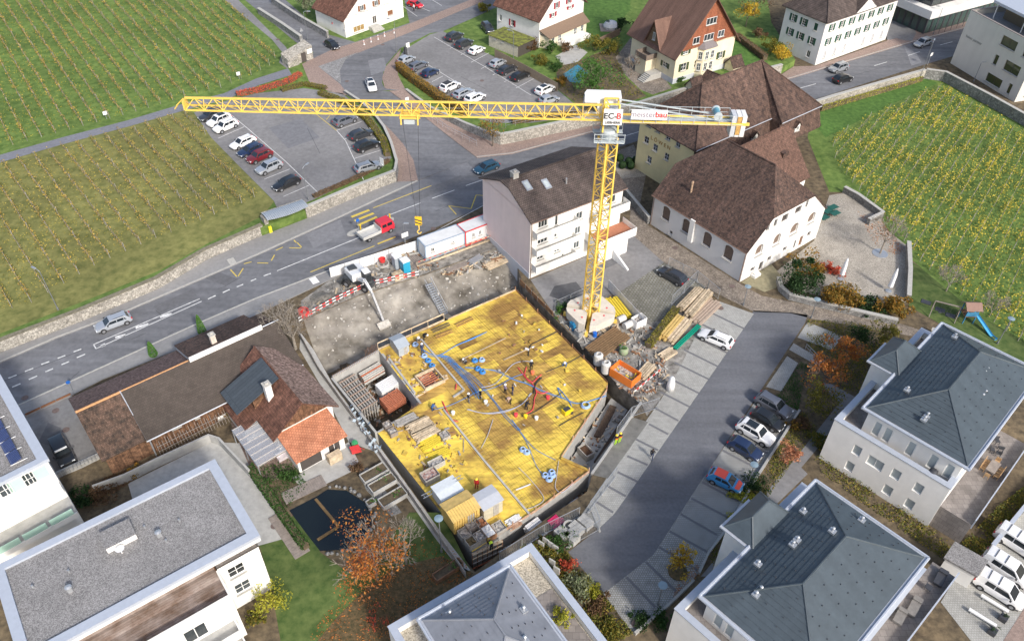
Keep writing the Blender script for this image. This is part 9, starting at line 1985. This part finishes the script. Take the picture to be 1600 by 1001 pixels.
for i in range(7):
 c=P(1466+i*9.4,53-i*2.9,.1);t=thing('rail_bollard','short dark bollard on the brick pavement by the glass office','bollard',c,'glass office bollards');f=MB();f.tube(c,c+Vector((0,0,1.0)),.05,n=8);f.lathe(c+Vector((0,0,1)),[(.06,0),(.06,.06),(.01,.1)],8);build('post',f,DARKM,t)
f=MB();c=P(634,86,PZ);obx('machine',f,c,35,.5,.5,PZ,PZ+1.7,DARKM,None).name='ticket_machine';tag(bpy.data.objects['ticket_machine'],'dark ticket machine at the car park entrance','ticket machine')
def manhole(u,v_,z,r_=.42):
 f=MB();c=P(u,v_,z);f.lathe(c,[(r_,0),(r_,.012),(.01,.014)],18);struct('manhole_cover',f,mat('manhole',(.16,.12,.11),var=.2))
for q in((39,621,.03),(87,641,.05),(103,671,.05),(434,62,1.55),(542,127,1.56),(598,70,1.56),(592,185,1.2),(1055,387,.06),(1144,447,.06),(1126,481,.07),(993,974,.07),(429,821,.05),(677,357,.05),(753,126,1.57)):manhole(*q)
def railing(label,pts,z,h_=1.0,step=1.6,name='railing'):
 q=[P(*p_,z)for p_ in pts];t=thing(name,label,'railing',q[0])
 for a,b_ in zip(q[:-1],q[1:]):
  n=max(1,int((b_-a).length/step));f=MB();f.bar(a+Vector((0,0,h_)),b_+Vector((0,0,h_)),.05);f.bar(a+Vector((0,0,h_*.5)),b_+Vector((0,0,h_*.5)),.03);build('rail',f,METALG,t)
  for i in range(n+1):f=MB();f.bar(a.lerp(b_,i/n),a.lerp(b_,i/n)+Vector((0,0,h_)),.045);build('post',f,METALG,t)
railing('grey railing on the upper car park wall',[(790,200),(850,187),(925,177)],2.25);railing('grey railing round the driveway yard',[(92,746),(162,714)],.7,step=.4);railing('grey handrails along the side street pavement',[(668,182),(700,205),(745,228)],.5);railing('metal handrail of the garden steps',[(1258,545),(1285,572)],.1,.9,.8)
panel_fence('tall brown board fence behind the upper car park',[(773,90,PZ),(820,115,PZ),(871,144,PZ)],1.8,.6,mat('fence_brown',(.3,.23,.16),var=.15,scale=3),z=PZ,name='board_fence',cat='fence',post=None,gap=.01,pname='board');panel_fence('brown wooden screen fence in the garden beyond the pool',[(936,70,PZ),(968,55,PZ)],1.5,.6,mat('fence_dark',(.2,.14,.1),var=.2),z=PZ,name='board_fence',cat='fence',post=None,gap=.01,pname='board')
panel_fence('dark sliding gate rail at the driveway yard entrance',[(40,650),(112,617)],.35,2.0,FRAMEBR,name='yard_gate',cat='gate',post=None)
# ================================================================== gardens
pw=[(452,797),(495,775),(512,764),(542,766),(568,783),(582,800),(582,814),(564,850),(540,858),(500,860),(478,832)]
WAT=mat('pond_water',(.008,.012,.012),rough=.06,spec=.8,var=.1)
area('pond',pw,.05,WAT)
t=thing('swimming_lane','brown timber swimming-lane frame in the dark garden pond','pond divider',P(500,790));
for a,b_ in(((493,779),(529,822)),((529,822),(496,843))):f=MB();f.bar(P(*a,.09),P(*b_,.09),.3,.1);build('beam',f,mat('pond_timber',(.2,.13,.06),var=.2),t)
t=thing('pond_deck','grey plank deck along two sides of the pond','deck',P(450,795))
for a,b_,n in(((441,797),(484,860),22),((447,787),(511,757),18)):
 p0_,p1_=P(*a,.12),P(*b_,.12);d=(p1_-p0_)/n;nn=Vector((-d.y,d.x,0)).normalized();nn=nn if n==18 else nn
 for k in range(n):f=MB();q=p0_+d*(k+.5);f.obox(q+nn*(-.8 if n==22 else .8),d*.47,nn*.85,(0,0,.03));build('plank',f,WOOD_G,t)
t=thing('pond_stones','rim of pale boulders round the garden pond','stones',P(560,780))
rim=[P(*q,.05)for q in((515,760),(545,762),(568,778),(585,800),(586,815),(568,850),(545,858),(520,868),(505,862))]
for a,b_ in zip(rim[:-1],rim[1:]):
 n=int((b_-a).length/.45)
 for k in range(n):
  f=MB();q=a.lerp(b_,(k+rnd.random()*.6)/n)+Vector((rnd.gauss(0,.12),rnd.gauss(0,.12),0));r_=rnd.uniform(.14,.3);f.lathe(q,[(r_*.8,0),(r_,.1),(r_*.7,.24),(r_*.2,.3)],7);build('stone',f,STONE_G,t)
for u,v_,lab in((585,742,'raised concrete garden bed nearest the cottage'),(598,758,'raised concrete garden bed, second in the row'),(614,780,'raised concrete garden bed nearest the orange tree'),(580,788,'small square planter on the stone path'),(700,893,'long wooden planting box below the deck fence')):
 c=P(u,v_,.03);t=thing('garden_bed',lab,'garden bed',c);w_,l_=(3.0,1.3)if 'raised' in lab else((.9,.7)if 'small' in lab else(3.2,.9));a=R(38);x_,y_=Vector((math.cos(a),math.sin(a),0)),Vector((-math.sin(a),math.cos(a),0));m_=CONC if 'wooden' not in lab else WOOD
 for sx_,sy_,ww,ll in((0,-l_/2,w_,.1),(0,l_/2,w_,.1),(-w_/2,0,.1,l_-.1),(w_/2,0,.1,l_-.1)):f=MB();f.obox(c+x_*sx_+y_*sy_+Vector((0,0,.3)),x_*ww/2,y_*ll/2,(0,0,.3));build('side',f,m_,t)
 f=MB();f.obox(c+Vector((0,0,.25)),x_*(w_/2-.06),y_*(l_/2-.06),(0,0,.22));build('soil',f,SOIL,t);g_=MB();leaves(g_,c+x_*w_*.2+Vector((0,0,.6)),.5,50,.1);build('plants',g_,LM['bright'],t,uv=False,leaf=True)
area('stepping_stones',[(560,735),(575,730),(628,800),(612,806),(572,765)],.035,STONE_G)
t=thing('red_garden_tiller','red garden machine with green tank on the cottage drive','garden machine',P(556,705));c=P(556,706,.04);f=MB();f.obox(c+Vector((0,0,.5)),(.5,.2,0),(-.2,.35,0),(0,0,.25));build('engine',f,REDW,t);f=MB();f.lathe(c+Vector((-.2,.9,.1)),[(.35,0),(.4,.4),(.3,.7),(.05,.75)],12);build('tank',f,paint('tank_green',(.05,.3,.12)),t);f=MB();f.bar(c+Vector((0,0,.6)),c+Vector((.9,-.6,.9)),.06);f.bar(c+Vector((.2,.3,.6)),c+Vector((1.1,-.3,.9)),.06);build('handle',f,REDW,t)
for s in(0,1):f=MB();q=c+Vector((-.1+.3*s,-.3+.7*s,.3));f.tube(q,q+Vector((-.05,.12,0)),.3,n=14);build('wheel',f,TYRE,t)
for u,v_,h_,lab in((1313,436,4.0,'closed white parasol beside the golden shrub'),(1388,455,4.4,'closed white parasol near the courtyard end wall')):
 c=P(u,v_,.03);t=thing('parasol',lab,'parasol',c);f=MB();f.lathe(c,[(.45,0),(.45,.12),(.06,.16)],14);f.tube(c,c+Vector((0,0,h_)),.05,n=8);build('pole',f,METALG,t);f=MB();f.lathe(c+Vector((0,0,.7)),[(.1,0),(.36,.25),(.3,h_*.5),(.16,h_*.72),(.05,h_*.8)],9);build('canopy',f,mat('canvas_white',(.74,.75,.78),var=.06),t)
f=MB();c=P(1375,396,.035);f.lathe(c,[(1.15,0),(1.15,.06),(.3,.07)],24);tag(build('tree_grate',f,METALG),'round grey grate at the foot of the courtyard tree','tree grate')
for i,(u,v_)in enumerate(((1292,335),(1300,329),(1286,345),(1303,338))):
 t=thing('folded_table','dark green folded garden table stacked beside the hall','table',P(u,v_),'folded tables');c=P(u,v_,.03);f=MB();f.obox(c+Vector((0,0,.7)),(.7,.45,0),(-.3,.45,0),(0,0,.03));build('tabletop',f,paint('table_green',(.02,.1,.07)),t)
 for sx_,sy_ in((.4,.1),(-.4,-.1)):f=MB();f.bar(c+Vector((sx_,sy_,0)),c+Vector((sx_,sy_,.7)),.05);build('leg',f,DARKM,t)
for i,(u,v_)in enumerate(((968,252),(982,257),(993,255),(972,263),(985,264),(1003,262))):
 c=P(u,v_,.05);t=thing('topiary_ball','clipped dark green box ball in the small inn court','shrub',c,'inn court topiary');g_=MB();g_.leaf=[]
 for _ in range(260):
  d=Vector((rnd.gauss(0,1),rnd.gauss(0,1),rnd.gauss(0,1))).normalized();p_=c+Vector((0,0,.7))+d*.72*rnd.uniform(.9,1.02);u1=d.orthogonal().normalized();u2=d.cross(u1);g_.add([p_-u1*.12,p_-u2*.12,p_+u1*.12,p_+u2*.12],[(0,1,2,3)]);g_.leaf.append(rnd.random())
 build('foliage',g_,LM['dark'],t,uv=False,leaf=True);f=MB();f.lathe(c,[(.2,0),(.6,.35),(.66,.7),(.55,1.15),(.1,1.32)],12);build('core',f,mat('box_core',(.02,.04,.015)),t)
area('inn_court_gravel',[(955,258),(1000,240),(1018,262),(1008,275),(965,280)],.045,GRAVELC)
# playground
c=P(1508,500,.03);t=thing('play_tower','wooden play tower with brown roof and blue slide','playground',c);sd_=P(1556,531,.05)
for sx_,sy_ in((-.7,-.7),(.7,-.7),(.7,.7),(-.7,.7)):f=MB();f.bar(c+Vector((sx_,sy_,0)),c+Vector((sx_,sy_,2.6)),.12);build('post',f,mat('play_blue',(.05,.2,.35)),t)
f=MB();f.obox(c+Vector((0,0,1.3)),(.8,0,0),(0,.8,0),(0,0,.06));build('floor',f,WOOD,t)
f=MB();slab(f,[c+Vector(q)for q in((-1.1,-1.0,2.5),(1.1,-1.0,2.5),(1.1,0,3.2),(-1.1,0,3.2))],.06);slab(f,[c+Vector(q)for q in((-1.1,1.0,2.5),(1.1,1.0,2.5),(1.1,0,3.2),(-1.1,0,3.2))],.06);build('roof',f,mat('play_roof',(.25,.16,.13),var=.1),t)
f=MB();f.prism([(c.x-.8,c.y-.8),(c.x+.8,c.y-.8),(c.x+.8,c.y-.72),(c.x-.8,c.y-.72)],1.35,2.1);build('guard_board',f,mat('play_blue',(.05,.2,.35)),t)
st_=c+Vector((.8,.2,1.3));d=(sd_-st_);nn=Vector((-d.y,d.x,0)).normalized()*.25;pts=spline([st_,st_.lerp(sd_,.4)+Vector((0,0,-.1)),st_.lerp(sd_,.8)+Vector((0,0,-.25)),sd_])
for a,b_ in zip(pts[:-1],pts[1:]):pass
f=MB()
for a,b_ in zip(pts[:-1],pts[1:]):f.add([a-nn,b_-nn,b_+nn,a+nn,a-nn*1.2+Vector((0,0,.2)),b_-nn*1.2+Vector((0,0,.2)),b_+nn*1.2+Vector((0,0,.2)),a+nn*1.2+Vector((0,0,.2))],[(0,1,2,3),(0,4,5,1),(3,2,6,7)])
build('slide',f,paint('slide_blue',(.08,.36,.6),rough=.35),t)
t=thing('swing_frame','timber swing frame on the playground lawn','swing',P(1465,470));a,b_=P(1462,470,2.2),P(1502,480,2.2);f=MB();f.bar(a,b_,.12);[f.bar(q,Vector((q.x+dx_,q.y+dy_,.03)),.1)for q in(a,b_)for dx_,dy_ in((-.5,-.9),(.5,.9))];build('frame',f,WOOD_G,t)
for k in(.35,.65):f=MB();q=a.lerp(b_,k);f.bar(q+Vector((-.2,0,0)),q+Vector((-.2,0,-1.7)),.02);f.bar(q+Vector((.2,0,0)),q+Vector((.2,0,-1.7)),.02);f.obox(q+Vector((0,0,-1.7)),(.25,0,0),(0,.1,0),(0,0,.03));build('swing_seat',f,DARKM,t)
for u,v_,lab in((1447,472,'black rubber mat on the playground lawn by the wall'),(1469,484,'black rubber mat below the first swing'),(1485,493,'black rubber mat below the second swing')):f=MB();c=P(u,v_,.04);obx('rubber_mat',f,c,-30,1.3,.9,.04,.09,DARKM,None).name='rubber_mat';tag([o for o in col.objects if o.name.startswith('rubber_mat')][-1],lab,'mat')
# terraces of the apartment houses
def chair(c,ang,m_,label,group):
 t=bpy.data.objects.new('garden_chair',None);col.objects.link(t);t.location=c;t.rotation_euler=(0,0,ang);ORIG[t.name]=Vector((0,0,0));tag(t,label,'chair',group)
 f=MB();f.box(-.25,-.25,.4,.25,.25,.46);build('seat',f,m_,t,uv=False);f=MB();f.box(-.25,.22,.46,.25,.28,.9);build('backrest',f,m_,t,uv=False)
 for sx_,sy_ in((-.22,-.22),(.22,-.22),(.22,.22),(-.22,.22)):f=MB();f.bar((sx_,sy_,0),(sx_,sy_,.42),.05);build('leg',f,m_,t,uv=False)
RAT=mat('rattan',(.42,.27,.14),var=.15);ZT_=3.41
c=P(1548,735,ZT_);t=thing('dining_table','grey plank garden dining table with rattan chairs around','table',c);a=R(45);x_,y_=Vector((math.cos(a),math.sin(a),0)),Vector((-math.sin(a),math.cos(a),0))
for k in range(6):f=MB();f.obox(c+y_*(k-2.5)*.16+Vector((0,0,.74)),x_*.95,y_*.075,(0,0,.025));build('plank',f,WOOD_G,t)
for sx_,sy_ in((-.8,-.35),(.8,-.35),(.8,.35),(-.8,.35)):f=MB();f.bar(c+x_*sx_+y_*sy_,c+x_*sx_+y_*sy_+Vector((0,0,.72)),.08);build('leg',f,WOOD_G,t)
for k in range(3):
 for s in(-1,1):chair(c+x_*(k-1)*.62+y_*s*.75,a+(0 if s>0 else math.pi),RAT,'rattan armchair at the plank dining table','rattan dining chairs')
for s in(-1,1):chair(c+x_*s*1.3,a-s*math.pi/2,RAT,'rattan armchair at the plank dining table','rattan dining chairs')
for i,(u,v_)in enumerate(((1556,692),(1548,705),(1562,703),(1558,711))):chair(P(u,v_,ZT_),i*1.4,DARKM,'black wire lounge chair on the apartment terrace','black wire chairs')
t=thing('gas_grill','black covered gas grill on the setback terrace','grill',ra.P(.7,2.2,5.76));f=MB();q=ra.P(.9,2.2,5.76);f.obox(q+Vector((0,0,.5)),(.35,.35,0),(-.25,.25,0),(0,0,.45));build('body',f,DARKM,t);f=MB();f.lathe(q+Vector((0,0,.9)),[(.45,0),(.42,.2),(.2,.32)],12);build('lid',f,DARKM,t)
for u,v_,w_,lab in((1427,950,2.0,'grey wicker sunbed on the lower terrace'),(1405,965,1.6,'second grey wicker sunbed on the lower terrace'),(1468,905,1.8,'black covered lounge on the corner terrace')):c=P(u,v_,6.21);t=thing('sunbed',lab,'sunbed',c);m_=mat('wicker_grey',(.2,.19,.18),var=.15)if 'black' not in lab else DARKM;obx('base',MB(),c,50,w_,.8,6.31,6.6,m_,t);obx('headrest',MB(),c+Vector((math.cos(R(50))*w_*.4,math.sin(R(50))*w_*.4,0)),50,w_*.25,.78,6.61,6.8,m_,t)
t=thing('black_stool','small black chair alone on the corner terrace','chair',P(1449,920,6.31));c=P(1449,920,6.31);obx('seat',MB(),c,45,.6,.6,6.65,6.72,DARKM,t);obx('backrest',MB(),c+Vector((-.2,.2,0)),45,.6,.06,6.72,7.1,DARKM,t);[obx('leg',MB(),c+Vector((sx_,sy_,0)),45,.05,.05,6.31,6.65,DARKM,t)for sx_,sy_ in((-.3,0),(.3,0),(0,.3),(0,-.3))]
# pool, dome, bikes
area('pool',[(880,116),(902,101),(920,112),(905,130),(890,128)],PZ+.05,paint('pool_cover',(.02,.2,.3),rough=.3))
c=P(954,44,PZ);t=thing('pool_dome','white covered round dome on a wooden base in the lawn','dome',c);f=MB();f.lathe(c+Vector((0,0,.12)),[(1.6,0),(1.75,.5),(1.3,1.2),(.3,1.5)],14);build('cover',f,mat('cover_white',(.55,.57,.6),var=.1),t);f=MB();f.box(c.x-2.4,c.y-2.2,PZ,c.x+2.2,c.y+2.2,PZ+.12);build('base',f,WOOD_G,t)
for u,v_,lab in((1552,945,'long white bench block on the apartment parking'),(1533,967,'second long white bench block on the apartment parking')):c=P(u,v_,.05);t=thing('white_block',lab,'bench',c);obx('seat',MB(),c,-42,2.6,.35,.35,.5,PLASTW,t);[obx('leg',MB(),c+Vector((math.cos(R(-42)),math.sin(R(-42)),0))*s,-42,.1,.3,.05,.35,METALG,t)for s in(-1,1)]
for u,v_,lab in((1566,967,'grey planter box at the bike stands'),(1549,988,'second grey planter box at the bike stands')):c=P(u,v_,.05);t=thing('planter_box',lab,'planter',c);obx('box',MB(),c,45,.7,.7,.05,.6,DARKM,t);g_=MB();leaves(g_,c+Vector((0,0,.75)),.4,40,.1);build('plant',g_,LM['dark'],t,uv=False,leaf=True)
c=P(1517,868,2.6);t=thing('bike_shelter','low flat bike shelter with gravel roof beside the vans','shelter',(c.x,c.y,0));pts=[P2(*q,2.6)for q in((1475,870),(1492,845),(1545,875),(1528,900))];f=MB();f.prism(pts,2.35,2.6);build('roof',f,GRAVELR,t);f=MB();ctr=sum(pts,Vector((0,0)))/4;f.prism([ctr+(p_-ctr)*.88 for p_ in pts],0,2.35);build('wall',f,WHITE,t)
stone_wall('long white garden wall with metal coping beside the vans',[(1545,862),(1600,795),(1690,690)],1.2,WHITE,.3,cap=COPING,name='garden_wall')
for u,v_,lab in((845,857,'upright pale stone slab in the shrub bed'),(852,852,'tall upright stone slab in the shrub bed'),(860,858,'upright grey stone slab near the tall one'),(867,863,'narrow upright stone slab beside the bed'),(862,885,'pair-standing upright stone slab near the terrace corner'),(869,897,'low upright stone slab near the terrace corner')):c=P(u,v_,0);f=MB();obx('stone_slab',f,c,-35,.7,.15,0,1.3,KERB,None).name='stone_slab';tag([o for o in col.objects if o.name.startswith('stone_slab')][-1],lab,'stone slab')
f=MB();c=P(1059,893,.05);f.lathe(c,[(1.0,0),(1.0,.06),(.05,.1)],20);tag(build('tree_pit',f,LITTER),'round tree pit with leaves under the yellow tree','tree pit')
